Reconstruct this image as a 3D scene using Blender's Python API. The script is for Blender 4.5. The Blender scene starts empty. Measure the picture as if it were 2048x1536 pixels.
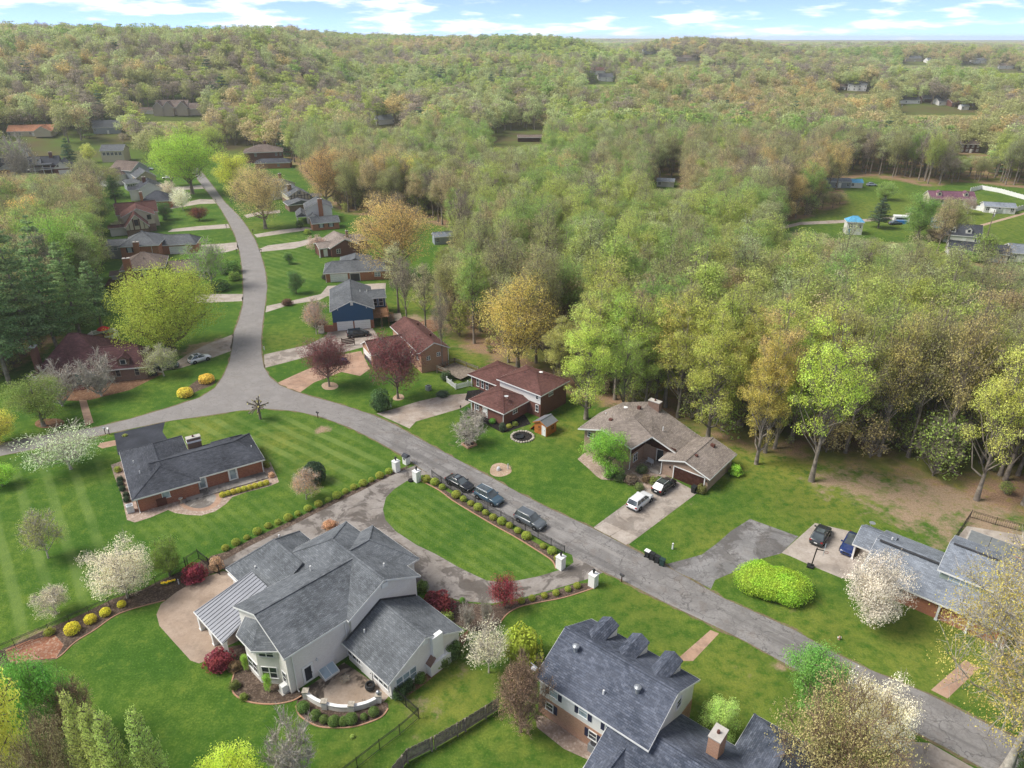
import bpy, math, random
import numpy as np
from mathutils import Vector, Matrix

# ------------------------------------------------------------ camera, sky, sun, exposure
SC = bpy.context.scene
COL = SC.collection
CAM_H, FPX = 60.0, 1420.0                      # camera height in metres, focal length in photo pixels (2048 wide)
TH = math.atan((768 - 78) / FPX)               # downward pitch
cam = bpy.data.cameras.new('camera'); cam_o = bpy.data.objects.new('camera', cam); COL.objects.link(cam_o)
cam.sensor_width = 36.0; cam.lens = 36.0 * FPX / 2048.0; cam.clip_start = 1.0; cam.clip_end = 30000.0
cam_o.location = (0, 0, CAM_H); cam_o.rotation_euler = (math.pi / 2 - TH, 0, 0)
SC.camera = cam_o

SUN_EL, SUN_AZ = math.radians(50), math.radians(-92)   # azimuth measured from +Y towards +X
sun = bpy.data.lights.new('sun', 'SUN'); sun.energy = 1.3; sun.angle = math.radians(28); sun.color = (1.0, 0.955, 0.88)
sun_o = bpy.data.objects.new('sun', sun); COL.objects.link(sun_o)
_d = Vector((math.sin(SUN_AZ) * math.cos(SUN_EL), math.cos(SUN_AZ) * math.cos(SUN_EL), math.sin(SUN_EL)))
sun_o.rotation_euler = _d.to_track_quat('Z', 'Y').to_euler(); sun_o.location = (-120, 40, 160)

world = bpy.data.worlds.new('World'); SC.world = world; world.use_nodes = True
_n, _l = world.node_tree.nodes, world.node_tree.links
_n.clear()
_sky = _n.new('ShaderNodeTexSky'); _sky.sky_type = 'NISHITA'; _sky.sun_disc = False
_sky.sun_elevation = SUN_EL; _sky.sun_rotation = SUN_AZ; _sky.altitude = 200; _sky.air_density = 0.11; _sky.dust_density = 0.0; _sky.ozone_density = 4.0
_geo = _n.new('ShaderNodeNewGeometry'); _sep = _n.new('ShaderNodeSeparateXYZ'); _l.new(_geo.outputs['Incoming'], _sep.inputs[0])
# incoming points from the sky to the eye: flip, then project on a cloud sheet
def _m(op, a, b=None, c=None):
    q = _n.new('ShaderNodeMath'); q.operation = op
    for i, w in enumerate((a, b, c)):
        if w is None: continue
        if isinstance(w, (int, float)): q.inputs[i].default_value = w
        else: _l.new(w, q.inputs[i])
    return q.outputs[0]
_z = _m('ADD', _m('ABSOLUTE', _sep.outputs[2]), 0.15)
_cx = _m('DIVIDE', _sep.outputs[0], _z); _cy = _m('DIVIDE', _sep.outputs[1], _z)
_cmb = _n.new('ShaderNodeCombineXYZ'); _l.new(_cx, _cmb.inputs[0]); _l.new(_cy, _cmb.inputs[1]); _cmb.inputs[2].default_value = 3.7
_nz = _n.new('ShaderNodeTexNoise'); _nz.inputs['Scale'].default_value = 1.9; _nz.inputs['Detail'].default_value = 5.0; _nz.inputs['Roughness'].default_value = 0.56; _nz.inputs['Distortion'].default_value = 0.0
_l.new(_cmb.outputs[0], _nz.inputs['Vector'])
_nz2 = _n.new('ShaderNodeTexNoise'); _nz2.inputs['Scale'].default_value = 0.5; _nz2.inputs['Detail'].default_value = 1.0
_l.new(_cmb.outputs[0], _nz2.inputs['Vector'])
_mix = _m('ADD', _m('MULTIPLY', _nz.outputs[0], 0.75), _m('MULTIPLY', _nz2.outputs[0], 0.25))
_rmp = _n.new('ShaderNodeMapRange'); _rmp.inputs[1].default_value = 0.495; _rmp.inputs[2].default_value = 0.625; _rmp.interpolation_type = 'SMOOTHSTEP'
_l.new(_mix, _rmp.inputs[0])
_cm = _m('ADD', _m('MULTIPLY', _rmp.outputs[0], 0.72), 0.13)
_mx = _n.new('ShaderNodeMix'); _mx.data_type = 'RGBA'
_l.new(_cm, _mx.inputs[0]); _l.new(_sky.outputs[0], _mx.inputs[6]); _mx.inputs[7].default_value = (4.1, 4.1, 4.2, 1)
_bg = _n.new('ShaderNodeBackground'); _bg.inputs[1].default_value = 0.10
_wo = _n.new('ShaderNodeOutputWorld'); _l.new(_mx.outputs[2], _bg.inputs[0]); _l.new(_bg.outputs[0], _wo.inputs[0])

vs = SC.view_settings; vs.view_transform = 'Standard'; vs.look = 'None'; vs.exposure = 2.0; vs.gamma = 1.0; vs.use_curve_mapping = False
SC.render.engine = 'CYCLES'; SC.cycles.use_denoising = True; SC.cycles.max_bounces = 5; SC.cycles.diffuse_bounces = 2
SC.cycles.transparent_max_bounces = 4; SC.cycles.volume_bounces = 1; SC.cycles.transmission_bounces = 2; SC.cycles.glossy_bounces = 2

# ------------------------------------------------------------ pixel -> place
_s, _c = math.sin(TH), math.cos(TH)
def W(u, v, z=0.0):
    """point at height z seen at photo pixel (u, v)"""
    x = (u - 1024) / FPX; y = (v - 768) / FPX
    t = (z - CAM_H) / (-_s - y * _c)
    return Vector((t * x, t * (_c - y * _s), z))
def PX(x, y, z):
    z = z - CAM_H; dep = y * _c - z * _s
    return 1024 + FPX * x / dep, 768 - FPX * (y * _s + z * _c) / dep
def sstep(a, b, x):
    t = np.clip((np.asarray(x, float) - a) / (b - a), 0, 1); return t * t * (3 - 2 * t)
def terrain(x, y):
    """height of the land: flat where the neighbourhood stands, wooded hills beyond"""
    x = np.asarray(x, float); y = np.asarray(y, float)
    d = np.hypot(x, y); a = x / np.maximum(y, 1.0)
    a = np.where(y > 1, a, 9.0)
    left = 46 * sstep(470, 860, d) * (1 - sstep(-0.36, -0.20, a - 0.00010 * (d - 500)))
    mid = 40 * sstep(880, 1400, d) * (1 - sstep(0.02, 0.22, a)) * sstep(-0.55, -0.25, a)
    rgt = 34 * sstep(1150, 1550, d) * np.exp(-((a - 0.22) / 0.10) ** 2)
    far = 26 * sstep(1500, 3200, d)
    roll = sstep(520, 1000, d) * (5 * np.sin(x / 130 + 1.3) * np.cos(y / 170) + 3.5 * np.sin((x + y) / 71 + 2) + 2.5)
    for cx, cy, an, ln, wd, hh in ((60, 640, .5, 190, 60, 13), (330, 760, -.25, 260, 70, 15), (-130, 800, .9, 200, 70, 17), (260, 1050, .35, 300, 80, 22), (700, 980, -.4, 300, 90, 18), (560, 1350, .2, 420, 100, 24), (-420, 1150, .3, 260, 90, 12), (900, 1500, -.1, 420, 110, 22)):
        ex = (x - cx) * math.cos(an) + (y - cy) * math.sin(an); ey = -(x - cx) * math.sin(an) + (y - cy) * math.cos(an)
        roll = roll + hh * np.exp(-(ex / ln) ** 2 - (ey / wd) ** 2) * sstep(500, 640, d)
    h = np.maximum(np.maximum(left, mid), np.maximum(rgt, far)) + np.maximum(roll, -2) * (1 - sstep(3000, 5000, d))
    return np.where(y > 1, h, 0.0)
def G(u, v):
    """point of the land seen at photo pixel (u, v)"""
    x = (u - 1024) / FPX; y = (v - 768) / FPX
    dv = np.array([x, _c - y * _s, -_s - y * _c])
    t = np.linspace(40, 6000, 12000)
    p = dv[None] * t[:, None]; p[:, 2] += CAM_H
    under = p[:, 2] - terrain(p[:, 0], p[:, 1])
    k = int(np.argmax(under < 0)) if (under < 0).any() else len(t) - 1
    if k > 0:
        f = under[k - 1] / max(under[k - 1] - under[k], 1e-6); q = p[k - 1] + (p[k] - p[k - 1]) * f
    else: q = p[k]
    return Vector((q[0], q[1], float(terrain(q[0], q[1]))))
def top_height(p, vt):
    """how tall a thing standing at p is when its top shows at photo row vt"""
    lo, hi = 0.1, 60.0
    for _ in range(40):
        m = (lo + hi) / 2
        if PX(p.x, p.y, p.z + m)[1] > vt: lo = m
        else: hi = m
    return lo
def mpp(p, z=0.0):
    """metres per photo pixel at p"""
    return (p.y * _c - (p.z + z - CAM_H) * _s) / FPX

# ------------------------------------------------------------ materials
MATS = {}
class NB:
    def __init__(s, name, rough=0.85, spec=0.25, metal=0.0):
        s.mat = bpy.data.materials.new(name); s.mat.use_nodes = True
        s.t = s.mat.node_tree; s.n = s.t.nodes; s.l = s.t.links
        s.b = s.n['Principled BSDF']; s.b.inputs['Roughness'].default_value = rough
        s.b.inputs['Specular IOR Level'].default_value = spec; s.b.inputs['Metallic'].default_value = metal
        MATS[name] = s.mat
    def node(s, t, **k):
        q = s.n.new(t)
        for a, b in k.items(): setattr(q, a, b)
        return q
    def put(s, sock, val):
        if isinstance(val, bpy.types.NodeSocket): s.l.new(val, sock)
        elif isinstance(val, (tuple, list)) and len(val) == 3 and sock.type == 'RGBA': sock.default_value = (*val, 1)
        else: sock.default_value = val
    def coord(s, kind='Object'):
        return s.node('ShaderNodeTexCoord').outputs[kind]
    def pos(s): return s.node('ShaderNodeNewGeometry').outputs['Position']
    def noise(s, vec, scale, detail=3.0, rough=0.55, dist=0.0):
        q = s.node('ShaderNodeTexNoise'); s.l.new(vec, q.inputs['Vector'])
        q.inputs['Scale'].default_value = scale; q.inputs['Detail'].default_value = detail; q.inputs['Roughness'].default_value = rough; q.inputs['Distortion'].default_value = dist
        return q.outputs[0]
    def vor(s, vec, scale, feature='F1', out='Distance'):
        q = s.node('ShaderNodeTexVoronoi', feature=feature); s.l.new(vec, q.inputs['Vector']); q.inputs['Scale'].default_value = scale
        return q.outputs[out]
    def rng(s, x, a, b, c=0.0, d=1.0, smooth=True):
        q = s.node('ShaderNodeMapRange', interpolation_type='SMOOTHSTEP' if smooth else 'LINEAR'); s.put(q.inputs[0], x)
        for i, w in enumerate((a, b, c, d)): s.put(q.inputs[i + 1], w)
        return q.outputs[0]
    def math(s, op, a, b=0.0):
        q = s.node('ShaderNodeMath', operation=op); s.put(q.inputs[0], a); s.put(q.inputs[1], b); return q.outputs[0]
    def mix(s, f, a, b, mode='MIX'):
        q = s.node('ShaderNodeMix', data_type='RGBA', blend_type=mode); s.put(q.inputs[0], f); s.put(q.inputs[6], a); s.put(q.inputs[7], b); return q.outputs[2]
    def attr(s, name, kind='GEOMETRY', out='Fac'):
        q = s.node('ShaderNodeAttribute', attribute_type=kind, attribute_name=name); return q.outputs[out]
    def scale(s, vec, v3):
        q = s.node('ShaderNodeMapping'); s.l.new(vec, q.inputs[0]); q.inputs['Scale'].default_value = v3; return q.outputs[0]
    def rot(s, vec, ang):
        q = s.node('ShaderNodeMapping'); s.l.new(vec, q.inputs[0]); q.inputs['Rotation'].default_value = (0, 0, ang); return q.outputs[0]
    def bump(s, h, strength=0.4, dist=0.05):
        q = s.node('ShaderNodeBump'); s.put(q.inputs['Height'], h); q.inputs['Strength'].default_value = strength; q.inputs['Distance'].default_value = dist
        s.l.new(q.outputs[0], s.b.inputs['Normal'])
    def color(s, c): s.put(s.b.inputs['Base Color'], c); return s.mat

def plain(name, col, rough=0.6, spec=0.3, metal=0.0, var=0.12, sc=1.5):
    m = NB(name, rough, spec, metal)
    n = m.noise(m.pos(), sc, 4.0, 0.6)
    dark = tuple(c * (1 - var) for c in col); lite = tuple(min(1, c * (1 + var)) for c in col)
    return m.color(m.mix(m.rng(n, 0.3, 0.7), dark, lite))

def shingle(name, c1, c2, mot=0.5, streak=0.0, sw=0.33, sh=0.15):
    m = NB(name, 0.92, 0.15); uv = m.coord('UV')
    br = m.node('ShaderNodeTexBrick'); m.l.new(uv, br.inputs['Vector']); br.offset = 0.5
    br.inputs['Scale'].default_value = 1.0; br.inputs['Brick Width'].default_value = sw; br.inputs['Row Height'].default_value = sh
    br.inputs['Mortar Size'].default_value = 0.012; br.inputs['Bias'].default_value = 0.0
    br.inputs['Color1'].default_value = (*c1, 1); br.inputs['Color2'].default_value = (*c2, 1)
    br.inputs['Mortar'].default_value = tuple(c * 0.45 for c in c1) + (1,)
    patch = m.noise(uv, 1.1, 5.0, 0.7)
    base = m.mix(m.rng(patch, 0.35, 0.68, 0, mot), br.outputs['Color'], tuple(c * 0.62 for c in c1))
    wash = m.noise(m.scale(uv, (0.9, 0.09, 1)), 1.0, 4.0, 0.6)
    if streak: base = m.mix(m.rng(wash, 0.42, 0.66, 0, streak), base, tuple(c * 0.42 for c in c1))
    big = m.noise(m.pos(), 0.22, 3.0)
    base = m.mix(m.rng(big, 0.35, 0.65, 0, 0.35), base, tuple(min(1, c * 1.25) for c in c2))
    tab = m.node('ShaderNodeTexBrick'); m.l.new(uv, tab.inputs['Vector']); tab.offset = 0.37; tab.inputs['Scale'].default_value = 1.0; tab.inputs['Brick Width'].default_value = 0.55; tab.inputs['Row Height'].default_value = 0.21; tab.inputs['Mortar Size'].default_value = 0.018
    tab.inputs['Color1'].default_value = (.72, .72, .72, 1); tab.inputs['Color2'].default_value = (1.22, 1.22, 1.22, 1); tab.inputs['Mortar'].default_value = (.62, .62, .62, 1)
    base = m.mix(0.75, base, tab.outputs['Color'], 'MULTIPLY')
    m.bump(br.outputs['Fac'], 0.5, 0.02)
    return m.color(base)

def brick(name, c1, c2, mortar, mot=0.4):
    m = NB(name, 0.9, 0.15); uv = m.coord('UV')
    br = m.node('ShaderNodeTexBrick'); m.l.new(uv, br.inputs['Vector']); br.offset = 0.5
    br.inputs['Scale'].default_value = 1.0; br.inputs['Brick Width'].default_value = 0.24; br.inputs['Row Height'].default_value = 0.085
    br.inputs['Mortar Size'].default_value = 0.012; br.inputs['Bias'].default_value = -0.1
    br.inputs['Color1'].default_value = (*c1, 1); br.inputs['Color2'].default_value = (*c2, 1); br.inputs['Mortar'].default_value = (*mortar, 1)
    cell = m.noise(m.scale(uv, (2.2, 5.0, 1)), 1.5, 3.0, 0.7)
    base = m.mix(m.rng(cell, 0.3, 0.72, 0, mot), br.outputs['Color'], tuple(c * 0.45 for c in c1))
    big = m.noise(m.pos(), 0.35, 4.0)
    base = m.mix(m.rng(big, 0.4, 0.7, 0, 0.25), base, tuple(min(1, c * 1.3) for c in c2))
    m.bump(br.outputs['Fac'], 0.4, 0.012)
    return m.color(base)

def siding(name, col, pitch=0.16):
    m = NB(name, 0.6, 0.3); uv = m.coord('UV')
    w = m.node('ShaderNodeTexWave', wave_type='BANDS', bands_direction='Y', wave_profile='SAW'); m.l.new(uv, w.inputs['Vector']); w.inputs['Scale'].default_value = 1 / pitch / 3.0
    n = m.noise(m.pos(), 0.7, 4.0, 0.6)
    base = m.mix(m.rng(n, 0.3, 0.75, 0, 0.22), col, tuple(c * 0.72 for c in col))
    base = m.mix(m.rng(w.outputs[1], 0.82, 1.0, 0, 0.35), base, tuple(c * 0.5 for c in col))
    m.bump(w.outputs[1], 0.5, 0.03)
    return m.color(base)

plain('white_trim', (0.78, 0.78, 0.76), 0.5, 0.3, 0, 0.06)
plain('white_paint', (0.80, 0.80, 0.78), 0.5, 0.3, 0, 0.05, 0.6)
plain('dark_trim', (0.05, 0.05, 0.055), 0.6)
plain('black_iron', (0.012, 0.012, 0.013), 0.5, 0.35, 0, 0.1)
plain('brown_trim', (0.10, 0.035, 0.025), 0.7)
plain('shutter_navy', (0.022, 0.025, 0.06), 0.6)
plain('teal_paint', (0.02, 0.17, 0.16), 0.5)
plain('rubber', (0.018, 0.018, 0.019), 0.85, 0.2)
plain('black_plastic', (0.02, 0.022, 0.024), 0.6, 0.35)
plain('green_plastic', (0.02, 0.05, 0.045), 0.6, 0.35)
plain('grey_metal', (0.30, 0.32, 0.34), 0.45, 0.5, 0.4)
plain('pale_metal', (0.62, 0.64, 0.66), 0.45, 0.5, 0.2)
plain('alloy', (0.45, 0.46, 0.48), 0.35, 0.5, 0.7)
plain('wood_grey', (0.22, 0.185, 0.15), 0.9, 0.1, 0, 0.3, 2.5)
plain('wood_brown', (0.20, 0.105, 0.055), 0.9, 0.1, 0, 0.3, 2.5)
plain('wood_dark', (0.065, 0.028, 0.02), 0.85, 0.15, 0, 0.3, 2.0)
plain('wood_orange', (0.42, 0.155, 0.035), 0.7, 0.25, 0, 0.2, 2.0)
plain('stone_pale', (0.40, 0.36, 0.30), 0.9, 0.15, 0, 0.3, 3.0)
plain('copper_vent', (0.11, 0.045, 0.035), 0.7)
plain('red_cloth', (0.62, 0.015, 0.02), 0.8)
plain('blue_tarp', (0.03, 0.20, 0.50), 0.6)
plain('bronze', (0.05, 0.04, 0.035), 0.5, 0.4, 0.5)
plain('wicker', (0.16, 0.12, 0.09), 0.9)
plain('pool_water', (0.05, 0.30, 0.42), 0.1, 0.5)
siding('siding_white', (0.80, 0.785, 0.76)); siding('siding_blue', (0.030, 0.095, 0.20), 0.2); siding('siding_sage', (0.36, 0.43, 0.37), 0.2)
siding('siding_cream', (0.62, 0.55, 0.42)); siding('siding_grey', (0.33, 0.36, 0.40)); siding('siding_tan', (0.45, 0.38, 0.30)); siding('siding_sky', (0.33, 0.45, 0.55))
brick('brick_cream', (0.72, 0.675, 0.63), (0.79, 0.755, 0.715), (0.77, 0.745, 0.71), 0.10)
brick('brick_red', (0.30, 0.085, 0.045), (0.42, 0.15, 0.08), (0.36, 0.27, 0.22), 0.55)
brick('brick_orange', (0.40, 0.125, 0.06), (0.46, 0.17, 0.085), (0.40, 0.28, 0.2), 0.25)
brick('brick_maroon', (0.165, 0.062, 0.048), (0.23, 0.095, 0.07), (0.2, 0.13, 0.11), 0.35)
brick('brick_brown', (0.20, 0.12, 0.09), (0.27, 0.17, 0.125), (0.27, 0.2, 0.16), 0.4)
brick('brick_tan', (0.36, 0.235, 0.17), (0.42, 0.29, 0.215), (0.42, 0.34, 0.28), 0.3)
brick('brick_salmon', (0.40, 0.20, 0.12), (0.48, 0.26, 0.16), (0.48, 0.36, 0.28), 0.35)
shingle('roof_bluegrey', (0.125, 0.137, 0.150), (0.20, 0.215, 0.23), 0.45, 0.40)
shingle('roof_slate_dark', (0.055, 0.060, 0.073), (0.095, 0.102, 0.12), 0.45, 0.30)
shingle('roof_navy', (0.060, 0.073, 0.102), (0.145, 0.160, 0.20), 0.6, 0.0, 0.42, 0.2)
shingle('roof_tan', (0.235, 0.195, 0.165), (0.33, 0.28, 0.245), 0.5, 0.12)
shingle('roof_maroon', (0.115, 0.052, 0.045), (0.165, 0.082, 0.07), 0.4, 0.15)
shingle('roof_plum', (0.10, 0.048, 0.052), (0.15, 0.072, 0.072), 0.6, 0.1)
shingle('roof_lightblue', (0.20, 0.225, 0.265), (0.30, 0.33, 0.375), 0.6, 0.1)
shingle('roof_grey', (0.105, 0.113, 0.122), (0.16, 0.17, 0.18), 0.4, 0.2)
shingle('roof_brown', (0.16, 0.12, 0.10), (0.22, 0.175, 0.15), 0.4, 0.2)
shingle('roof_terracotta', (0.36, 0.16, 0.09), (0.45, 0.22, 0.13), 0.3, 0.1)
shingle('roof_purple', (0.17, 0.075, 0.11), (0.22, 0.11, 0.15), 0.3, 0.0)
shingle('roof_skyblue', (0.10, 0.36, 0.58), (0.14, 0.42, 0.64), 0.15, 0.0)
plain('roof_metal', (0.215, 0.225, 0.25), 0.42, 0.5, 0.25, 0.08, 0.5)
plain('concrete_cap', (0.45, 0.42, 0.38), 0.85)

def glass_mat(name, col, rough=0.08):
    m = NB(name, rough, 0.6); n = m.noise(m.pos(), 0.6, 2.0)
    return m.color(m.mix(m.rng(n, 0.35, 0.65), col, tuple(c * 1.9 for c in col)))
glass_mat('glass', (0.022, 0.028, 0.036)); glass_mat('glass_pale', (0.20, 0.25, 0.28), 0.15); glass_mat('car_glass', (0.055, 0.066, 0.072), 0.05)  # car glass base colour lightened to stand in for reflected sky
def paint(name, col, rough=0.22):
    m = NB(name, rough, 0.5); m.b.inputs['Coat Weight'].default_value = 0.6; m.b.inputs['Coat Roughness'].default_value = 0.06
    n = m.noise(m.pos(), 2.0, 3.0); return m.color(m.mix(m.rng(n, 0.3, 0.7, 0, 0.3), col, tuple(c * 0.8 for c in col)))
paint('paint_black', (0.012, 0.014, 0.017)); paint('paint_teal', (0.045, 0.085, 0.12)); paint('paint_grey', (0.10, 0.115, 0.13)); paint('paint_white', (0.72, 0.73, 0.74))
paint('paint_blue', (0.012, 0.03, 0.13)); paint('paint_charcoal', (0.035, 0.04, 0.048)); paint('paint_steel', (0.05, 0.075, 0.11)); paint('paint_green', (0.02, 0.05, 0.04)); paint('paint_silver', (0.35, 0.4, 0.48))
plain('lamp_red', (0.30, 0.012, 0.012), 0.25, 0.5); plain('lamp_clear', (0.65, 0.68, 0.70), 0.2, 0.5)

# ground surfaces
def asphalt(name, base, lite, crack=0.6, wet=0.0, dirt=0.25):
    m = NB(name, 0.9, 0.2); p = m.pos()
    n1 = m.noise(p, 0.35, 3.0, 0.62); n2 = m.noise(p, 3.5, 3.0, 0.7); n3 = m.noise(p, 14.0, 1.0)
    c = m.mix(m.rng(n1, 0.32, 0.68), base, lite); c = m.mix(m.rng(n2, 0.35, 0.75, 0, 0.45), c, tuple(x * 0.68 for x in base))
    c = m.mix(m.rng(n3, 0.3, 0.7, 0, 0.25), c, lite)
    if crack:
        warp = m.node('ShaderNodeVectorMath', operation='ADD'); m.l.new(p, warp.inputs[0])
        nv = m.node('ShaderNodeTexNoise'); m.l.new(p, nv.inputs['Vector']); nv.inputs['Scale'].default_value = 0.9; nv.inputs['Detail'].default_value = 3
        sc = m.node('ShaderNodeVectorMath', operation='SCALE'); m.l.new(nv.outputs[1], sc.inputs[0]); sc.inputs['Scale'].default_value = 1.7; m.l.new(sc.outputs[0], warp.inputs[1])
        sq = m.scale(m.rot(warp.outputs[0], math.radians(38)), (0.55, 1.0, 1)); d1 = m.vor(sq, 0.55, 'DISTANCE_TO_EDGE'); d2 = m.vor(warp.outputs[0], 1.25, 'DISTANCE_TO_EDGE')
        msk = m.rng(m.noise(p, 0.16, 2.0), 0.40, 0.56)
        c = m.mix(m.math('MULTIPLY', m.rng(d1, 0.010, 0.034, crack, 0.0), m.rng(n1, 0.34, 0.56, 0.15, 0.8)), c, tuple(x * 0.42 for x in base))
        c = m.mix(m.math('MULTIPLY', m.rng(d2, 0.012, 0.05, crack * 0.6, 0.0), msk), c, tuple(x * 0.5 for x in base))
    if dirt:
        c = m.mix(m.rng(m.noise(p, 0.55, 4.0, 0.65), 0.52, 0.66, 0, dirt), c, (0.16, 0.125, 0.10))
    if wet:
        c = m.mix(m.rng(m.noise(p, 0.28, 4.0, 0.7, 0.6), 0.47, 0.56, 0, wet), c, (0.045, 0.036, 0.03))
    if name == 'asphalt_road':
        lane = m.noise(m.scale(m.rot(p, math.radians(40.5)), (0.035, 0.85, 1)), 1.0, 3.0, 0.6)
        sx = m.node('ShaderNodeSeparateXYZ'); m.l.new(p, sx.inputs[0]); on = m.rng(sx.outputs[0], -38.0, -16.0)
        c = m.mix(m.math('MULTIPLY', m.rng(lane, 0.52, 0.66, 0, 0.55), on), c, tuple(x * 0.62 for x in base)); c = m.mix(m.math('MULTIPLY', m.rng(lane, 0.30, 0.44, 0.5, 0), on), c, (0.33, 0.31, 0.29))
        c = m.mix(m.rng(sx.outputs[0], -16.0, -38.0, 0, 0.5), c, (0.27, 0.25, 0.235))
    m.bump(n2, 0.25, 0.02)
    return m.color(c)
asphalt('asphalt_road', (0.185, 0.175, 0.168), (0.275, 0.262, 0.252), 0.8, 0, 0.28)
asphalt('asphalt_far', (0.30, 0.275, 0.26), (0.36, 0.335, 0.32), 0.25, 0, 0.1)
asphalt('asphalt_old', (0.175, 0.17, 0.168), (0.29, 0.28, 0.275), 0.6, 0.45, 0.2)
asphalt('asphalt_black', (0.030, 0.033, 0.042), (0.055, 0.06, 0.075), 0.0, 0, 0.0)
asphalt('asphalt_drive', (0.22, 0.195, 0.172), (0.32, 0.29, 0.265), 0.0, 0.6, 0.35)
asphalt('concrete_drive', (0.32, 0.27, 0.225), (0.42, 0.37, 0.325), 0.0, 0.35, 0.30)
asphalt('concrete_clean', (0.38, 0.325, 0.275), (0.47, 0.415, 0.365), 0.0, 0.12, 0.3)
asphalt('concrete_patio', (0.34, 0.255, 0.19), (0.43, 0.335, 0.26), 0.0, 0.12, 0.25)
asphalt('concrete_stained', (0.30, 0.225, 0.165), (0.40, 0.33, 0.27), 0.0, 0.85, 0.5)
asphalt('concrete_pink', (0.38, 0.24, 0.165), (0.46, 0.31, 0.225), 0.0, 0.2, 0.3)
asphalt('concrete_grey', (0.28, 0.255, 0.225), (0.38, 0.35, 0.315), 0.0, 0.6, 0.2)
asphalt('gravel_drive', (0.34, 0.27, 0.215), (0.46, 0.40, 0.35), 0.0, 0.15, 0.5)
asphalt('dirt_clay', (0.42, 0.22, 0.11), (0.52, 0.30, 0.17), 0.0, 0, 0.1)

def loose(name, c1, c2, c3, sc=4.0):
    m = NB(name, 0.95, 0.1); p = m.pos()
    c = m.mix(m.rng(m.noise(p, sc, 5.0, 0.75), 0.35, 0.65), c1, c2)
    cell = m.vor(p, sc * 1.6, 'F1', 'Color'); s = m.node('ShaderNodeSeparateColor'); m.l.new(cell, s.inputs[0])
    c = m.mix(m.rng(s.outputs[0], 0.6, 0.9, 0, 0.8), c, c3)
    c = m.mix(m.rng(m.noise(p, 0.5, 3.0), 0.4, 0.7, 0, 0.4), c, tuple(x * 0.6 for x in c1))
    m.bump(m.noise(p, sc * 2, 3.0), 0.7, 0.08)
    return m.color(c)
loose('mulch', (0.065, 0.045, 0.035), (0.13, 0.095, 0.072), (0.20, 0.15, 0.115))
loose('mulch_black', (0.012, 0.011, 0.011), (0.03, 0.027, 0.026), (0.06, 0.05, 0.045))
loose('leaf_litter', (0.16, 0.085, 0.05), (0.25, 0.14, 0.085), (0.33, 0.21, 0.13), 3.0)
loose('river_stone', (0.30, 0.22, 0.17), (0.42, 0.33, 0.27), (0.52, 0.43, 0.36), 3.0)
loose('brick_chips', (0.25, 0.10, 0.06), (0.36, 0.19, 0.12), (0.42, 0.30, 0.22), 3.0)
loose('verge_dirt', (0.15, 0.115, 0.07), (0.22, 0.175, 0.11), (0.14, 0.17, 0.04), 3.0)
loose('straw', (0.36, 0.25, 0.17), (0.46, 0.33, 0.23), (0.52, 0.42, 0.32), 5.0)

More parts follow.
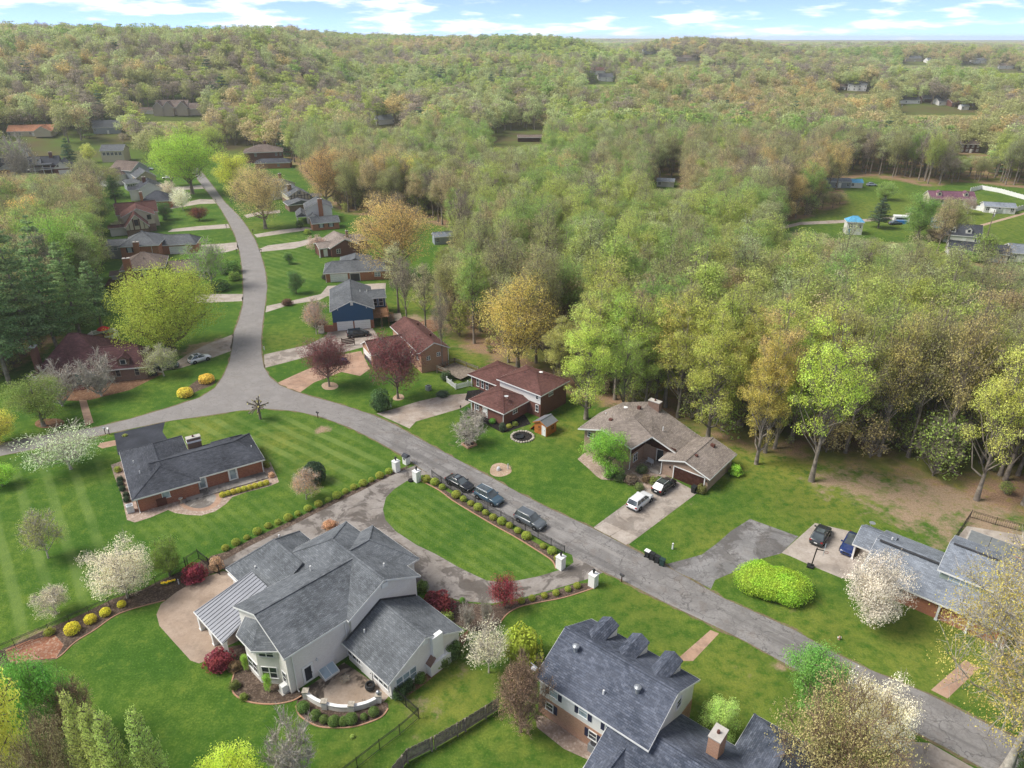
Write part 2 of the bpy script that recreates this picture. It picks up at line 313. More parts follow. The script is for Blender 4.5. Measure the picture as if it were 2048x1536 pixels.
def lawn_mat():
    m = NB('lawn_grass', 0.95, 0.08); p = m.pos()
    n1 = m.noise(p, 0.10, 3.0, 0.6); n2 = m.noise(p, 0.7, 3.0, 0.7); n3 = m.noise(p, 4.5, 2.0, 0.75)
    c = m.mix(m.rng(n1, 0.36, 0.64), (0.060, 0.132, 0.020), (0.125, 0.195, 0.030))
    c = m.mix(m.rng(n2, 0.36, 0.62, 0.6, 0), c, (0.036, 0.100, 0.010))
    c = m.mix(m.rng(n2, 0.54, 0.74, 0, 0.6), c, (0.165, 0.215, 0.030))
    c = m.mix(m.rng(n3, 0.40, 0.70, 0, 0.65), c, (0.032, 0.086, 0.009))
    c = m.mix(m.rng(n3, 0.30, 0.42, 0.5, 0), c, (0.18, 0.25, 0.04))
    # mowing stripes: sheen of blades laid over alternate ways, put into the colour
    for nm, phi, wid, lo, hi, amp in (('stripe_a', 127, 3.4, 0.5, 0.95, 0.42), ('stripe_b', -37, 2.6, 0.4, 0.75, 0.5), ('stripe_c', -43, 1.7, 0.4, 0.75, 0.35)):
        q = m.rot(p, -math.radians(phi + 90)); w = m.node('ShaderNodeTexWave', wave_type='BANDS', bands_direction='X', wave_profile='SIN'); m.l.new(q, w.inputs['Vector'])
        w.inputs['Scale'].default_value = 0.3142 / wid; w.inputs['Distortion'].default_value = 1.6; w.inputs['Detail'].default_value = 1.0; w.inputs['Detail Scale'].default_value = 0.5
        st = m.math('MULTIPLY', m.math('MULTIPLY', m.rng(w.outputs[1], lo, hi), m.attr(nm)), m.rng(n1, 0.30, 0.58, 0.25, 1.0))
        c = m.mix(m.math('MULTIPLY', st, amp), c, (0.190, 0.265, 0.075))
    # worn, mossy and leaf-strewn ground
    dry = m.math('MULTIPLY', m.attr('dry'), m.rng(n2, 0.28, 0.58))
    c = m.mix(m.math('MULTIPLY', dry, 0.75), c, (0.235, 0.225, 0.045))
    bare = m.math('ADD', m.attr('bare'), m.math('MULTIPLY', m.math('SUBTRACT', m.noise(p, 0.45, 4.0, 0.72), 0.5), 1.4))
    soil = m.mix(m.rng(n3, 0.3, 0.7), (0.25, 0.175, 0.115), (0.36, 0.27, 0.185))
    soil = m.mix(m.rng(n2, 0.5, 0.75, 0, 0.7), soil, (0.16, 0.165, 0.04))
    c = m.mix(m.rng(bare, 0.35, 0.75), c, soil)
    litter = m.mix(m.rng(n3, 0.32, 0.68), (0.19, 0.12, 0.08), (0.35, 0.225, 0.145))
    litter = m.mix(m.rng(n1, 0.44, 0.60, 0, 0.85), litter, (0.125, 0.155, 0.03))
    litter = m.mix(m.rng(n2, 0.52, 0.68, 0, 0.7), litter, (0.25, 0.21, 0.05))
    c = m.mix(m.rng(m.math('ADD', m.attr('wood'), m.math('MULTIPLY', m.math('SUBTRACT', n2, 0.5), 1.0)), 0.3, 0.75), c, litter)
    m.bump(n3, 0.8, 0.08)
    return m.color(c)
lawn_mat()
def ground_mat():
    m = NB('woodland_ground', 0.95, 0.05); p = m.pos()
    c = m.mix(m.rng(m.noise(p, 0.02, 5.0, 0.65), 0.38, 0.62), (0.11, 0.085, 0.045), (0.10, 0.135, 0.03))
    c = m.mix(m.rng(m.noise(p, 0.15, 5.0, 0.7), 0.42, 0.66, 0, 0.7), c, (0.12, 0.095, 0.045))
    c = m.mix(m.rng(m.noise(p, 0.006, 4.0, 0.6), 0.5, 0.62, 0, 0.6), c, (0.075, 0.14, 0.02))
    return m.color(c)
ground_mat()
def meadow_mat():
    m = NB('meadow_grass', 0.95, 0.05); p = m.pos()
    c = m.mix(m.rng(m.noise(p, 0.05, 5.0, 0.65), 0.38, 0.62), (0.075, 0.155, 0.015), (0.125, 0.215, 0.025))
    c = m.mix(m.rng(m.noise(p, 0.5, 5.0, 0.7), 0.42, 0.7, 0, 0.5), c, (0.055, 0.115, 0.014))
    return m.color(m.mix(m.rng(m.noise(p, 0.2, 4.0), 0.55, 0.7, 0, 0.5), c, (0.20, 0.19, 0.05)))
meadow_mat()

LEAF_GAIN = 2.45
def leaf_mat(name, translucent=0.48, var=0.40):
    """foliage: the tint travels with each tree, light and dark leaves vary inside it"""
    m = NB(name, 0.75, 0.12); at = m.node('ShaderNodeAttribute', attribute_type='INSTANCER', attribute_name='tint')
    g = m.node('ShaderNodeNewGeometry')
    n = m.noise(m.coord('Object'), 0.45, 3.0, 0.6)
    hsv = m.node('ShaderNodeHueSaturation'); m.l.new(at.outputs['Color'], hsv.inputs['Color']); hsv.inputs['Saturation'].default_value = 0.92
    m.put(hsv.inputs['Value'], m.math('ADD', m.rng(g.outputs['Random Per Island'], 0, 1, LEAF_GAIN * (1 - var), LEAF_GAIN * (1 + var), False), m.rng(n, 0.3, 0.7, -0.18, 0.18)))
    m.put(hsv.inputs['Hue'], m.rng(n, 0.3, 0.7, 0.485, 0.515))
    m.color(hsv.outputs[0])
    tr = m.node('ShaderNodeBsdfTranslucent'); m.l.new(hsv.outputs[0], tr.inputs['Color'])
    mx = m.node('ShaderNodeMixShader'); mx.inputs[0].default_value = translucent
    m.l.new(m.b.outputs[0], mx.inputs[1]); m.l.new(tr.outputs[0], mx.inputs[2])
    m.l.new(mx.outputs[0], m.n['Material Output'].inputs[0])
    return m.mat
leaf_mat('foliage')
plain('bark_grey', (0.235, 0.20, 0.165), 0.95, 0.1, 0, 0.35, 1.2)
plain('bark_dark', (0.11, 0.09, 0.075), 0.95, 0.1, 0, 0.35, 1.2)
plain('bark_pale', (0.46, 0.42, 0.36), 0.95, 0.1, 0, 0.35, 1.5)
plain('bark_tan', (0.26, 0.185, 0.125), 0.95, 0.1, 0, 0.3, 1.5)

# ------------------------------------------------------------ mesh helpers
class MB:
    def __init__(s): s.v = []; s.f = []; s.mi = []
    def add(s, vs, fs, m=0):
        b = len(s.v); s.v += [tuple(p) for p in vs]; s.f += [tuple(i + b for i in f) for f in fs]; s.mi += [m] * len(fs)
        return s
    def box(s, x0, x1, y0, y1, z0, z1, m=0):
        return s.add([(x0, y0, z0), (x1, y0, z0), (x1, y1, z0), (x0, y1, z0), (x0, y0, z1), (x1, y0, z1), (x1, y1, z1), (x0, y1, z1)],
                     [(3, 2, 1, 0), (4, 5, 6, 7), (0, 1, 5, 4), (1, 2, 6, 5), (2, 3, 7, 6), (3, 0, 4, 7)], m)
    def bar(s, p, q, w, h, m=0, up=(0, 0, 1)):
        p, q = Vector(p), Vector(q); d = (q - p).normalized(); u = Vector(up)
        r = d.cross(u); r = r.normalized() if r.length > 1e-6 else Vector((1, 0, 0)); u = r.cross(d)
        r *= w / 2; u *= h / 2
        return s.add([p - r - u, p + r - u, p + r + u, p - r + u, q - r - u, q + r - u, q + r + u, q - r + u],
                     [(0, 1, 2, 3), (7, 6, 5, 4), (0, 4, 5, 1), (1, 5, 6, 2), (2, 6, 7, 3), (3, 7, 4, 0)], m)
    def tube(s, p, q, r0, r1, n=6, m=0, cap=True):
        p, q = Vector(p), Vector(q); d = (q - p).normalized()
        a = d.orthogonal().normalized(); b = d.cross(a)
        vs = [p + (a * math.cos(t) + b * math.sin(t)) * r0 for t in (2 * math.pi * i / n for i in range(n))]
        vs += [q + (a * math.cos(t) + b * math.sin(t)) * r1 for t in (2 * math.pi * i / n for i in range(n))]
        fs = [(i, (i + 1) % n, n + (i + 1) % n, n + i) for i in range(n)]
        if cap: fs += [tuple(range(n - 1, -1, -1)), tuple(range(n, 2 * n))]
        return s.add(vs, fs, m)
    def lathe(s, prof, n=12, m=0, c=(0, 0, 0)):
        vs = []; fs = []
        for r, z in prof: vs += [(c[0] + r * math.cos(2 * math.pi * i / n), c[1] + r * math.sin(2 * math.pi * i / n), c[2] + z) for i in range(n)]
        for k in range(len(prof) - 1):
            fs += [(k * n + i, k * n + (i + 1) % n, (k + 1) * n + (i + 1) % n, (k + 1) * n + i) for i in range(n)]
        fs += [tuple(range(n - 1, -1, -1)), tuple(range((len(prof) - 1) * n, len(prof) * n))]
        return s.add(vs, fs, m)
    def prism(s, poly, z0, z1, m=0):
        n = len(poly); vs = [(x, y, z0) for x, y in poly] + [(x, y, z1) for x, y in poly]
        return s.add(vs, [tuple(range(n - 1, -1, -1)), tuple(range(n, 2 * n))] + [(i, (i + 1) % n, n + (i + 1) % n, n + i) for i in range(n)], m)
    def section(s, prof, a0, a1, axis='x', m=0):
        """profile of (across, z) points swept along an axis"""
        n = len(prof); f = (lambda a, t, z: (a, t, z)) if axis == 'x' else (lambda a, t, z: (t, a, z))
        vs = [f(a0, t, z) for t, z in prof] + [f(a1, t, z) for t, z in prof]
        return s.add(vs, [tuple(range(n)), tuple(range(2 * n - 1, n - 1, -1))] + [(i, n + i, n + (i + 1) % n, (i + 1) % n) for i in range(n)], m)
    def mesh(s, name, mats, smooth=False):
        me = bpy.data.meshes.new(name); me.from_pydata(s.v, [], s.f)
        for k in ([mats] if isinstance(mats, str) else mats): me.materials.append(MATS[k])
        if len(me.materials) > 1: me.polygons.foreach_set('material_index', s.mi)
        if smooth: me.polygons.foreach_set('use_smooth', [True] * len(s.f))
        set_uv(me); me.validate(); me.update(); return me
    def build(s, name, mats, parent=None, smooth=False, loc=None, rz=0.0):
        return link(name, s.mesh(name, mats, smooth), parent, loc, rz)
def set_uv(me):
    """metres across and up each face"""
    n = len(me.polygons)
    if not n: return
    nr = np.empty(n * 3); me.polygons.foreach_get('normal', nr); nr = nr.reshape(-1, 3)
    tot = np.empty(n, int); me.polygons.foreach_get('loop_total', tot)
    li = np.empty(len(me.loops), int); me.loops.foreach_get('vertex_index', li)
    co = np.empty(len(me.vertices) * 3); me.vertices.foreach_get('co', co); co = co.reshape(-1, 3)
    t = np.stack([-nr[:, 1], nr[:, 0], np.zeros(n)], 1); ln = np.linalg.norm(t, axis=1)
    t[ln < 1e-3] = (1, 0, 0); t /= np.maximum(np.linalg.norm(t, axis=1), 1e-9)[:, None]
    b = np.cross(nr, t); T = np.repeat(t, tot, 0); B = np.repeat(b, tot, 0); p = co[li]
    uv = np.stack([(p * T).sum(1), (p * B).sum(1)], 1)
    me.uv_layers.new(name='UVMap').data.foreach_set('uv', uv.ravel())
def link(name, me, parent=None, loc=None, rz=0.0):
    o = bpy.data.objects.new(name, me); COL.objects.link(o)
    if parent: o.parent = parent
    if loc is not None: o.location = loc
    if rz: o.rotation_euler = (0, 0, rz)
    return o
def thing(name, label, cat, loc=(0, 0, 0), rz=0.0, group=None):
    o = bpy.data.objects.new(name, None); COL.objects.link(o); o.empty_display_size = 0.3
    o.location = loc; o.rotation_euler = (0, 0, rz); return tag(o, label, cat, group)
def tag(o, label, cat, group=None):
    o['label'] = label; o['category'] = cat
    if group: o['group'] = group
    return o
def struct(o, kind='structure'): o['kind'] = kind; return o
def catmull(pts, n=6, closed=False):
    P = [Vector(p) for p in pts]; out = []; N = len(P)
    for i in range(N if closed else N - 1):
        p0, p1, p2, p3 = (P[(i - 1) % N], P[i], P[(i + 1) % N], P[(i + 2) % N]) if closed else (P[max(i - 1, 0)], P[i], P[i + 1], P[min(i + 2, N - 1)])
        for k in range(n):
            t = k / n; out.append(0.5 * ((2 * p1) + (p2 - p0) * t + (2 * p0 - 5 * p1 + 4 * p2 - p3) * t * t + (3 * p1 - p0 - 3 * p2 + p3) * t ** 3))
    if not closed: out.append(P[-1])
    return out
from mathutils.geometry import tessellate_polygon
def sheet(name, px, z, mat, smooth=0, parent=None, thick=0.0, kind='structure'):
    """flat surface traced by its outline on the ground"""
    pts = [W(u, v, 0) for u, v in px]
    if smooth: pts = catmull(pts, smooth, True)
    pts = [Vector((p.x, p.y, z)) for p in pts]
    tris = tessellate_polygon([pts])
    mb = MB(); mb.add(pts, [t if (pts[t[1]] - pts[t[0]]).cross(pts[t[2]] - pts[t[0]]).z > 0 else t[::-1] for t in tris])
    if thick:
        n = len(pts); area = sum(pts[i].x * pts[(i + 1) % n].y - pts[(i + 1) % n].x * pts[i].y for i in range(n))
        low = [Vector((p.x, p.y, z - thick)) for p in pts]
        mb.add(pts + low, [((i, n + i, n + (i + 1) % n, (i + 1) % n) if area > 0 else (i, (i + 1) % n, n + (i + 1) % n, n + i)) for i in range(n)])
    o = mb.build(name, mat, parent)
    if kind and not parent: struct(o, kind)
    return o
# ------------------------------------------------------------ the land
def build_ground():
    ang = np.unique(np.concatenate([np.radians(np.arange(-52, 52.01, 0.8)), np.radians(np.arange(-180, -52, 8.0)), np.radians(np.arange(52.01, 180, 8.0))]))
    rad = np.concatenate([[6, 60, 150, 300, 440], np.arange(480, 1700, 22.0), np.geomspace(1700, 14000, 40)])
    A, R = np.meshgrid(ang, rad); x = R * np.sin(A); y = R * np.cos(A); z = terrain(x, y)
    n, m = A.shape; v = np.stack([x, y, z], -1).reshape(-1, 3)
    f = []
    for i in range(n - 1):
        for j in range(m):
            k = (j + 1) % m; f.append((i * m + j, i * m + k, (i + 1) * m + k, (i + 1) * m + j))
    f.append(tuple(range(m - 1, -1, -1)))
    mb = MB(); mb.v = [tuple(p) for p in v]; mb.f = [t[::-1] for t in f]; mb.mi = [0] * len(f)
    return struct(mb.build('ground', 'woodland_ground', smooth=True))
build_ground()

def inside(poly, X, Y):
    r = np.zeros(X.shape, bool); n = len(poly)
    for i in range(n):
        x0, y0 = poly[i]; x1, y1 = poly[(i + 1) % n]
        if y0 == y1: continue
        c = ((y0 > Y) != (y1 > Y)) & (X < (x1 - x0) * (Y - y0) / (y1 - y0) + x0); r ^= c
    return r
def wpoly(px): return [tuple(W(u, v)[:2]) for u, v in px]
# where the cleared neighbourhood lies, outlined on the photograph's ground
CLEAR = [wpoly([(-700, 1900), (2900, 1900), (2700, 1150), (2200, 1075), (2060, 1030), (1960, 985), (1880, 958), (1760, 935), (1660, 915), (1560, 905), (1470, 885), (1380, 840), (1280, 812),
                (1150, 800), (1110, 740), (1000, 725), (930, 690), (890, 640), (880, 560), (900, 500), (905, 455), (850, 440), (760, 432), (690, 425), (640, 380), (600, 335), (560, 312), (480, 292),
                (420, 300), (330, 330), (270, 300), (215, 285), (120, 300), (60, 300), (0, 320), (90, 372), (190, 392), (205, 470), (195, 560), (225, 610), (190, 640), (120, 690), (60, 730), (0, 760), (-300, 800), (-900, 900)]),
         wpoly([(1520, 455), (1640, 430), (1700, 405), (1690, 372), (1720, 352), (1810, 362), (1860, 375), (1930, 362), (2010, 372), (2120, 380), (2300, 400), (2350, 560), (2120, 545), (1990, 530), (1900, 505), (1830, 485), (1700, 478), (1560, 470)]),
         wpoly([(960, 285), (1000, 268), (1060, 262), (1110, 268), (1120, 285), (1060, 300), (985, 302)]),
         wpoly([(1290, 368), (1350, 352), (1365, 372), (1320, 385)])]
def build_lawn():
    xs = np.arange(-205, 275, 1.4); ys = np.arange(24, 452, 1.4); X, Y = np.meshgrid(xs, ys)
    def blur(a, k):
        for _ in range(2):
            for ax in (0, 1):
                p = np.pad(a, [(k, k) if i == ax else (0, 0) for i in (0, 1)], mode='edge'); c = np.cumsum(p, ax); w = 2 * k
                a = (np.take(c, np.arange(w, c.shape[ax]), ax) - np.take(c, np.arange(0, c.shape[ax] - w), ax)) / w
        return a[:X.shape[0], :X.shape[1]]
    clear = np.zeros(X.shape, bool)
    for p in CLEAR: clear |= inside(p, X, Y)
    wood = blur(1.0 - clear, 3)
    def blobs(lst):
        a = np.zeros(X.shape)
        for u, v, r, s in lst:
            c = W(u, v); a = np.maximum(a, s * np.exp(-(((X - c.x) ** 2 + (Y - c.y) ** 2) / (r * r))))
        return a
    bare = blobs([(1830, 1005, 10, .78), (1740, 975, 8, .7), (1910, 985, 10, .85), (1985, 1050, 7, .8), (1660, 965, 5, .7), (1890, 1070, 7, .6), (645, 860, 1.6, 1), (1005, 940, 1.5, 1), (870, 645, 7, .75), (830, 640, 6, .7),
                  (1560, 1330, 1.2, .8), (1480, 1345, .9, .9), (1390, 1000, 1.5, .5), (850, 1430, 4, .45), (395, 700, 5, .8), (430, 690, 5, .8), (905, 880, 5, .3), (80, 1290, 4, .8), (300, 745, 4, .5), (1050, 845, 3, .5), (945, 560, 5, .6), (1560, 1190, 1.8, .8),
                  (700, 525, 4, .4), (1500, 1225, 1.5, .5), (900, 1350, 4, .35), (1590, 1225, 1.4, .5)])
    dry = blobs([(1520, 900, 11, 1), (1480, 880, 9, 1), (1580, 930, 9, .9), (1640, 1000, 9, .7), (960, 640, 16, .9), (880, 600, 12, .9), (920, 720, 8, .7), (560, 880, 5, .5), (400, 860, 6, .5), (1300, 1200, 6, .5), (1350, 1350, 7, .55), (1480, 1350, 6, .6),
                 (1850, 1300, 9, .6), (1650, 1260, 7, .5), (1130, 860, 5, .7), (900, 1390, 6, .7), (860, 850, 4, .4), (1450, 1090, 7, .5), (1900, 430, 50, .55), (1720, 420, 30, .6), (2000, 480, 30, .4), (590, 680, 7, .5), (520, 450, 9, .5), (620, 930, 6, .3), (1050, 1500, 5, .35), (700, 1500, 4, .3)])
    sa = blur(inside(wpoly([(-300, 960), (120, 905), (225, 905), (258, 1050), (330, 1080), (300, 1120), (190, 1200), (-300, 1380)]), X, Y) * 1.0, 1)
    sb = blur(inside(wpoly([(330, 850), (470, 825), (590, 825), (700, 855), (800, 915), (640, 990), (560, 940), (480, 870)]), X, Y) * 1.0, 1)
    sb = np.maximum(sb, 0.6 * blur(inside(wpoly([(525, 480), (620, 470), (640, 560), (535, 600)]), X, Y) * 1.0, 1))
    sc = blur(inside(wpoly([(260, 1050), (540, 985), (640, 990), (700, 975), (400, 1100), (300, 1090)]), X, Y) * 0.5, 1)
    n, m = X.shape; v = np.stack([X, Y, np.full(X.shape, 0.004)], -1).reshape(-1, 3)
    i, j = np.meshgrid(np.arange(n - 1), np.arange(m - 1), indexing='ij'); b = (i * m + j).ravel()
    f = np.stack([b, b + 1, b + m + 1, b + m], 1)
    me = bpy.data.meshes.new('lawn'); me.from_pydata(v.tolist(), [], f.tolist()); me.materials.append(MATS['lawn_grass'])
    for nm, a in (('wood', wood), ('bare', bare), ('dry', dry), ('stripe_a', sa), ('stripe_b', sb), ('stripe_c', sc)):
        me.attributes.new(nm, 'FLOAT', 'POINT').data.foreach_set('value', a.ravel().astype(np.float32))
    return struct(link('lawn', me))
build_lawn()

ROAD = [(-320, 945), (-120, 908), (0, 887), (100, 869), (190, 855), (260, 838), (340, 815), (400, 795), (430, 776), (448, 750), (460, 720), (465, 690), (468, 665), (478, 640), (486, 610), (487, 575), (485, 540), (480, 505),
        (470, 470), (455, 440), (440, 415), (420, 390), (400, 365), (388, 348), (375, 335), (360, 325), (375, 322), (395, 335), (410, 352), (428, 375), (450, 405), (478, 432), (495, 455), (510, 480), (520, 505), (530, 540), (534, 575),
        (530, 610), (525, 645), (522, 680), (523, 710), (528, 735), (540, 755), (560, 771), (590, 783), (625, 794), (660, 803), (700, 815), (745, 830), (790, 850), (830, 873), (880, 900), (920, 922), (980, 954), (1040, 987),
        (1100, 1018), (1180, 1054), (1253, 1092), (1330, 1131), (1448, 1197), (1591, 1261), (1659, 1302), (1741, 1340), (1858, 1389), (1946, 1434), (2060, 1490), (2300, 1610),
        (2240, 1700), (2000, 1556), (1900, 1500), (1740, 1416), (1650, 1370), (1565, 1324), (1507, 1291), (1448, 1261), (1330, 1205), (1250, 1163), (1200, 1140), (1140, 1111), (1080, 1083), (1020, 1050), (950, 1008), (900, 977),
        (850, 943), (800, 908), (750, 880), (700, 855), (640, 833), (590, 822), (530, 817), (480, 821), (420, 830), (330, 843), (240, 862), (130, 885), (0, 912), (-120, 932), (-320, 972)]
sheet('road', ROAD, 0.012, 'asphalt_road')
def shoulder():
    P = [W(u, v) for u, v in ROAD]; n = len(P); rg = random.Random(6); q = []
    area = sum(P[i].x * P[(i + 1) % n].y - P[(i + 1) % n].x * P[i].y for i in range(n)); sg = 1 if area > 0 else -1
    for i in range(n):
        a, b = P[i], P[(i + 1) % n]; L = (b - a).length; d = (b - a) / L; nr = Vector((d.y, -d.x, 0)) * sg
        for k in range(max(1, int(L / 1.1))): q.append(a + d * (L * k / max(1, int(L / 1.1))) + nr * rg.uniform(.05, .5))
    pts = [Vector((p.x, p.y, .009)) for p in q]; tr = tessellate_polygon([pts]); mb = MB(); mb.add(pts, [t if (pts[t[1]] - pts[t[0]]).cross(pts[t[2]] - pts[t[0]]).z > 0 else t[::-1] for t in tr])
    struct(mb.build('road_shoulder', 'verge_dirt'))
shoulder()
S = sheet
S('white_house_driveway', [(852, 945), (830, 931), (812, 938), (770, 957), (720, 983), (660, 1012), (600, 1043), (545, 1070), (500, 1092), (455, 1117), (430, 1130), (470, 1150), (560, 1165), (700, 1165), (800, 1165), (845, 1180), (870, 1189), (930, 1203), (985, 1207), (1040, 1197), (1100, 1181), (1150, 1166), (1188, 1154),
   (1206, 1145), (1180, 1126), (1152, 1110), (1120, 1096), (1000, 1030), (900, 970)], 0.0105, 'asphalt_drive')
isl = S('island_lawn', [(826, 957), (812, 963), (789, 978), (772, 995), (766, 1019), (771, 1040), (792, 1063), (833, 1090), (871, 1108), (918, 1135), (953, 1152), (973, 1161), (1001, 1164), (1035, 1161), (1076, 1153), (1110, 1143), (1131, 1137), (1147, 1125), (1144, 1110), (1127, 1103), (1000, 1036), (900, 979), (866, 957), (845, 950)], 0.020, 'lawn_grass')
a = isl.data.attributes.new('stripe_c', 'FLOAT', 'POINT'); a.data.foreach_set('value', [0.55] * len(isl.data.vertices))
S('fence_bed', [(842, 962), (878, 981), (905, 1001), (939, 1022), (990, 1052), (1028, 1073), (1072, 1100), (1103, 1121), (1112, 1138), (1119, 1134), (1120, 1115), (1072, 1086), (992, 1040), (896, 984), (862, 962), (848, 955)], 0.026, 'mulch')
def strip(name, px, width, z, mat, n=5):
    P = catmull([W(u, v) for u, v in px], n); mb = MB()
    for a, b in zip(P[:-1], P[1:]): mb.bar(a + Vector((0, 0, z)), b + Vector((0, 0, z)), width, .09)
    return struct(mb.build(name, mat))
strip('bed_edging', [(842, 962), (878, 981), (905, 1001), (939, 1022), (990, 1052), (1028, 1073), (1072, 1100), (1103, 1121), (1112, 1138)], .16, .04, 'brick_salmon')
strip('bed_edging', [(456, 1336), (468, 1344), (463, 1370), (470, 1390), (497, 1404), (541, 1409), (582, 1403), (603, 1392)], .14, .04, 'brick_salmon')
strip('bed_edging', [(592, 1412), (600, 1432), (633, 1452), (668, 1456), (712, 1453), (760, 1436), (776, 1418)], .14, .04, 'brick_salmon')
strip('bed_edging', [(1190, 1176), (1130, 1195), (1080, 1205), (1040, 1214), (1015, 1228), (1000, 1246)], .12, .04, 'brick_salmon')
strip('bed_edging', [(112, 1318), (126, 1308), (150, 1285), (190, 1260), (230, 1232), (270, 1217), (330, 1201)], .12, .04, 'brick_salmon')
S('driveway_edge_bed', [(820, 930), (770, 950), (720, 974), (660, 1003), (600, 1033), (545, 1059), (500, 1080), (455, 1103), (422, 1112), (410, 1124), (430, 1130), (455, 1117), (500, 1092), (545, 1070), (600, 1043), (660, 1012), (720, 983), (770, 957), (812, 938)], 0.016, 'mulch')
S('entrance_bed', [(880, 1192), (930, 1206), (985, 1210), (1040, 1200), (1100, 1184), (1150, 1168), (1176, 1166), (1190, 1176), (1130, 1195), (1080, 1205), (1040, 1214), (1015, 1228), (1000, 1246), (985, 1262), (940, 1262), (915, 1250), (880, 1225), (850, 1200)], 0.016, 'mulch')
S('rear_patio', [(447, 1142), (395, 1159), (352, 1185), (322, 1208), (313, 1229), (319, 1252), (343, 1279), (381, 1321), (398, 1327), (419, 1319), (440, 1300), (520, 1260), (560, 1180)], 0.016, 'concrete_patio')
S('iron_fence_bed', [(432, 1126), (405, 1120), (372, 1138), (320, 1161), (280, 1181), (225, 1198), (160, 1230), (100, 1256), (30, 1288), (-60, 1325), (-60, 1350), (60, 1322), (112, 1318), (126, 1308), (150, 1285), (190, 1260), (230, 1232), (270, 1217), (330, 1201), (352, 1185), (395, 1158), (440, 1142)], 0.010, 'mulch')
S('brick_chip_bed', [(10, 1300), (60, 1280), (110, 1270), (128, 1290), (112, 1316), (60, 1321), (20, 1330)], 0.014, 'brick_chips')
S('bay_bed', [(415, 1318), (422, 1336), (456, 1336), (468, 1344), (463, 1370), (470, 1390), (497, 1404), (541, 1409), (582, 1403), (605, 1390), (560, 1330), (480, 1290)], 0.010, 'mulch', 4)
S('patio_wall_bed', [(592, 1412), (600, 1432), (633, 1452), (668, 1456), (712, 1453), (760, 1436), (776, 1418), (768, 1404), (706, 1415), (630, 1395), (605, 1384)], 0.010, 'mulch', 4)
S('walled_patio', [(598, 1386), (688, 1325), (782, 1388), (768, 1403), (740, 1415), (706, 1422), (670, 1420), (640, 1410), (615, 1396)], 0.018, 'concrete_stained')
S('house_side_bed', [(784, 1397), (800, 1375), (850, 1335), (900, 1290), (938, 1258), (932, 1282), (890, 1335), (840, 1375), (808, 1397)], 0.010, 'leaf_litter')
S('black_driveway', [(228, 867), (330, 844), (325, 864), (336, 880), (340, 910), (236, 910)], 0.017, 'asphalt_black')
S('ranch_bed', [(222, 930), (227, 948), (243, 990), (254, 1040), (270, 1045), (301, 1035), (336, 1020), (350, 1026), (377, 1030), (403, 1031), (430, 1023), (452, 1008), (465, 994), (491, 985), (540, 972), (558, 964), (554, 953), (541, 925), (470, 900), (300, 900)], 0.010, 'river_stone')
S('ranch_round_patio', [(355, 1000), (362, 1012), (378, 1020), (400, 1023), (420, 1019), (438, 1008), (443, 996), (436, 985), (400, 975), (365, 985)], 0.020, 'concrete_pink', 4)
S('ranch_round_patio_slab', [(363, 1000), (372, 1010), (388, 1016), (405, 1016), (420, 1011), (430, 1001), (430, 990), (400, 980), (370, 988)], 0.026, 'concrete_grey', 4)
S('white_mailbox_path', [(195, 893), (200, 886), (232, 880), (236, 890), (205, 897)], 0.012, 'concrete_pink')
dw = S('tan_house_driveway', [(1185, 1056), (1253, 1092), (1396, 985), (1330, 950)], 0.008, 'concrete_drive')
for q, mt in (([(1188, 1056), (1219, 1072), (1242, 1058), (1211, 1044)], 'concrete_clean'), ([(1221, 1073), (1252, 1090), (1275, 1074), (1244, 1059)], 'concrete_clean'),
              ([(1213, 1043), (1244, 1057), (1302, 1014), (1272, 1001)], 'concrete_drive'), ([(1246, 1058), (1276, 1072), (1335, 1028), (1304, 1015)], 'concrete_drive'),
              ([(1274, 1000), (1304, 1013), (1364, 968), (1331, 954)], 'concrete_drive'), ([(1306, 1014), (1337, 1027), (1393, 985), (1366, 969)], 'concrete_drive')):
    S('slab', q, 0.022, mt, 0, dw)
S('tan_house_bed', [(1155, 918), (1180, 940), (1192, 952), (1203, 959), (1237, 961), (1266, 966), (1281, 983), (1300, 976), (1316, 952), (1330, 955), (1335, 930), (1290, 900), (1170, 905)], 0.010, 'river_stone')
S('entry_patio', [(1285, 925), (1305, 915), (1335, 930), (1322, 950), (1302, 946)], 0.018, 'concrete_grey')
S('neighbour_driveway', [(1500, 1038), (1597, 1073), (1562, 1107), (1520, 1118), (1500, 1130), (1430, 1160), (1422, 1178), (1326, 1130), (1376, 1117), (1404, 1109), (1435, 1086), (1462, 1062)], 0.008, 'asphalt_old')
pk = S('parking_pad', [(1563, 1106), (1630, 1046), (1722, 1068), (1760, 1110), (1732, 1162), (1682, 1156), (1624, 1132), (1580, 1112)], 0.012, 'concrete_clean')
S('pool_deck', [(1934, 1052), (2130, 1085), (2130, 1190), (1900, 1110), (1905, 1085)], 0.010, 'concrete_clean')
S('house_walk', [(1421, 1260), (1438, 1267), (1386, 1322), (1350, 1322)], 0.010, 'concrete_pink')
S('wall_foot_bed', [(1070, 1430), (1074, 1455), (1128, 1498), (1177, 1520), (1190, 1500), (1128, 1458), (1088, 1432)], 0.010, 'river_stone')
S('gravel_driveway', [(753, 827), (786, 842), (819, 857), (832, 843), (890, 826), (921, 817), (950, 800), (975, 780), (942, 786), (890, 791), (839, 802), (791, 817)], 0.008, 'gravel_drive')
S('black_mulch_bed', [(930, 800), (935, 782), (985, 775), (1000, 800), (960, 812)], 0.010, 'mulch_black')
S('front_mulch_bed', [(928, 826), (945, 835), (968, 846), (990, 858), (1005, 866), (1020, 862), (1062, 848), (1050, 830), (960, 810)], 0.010, 'mulch_black')
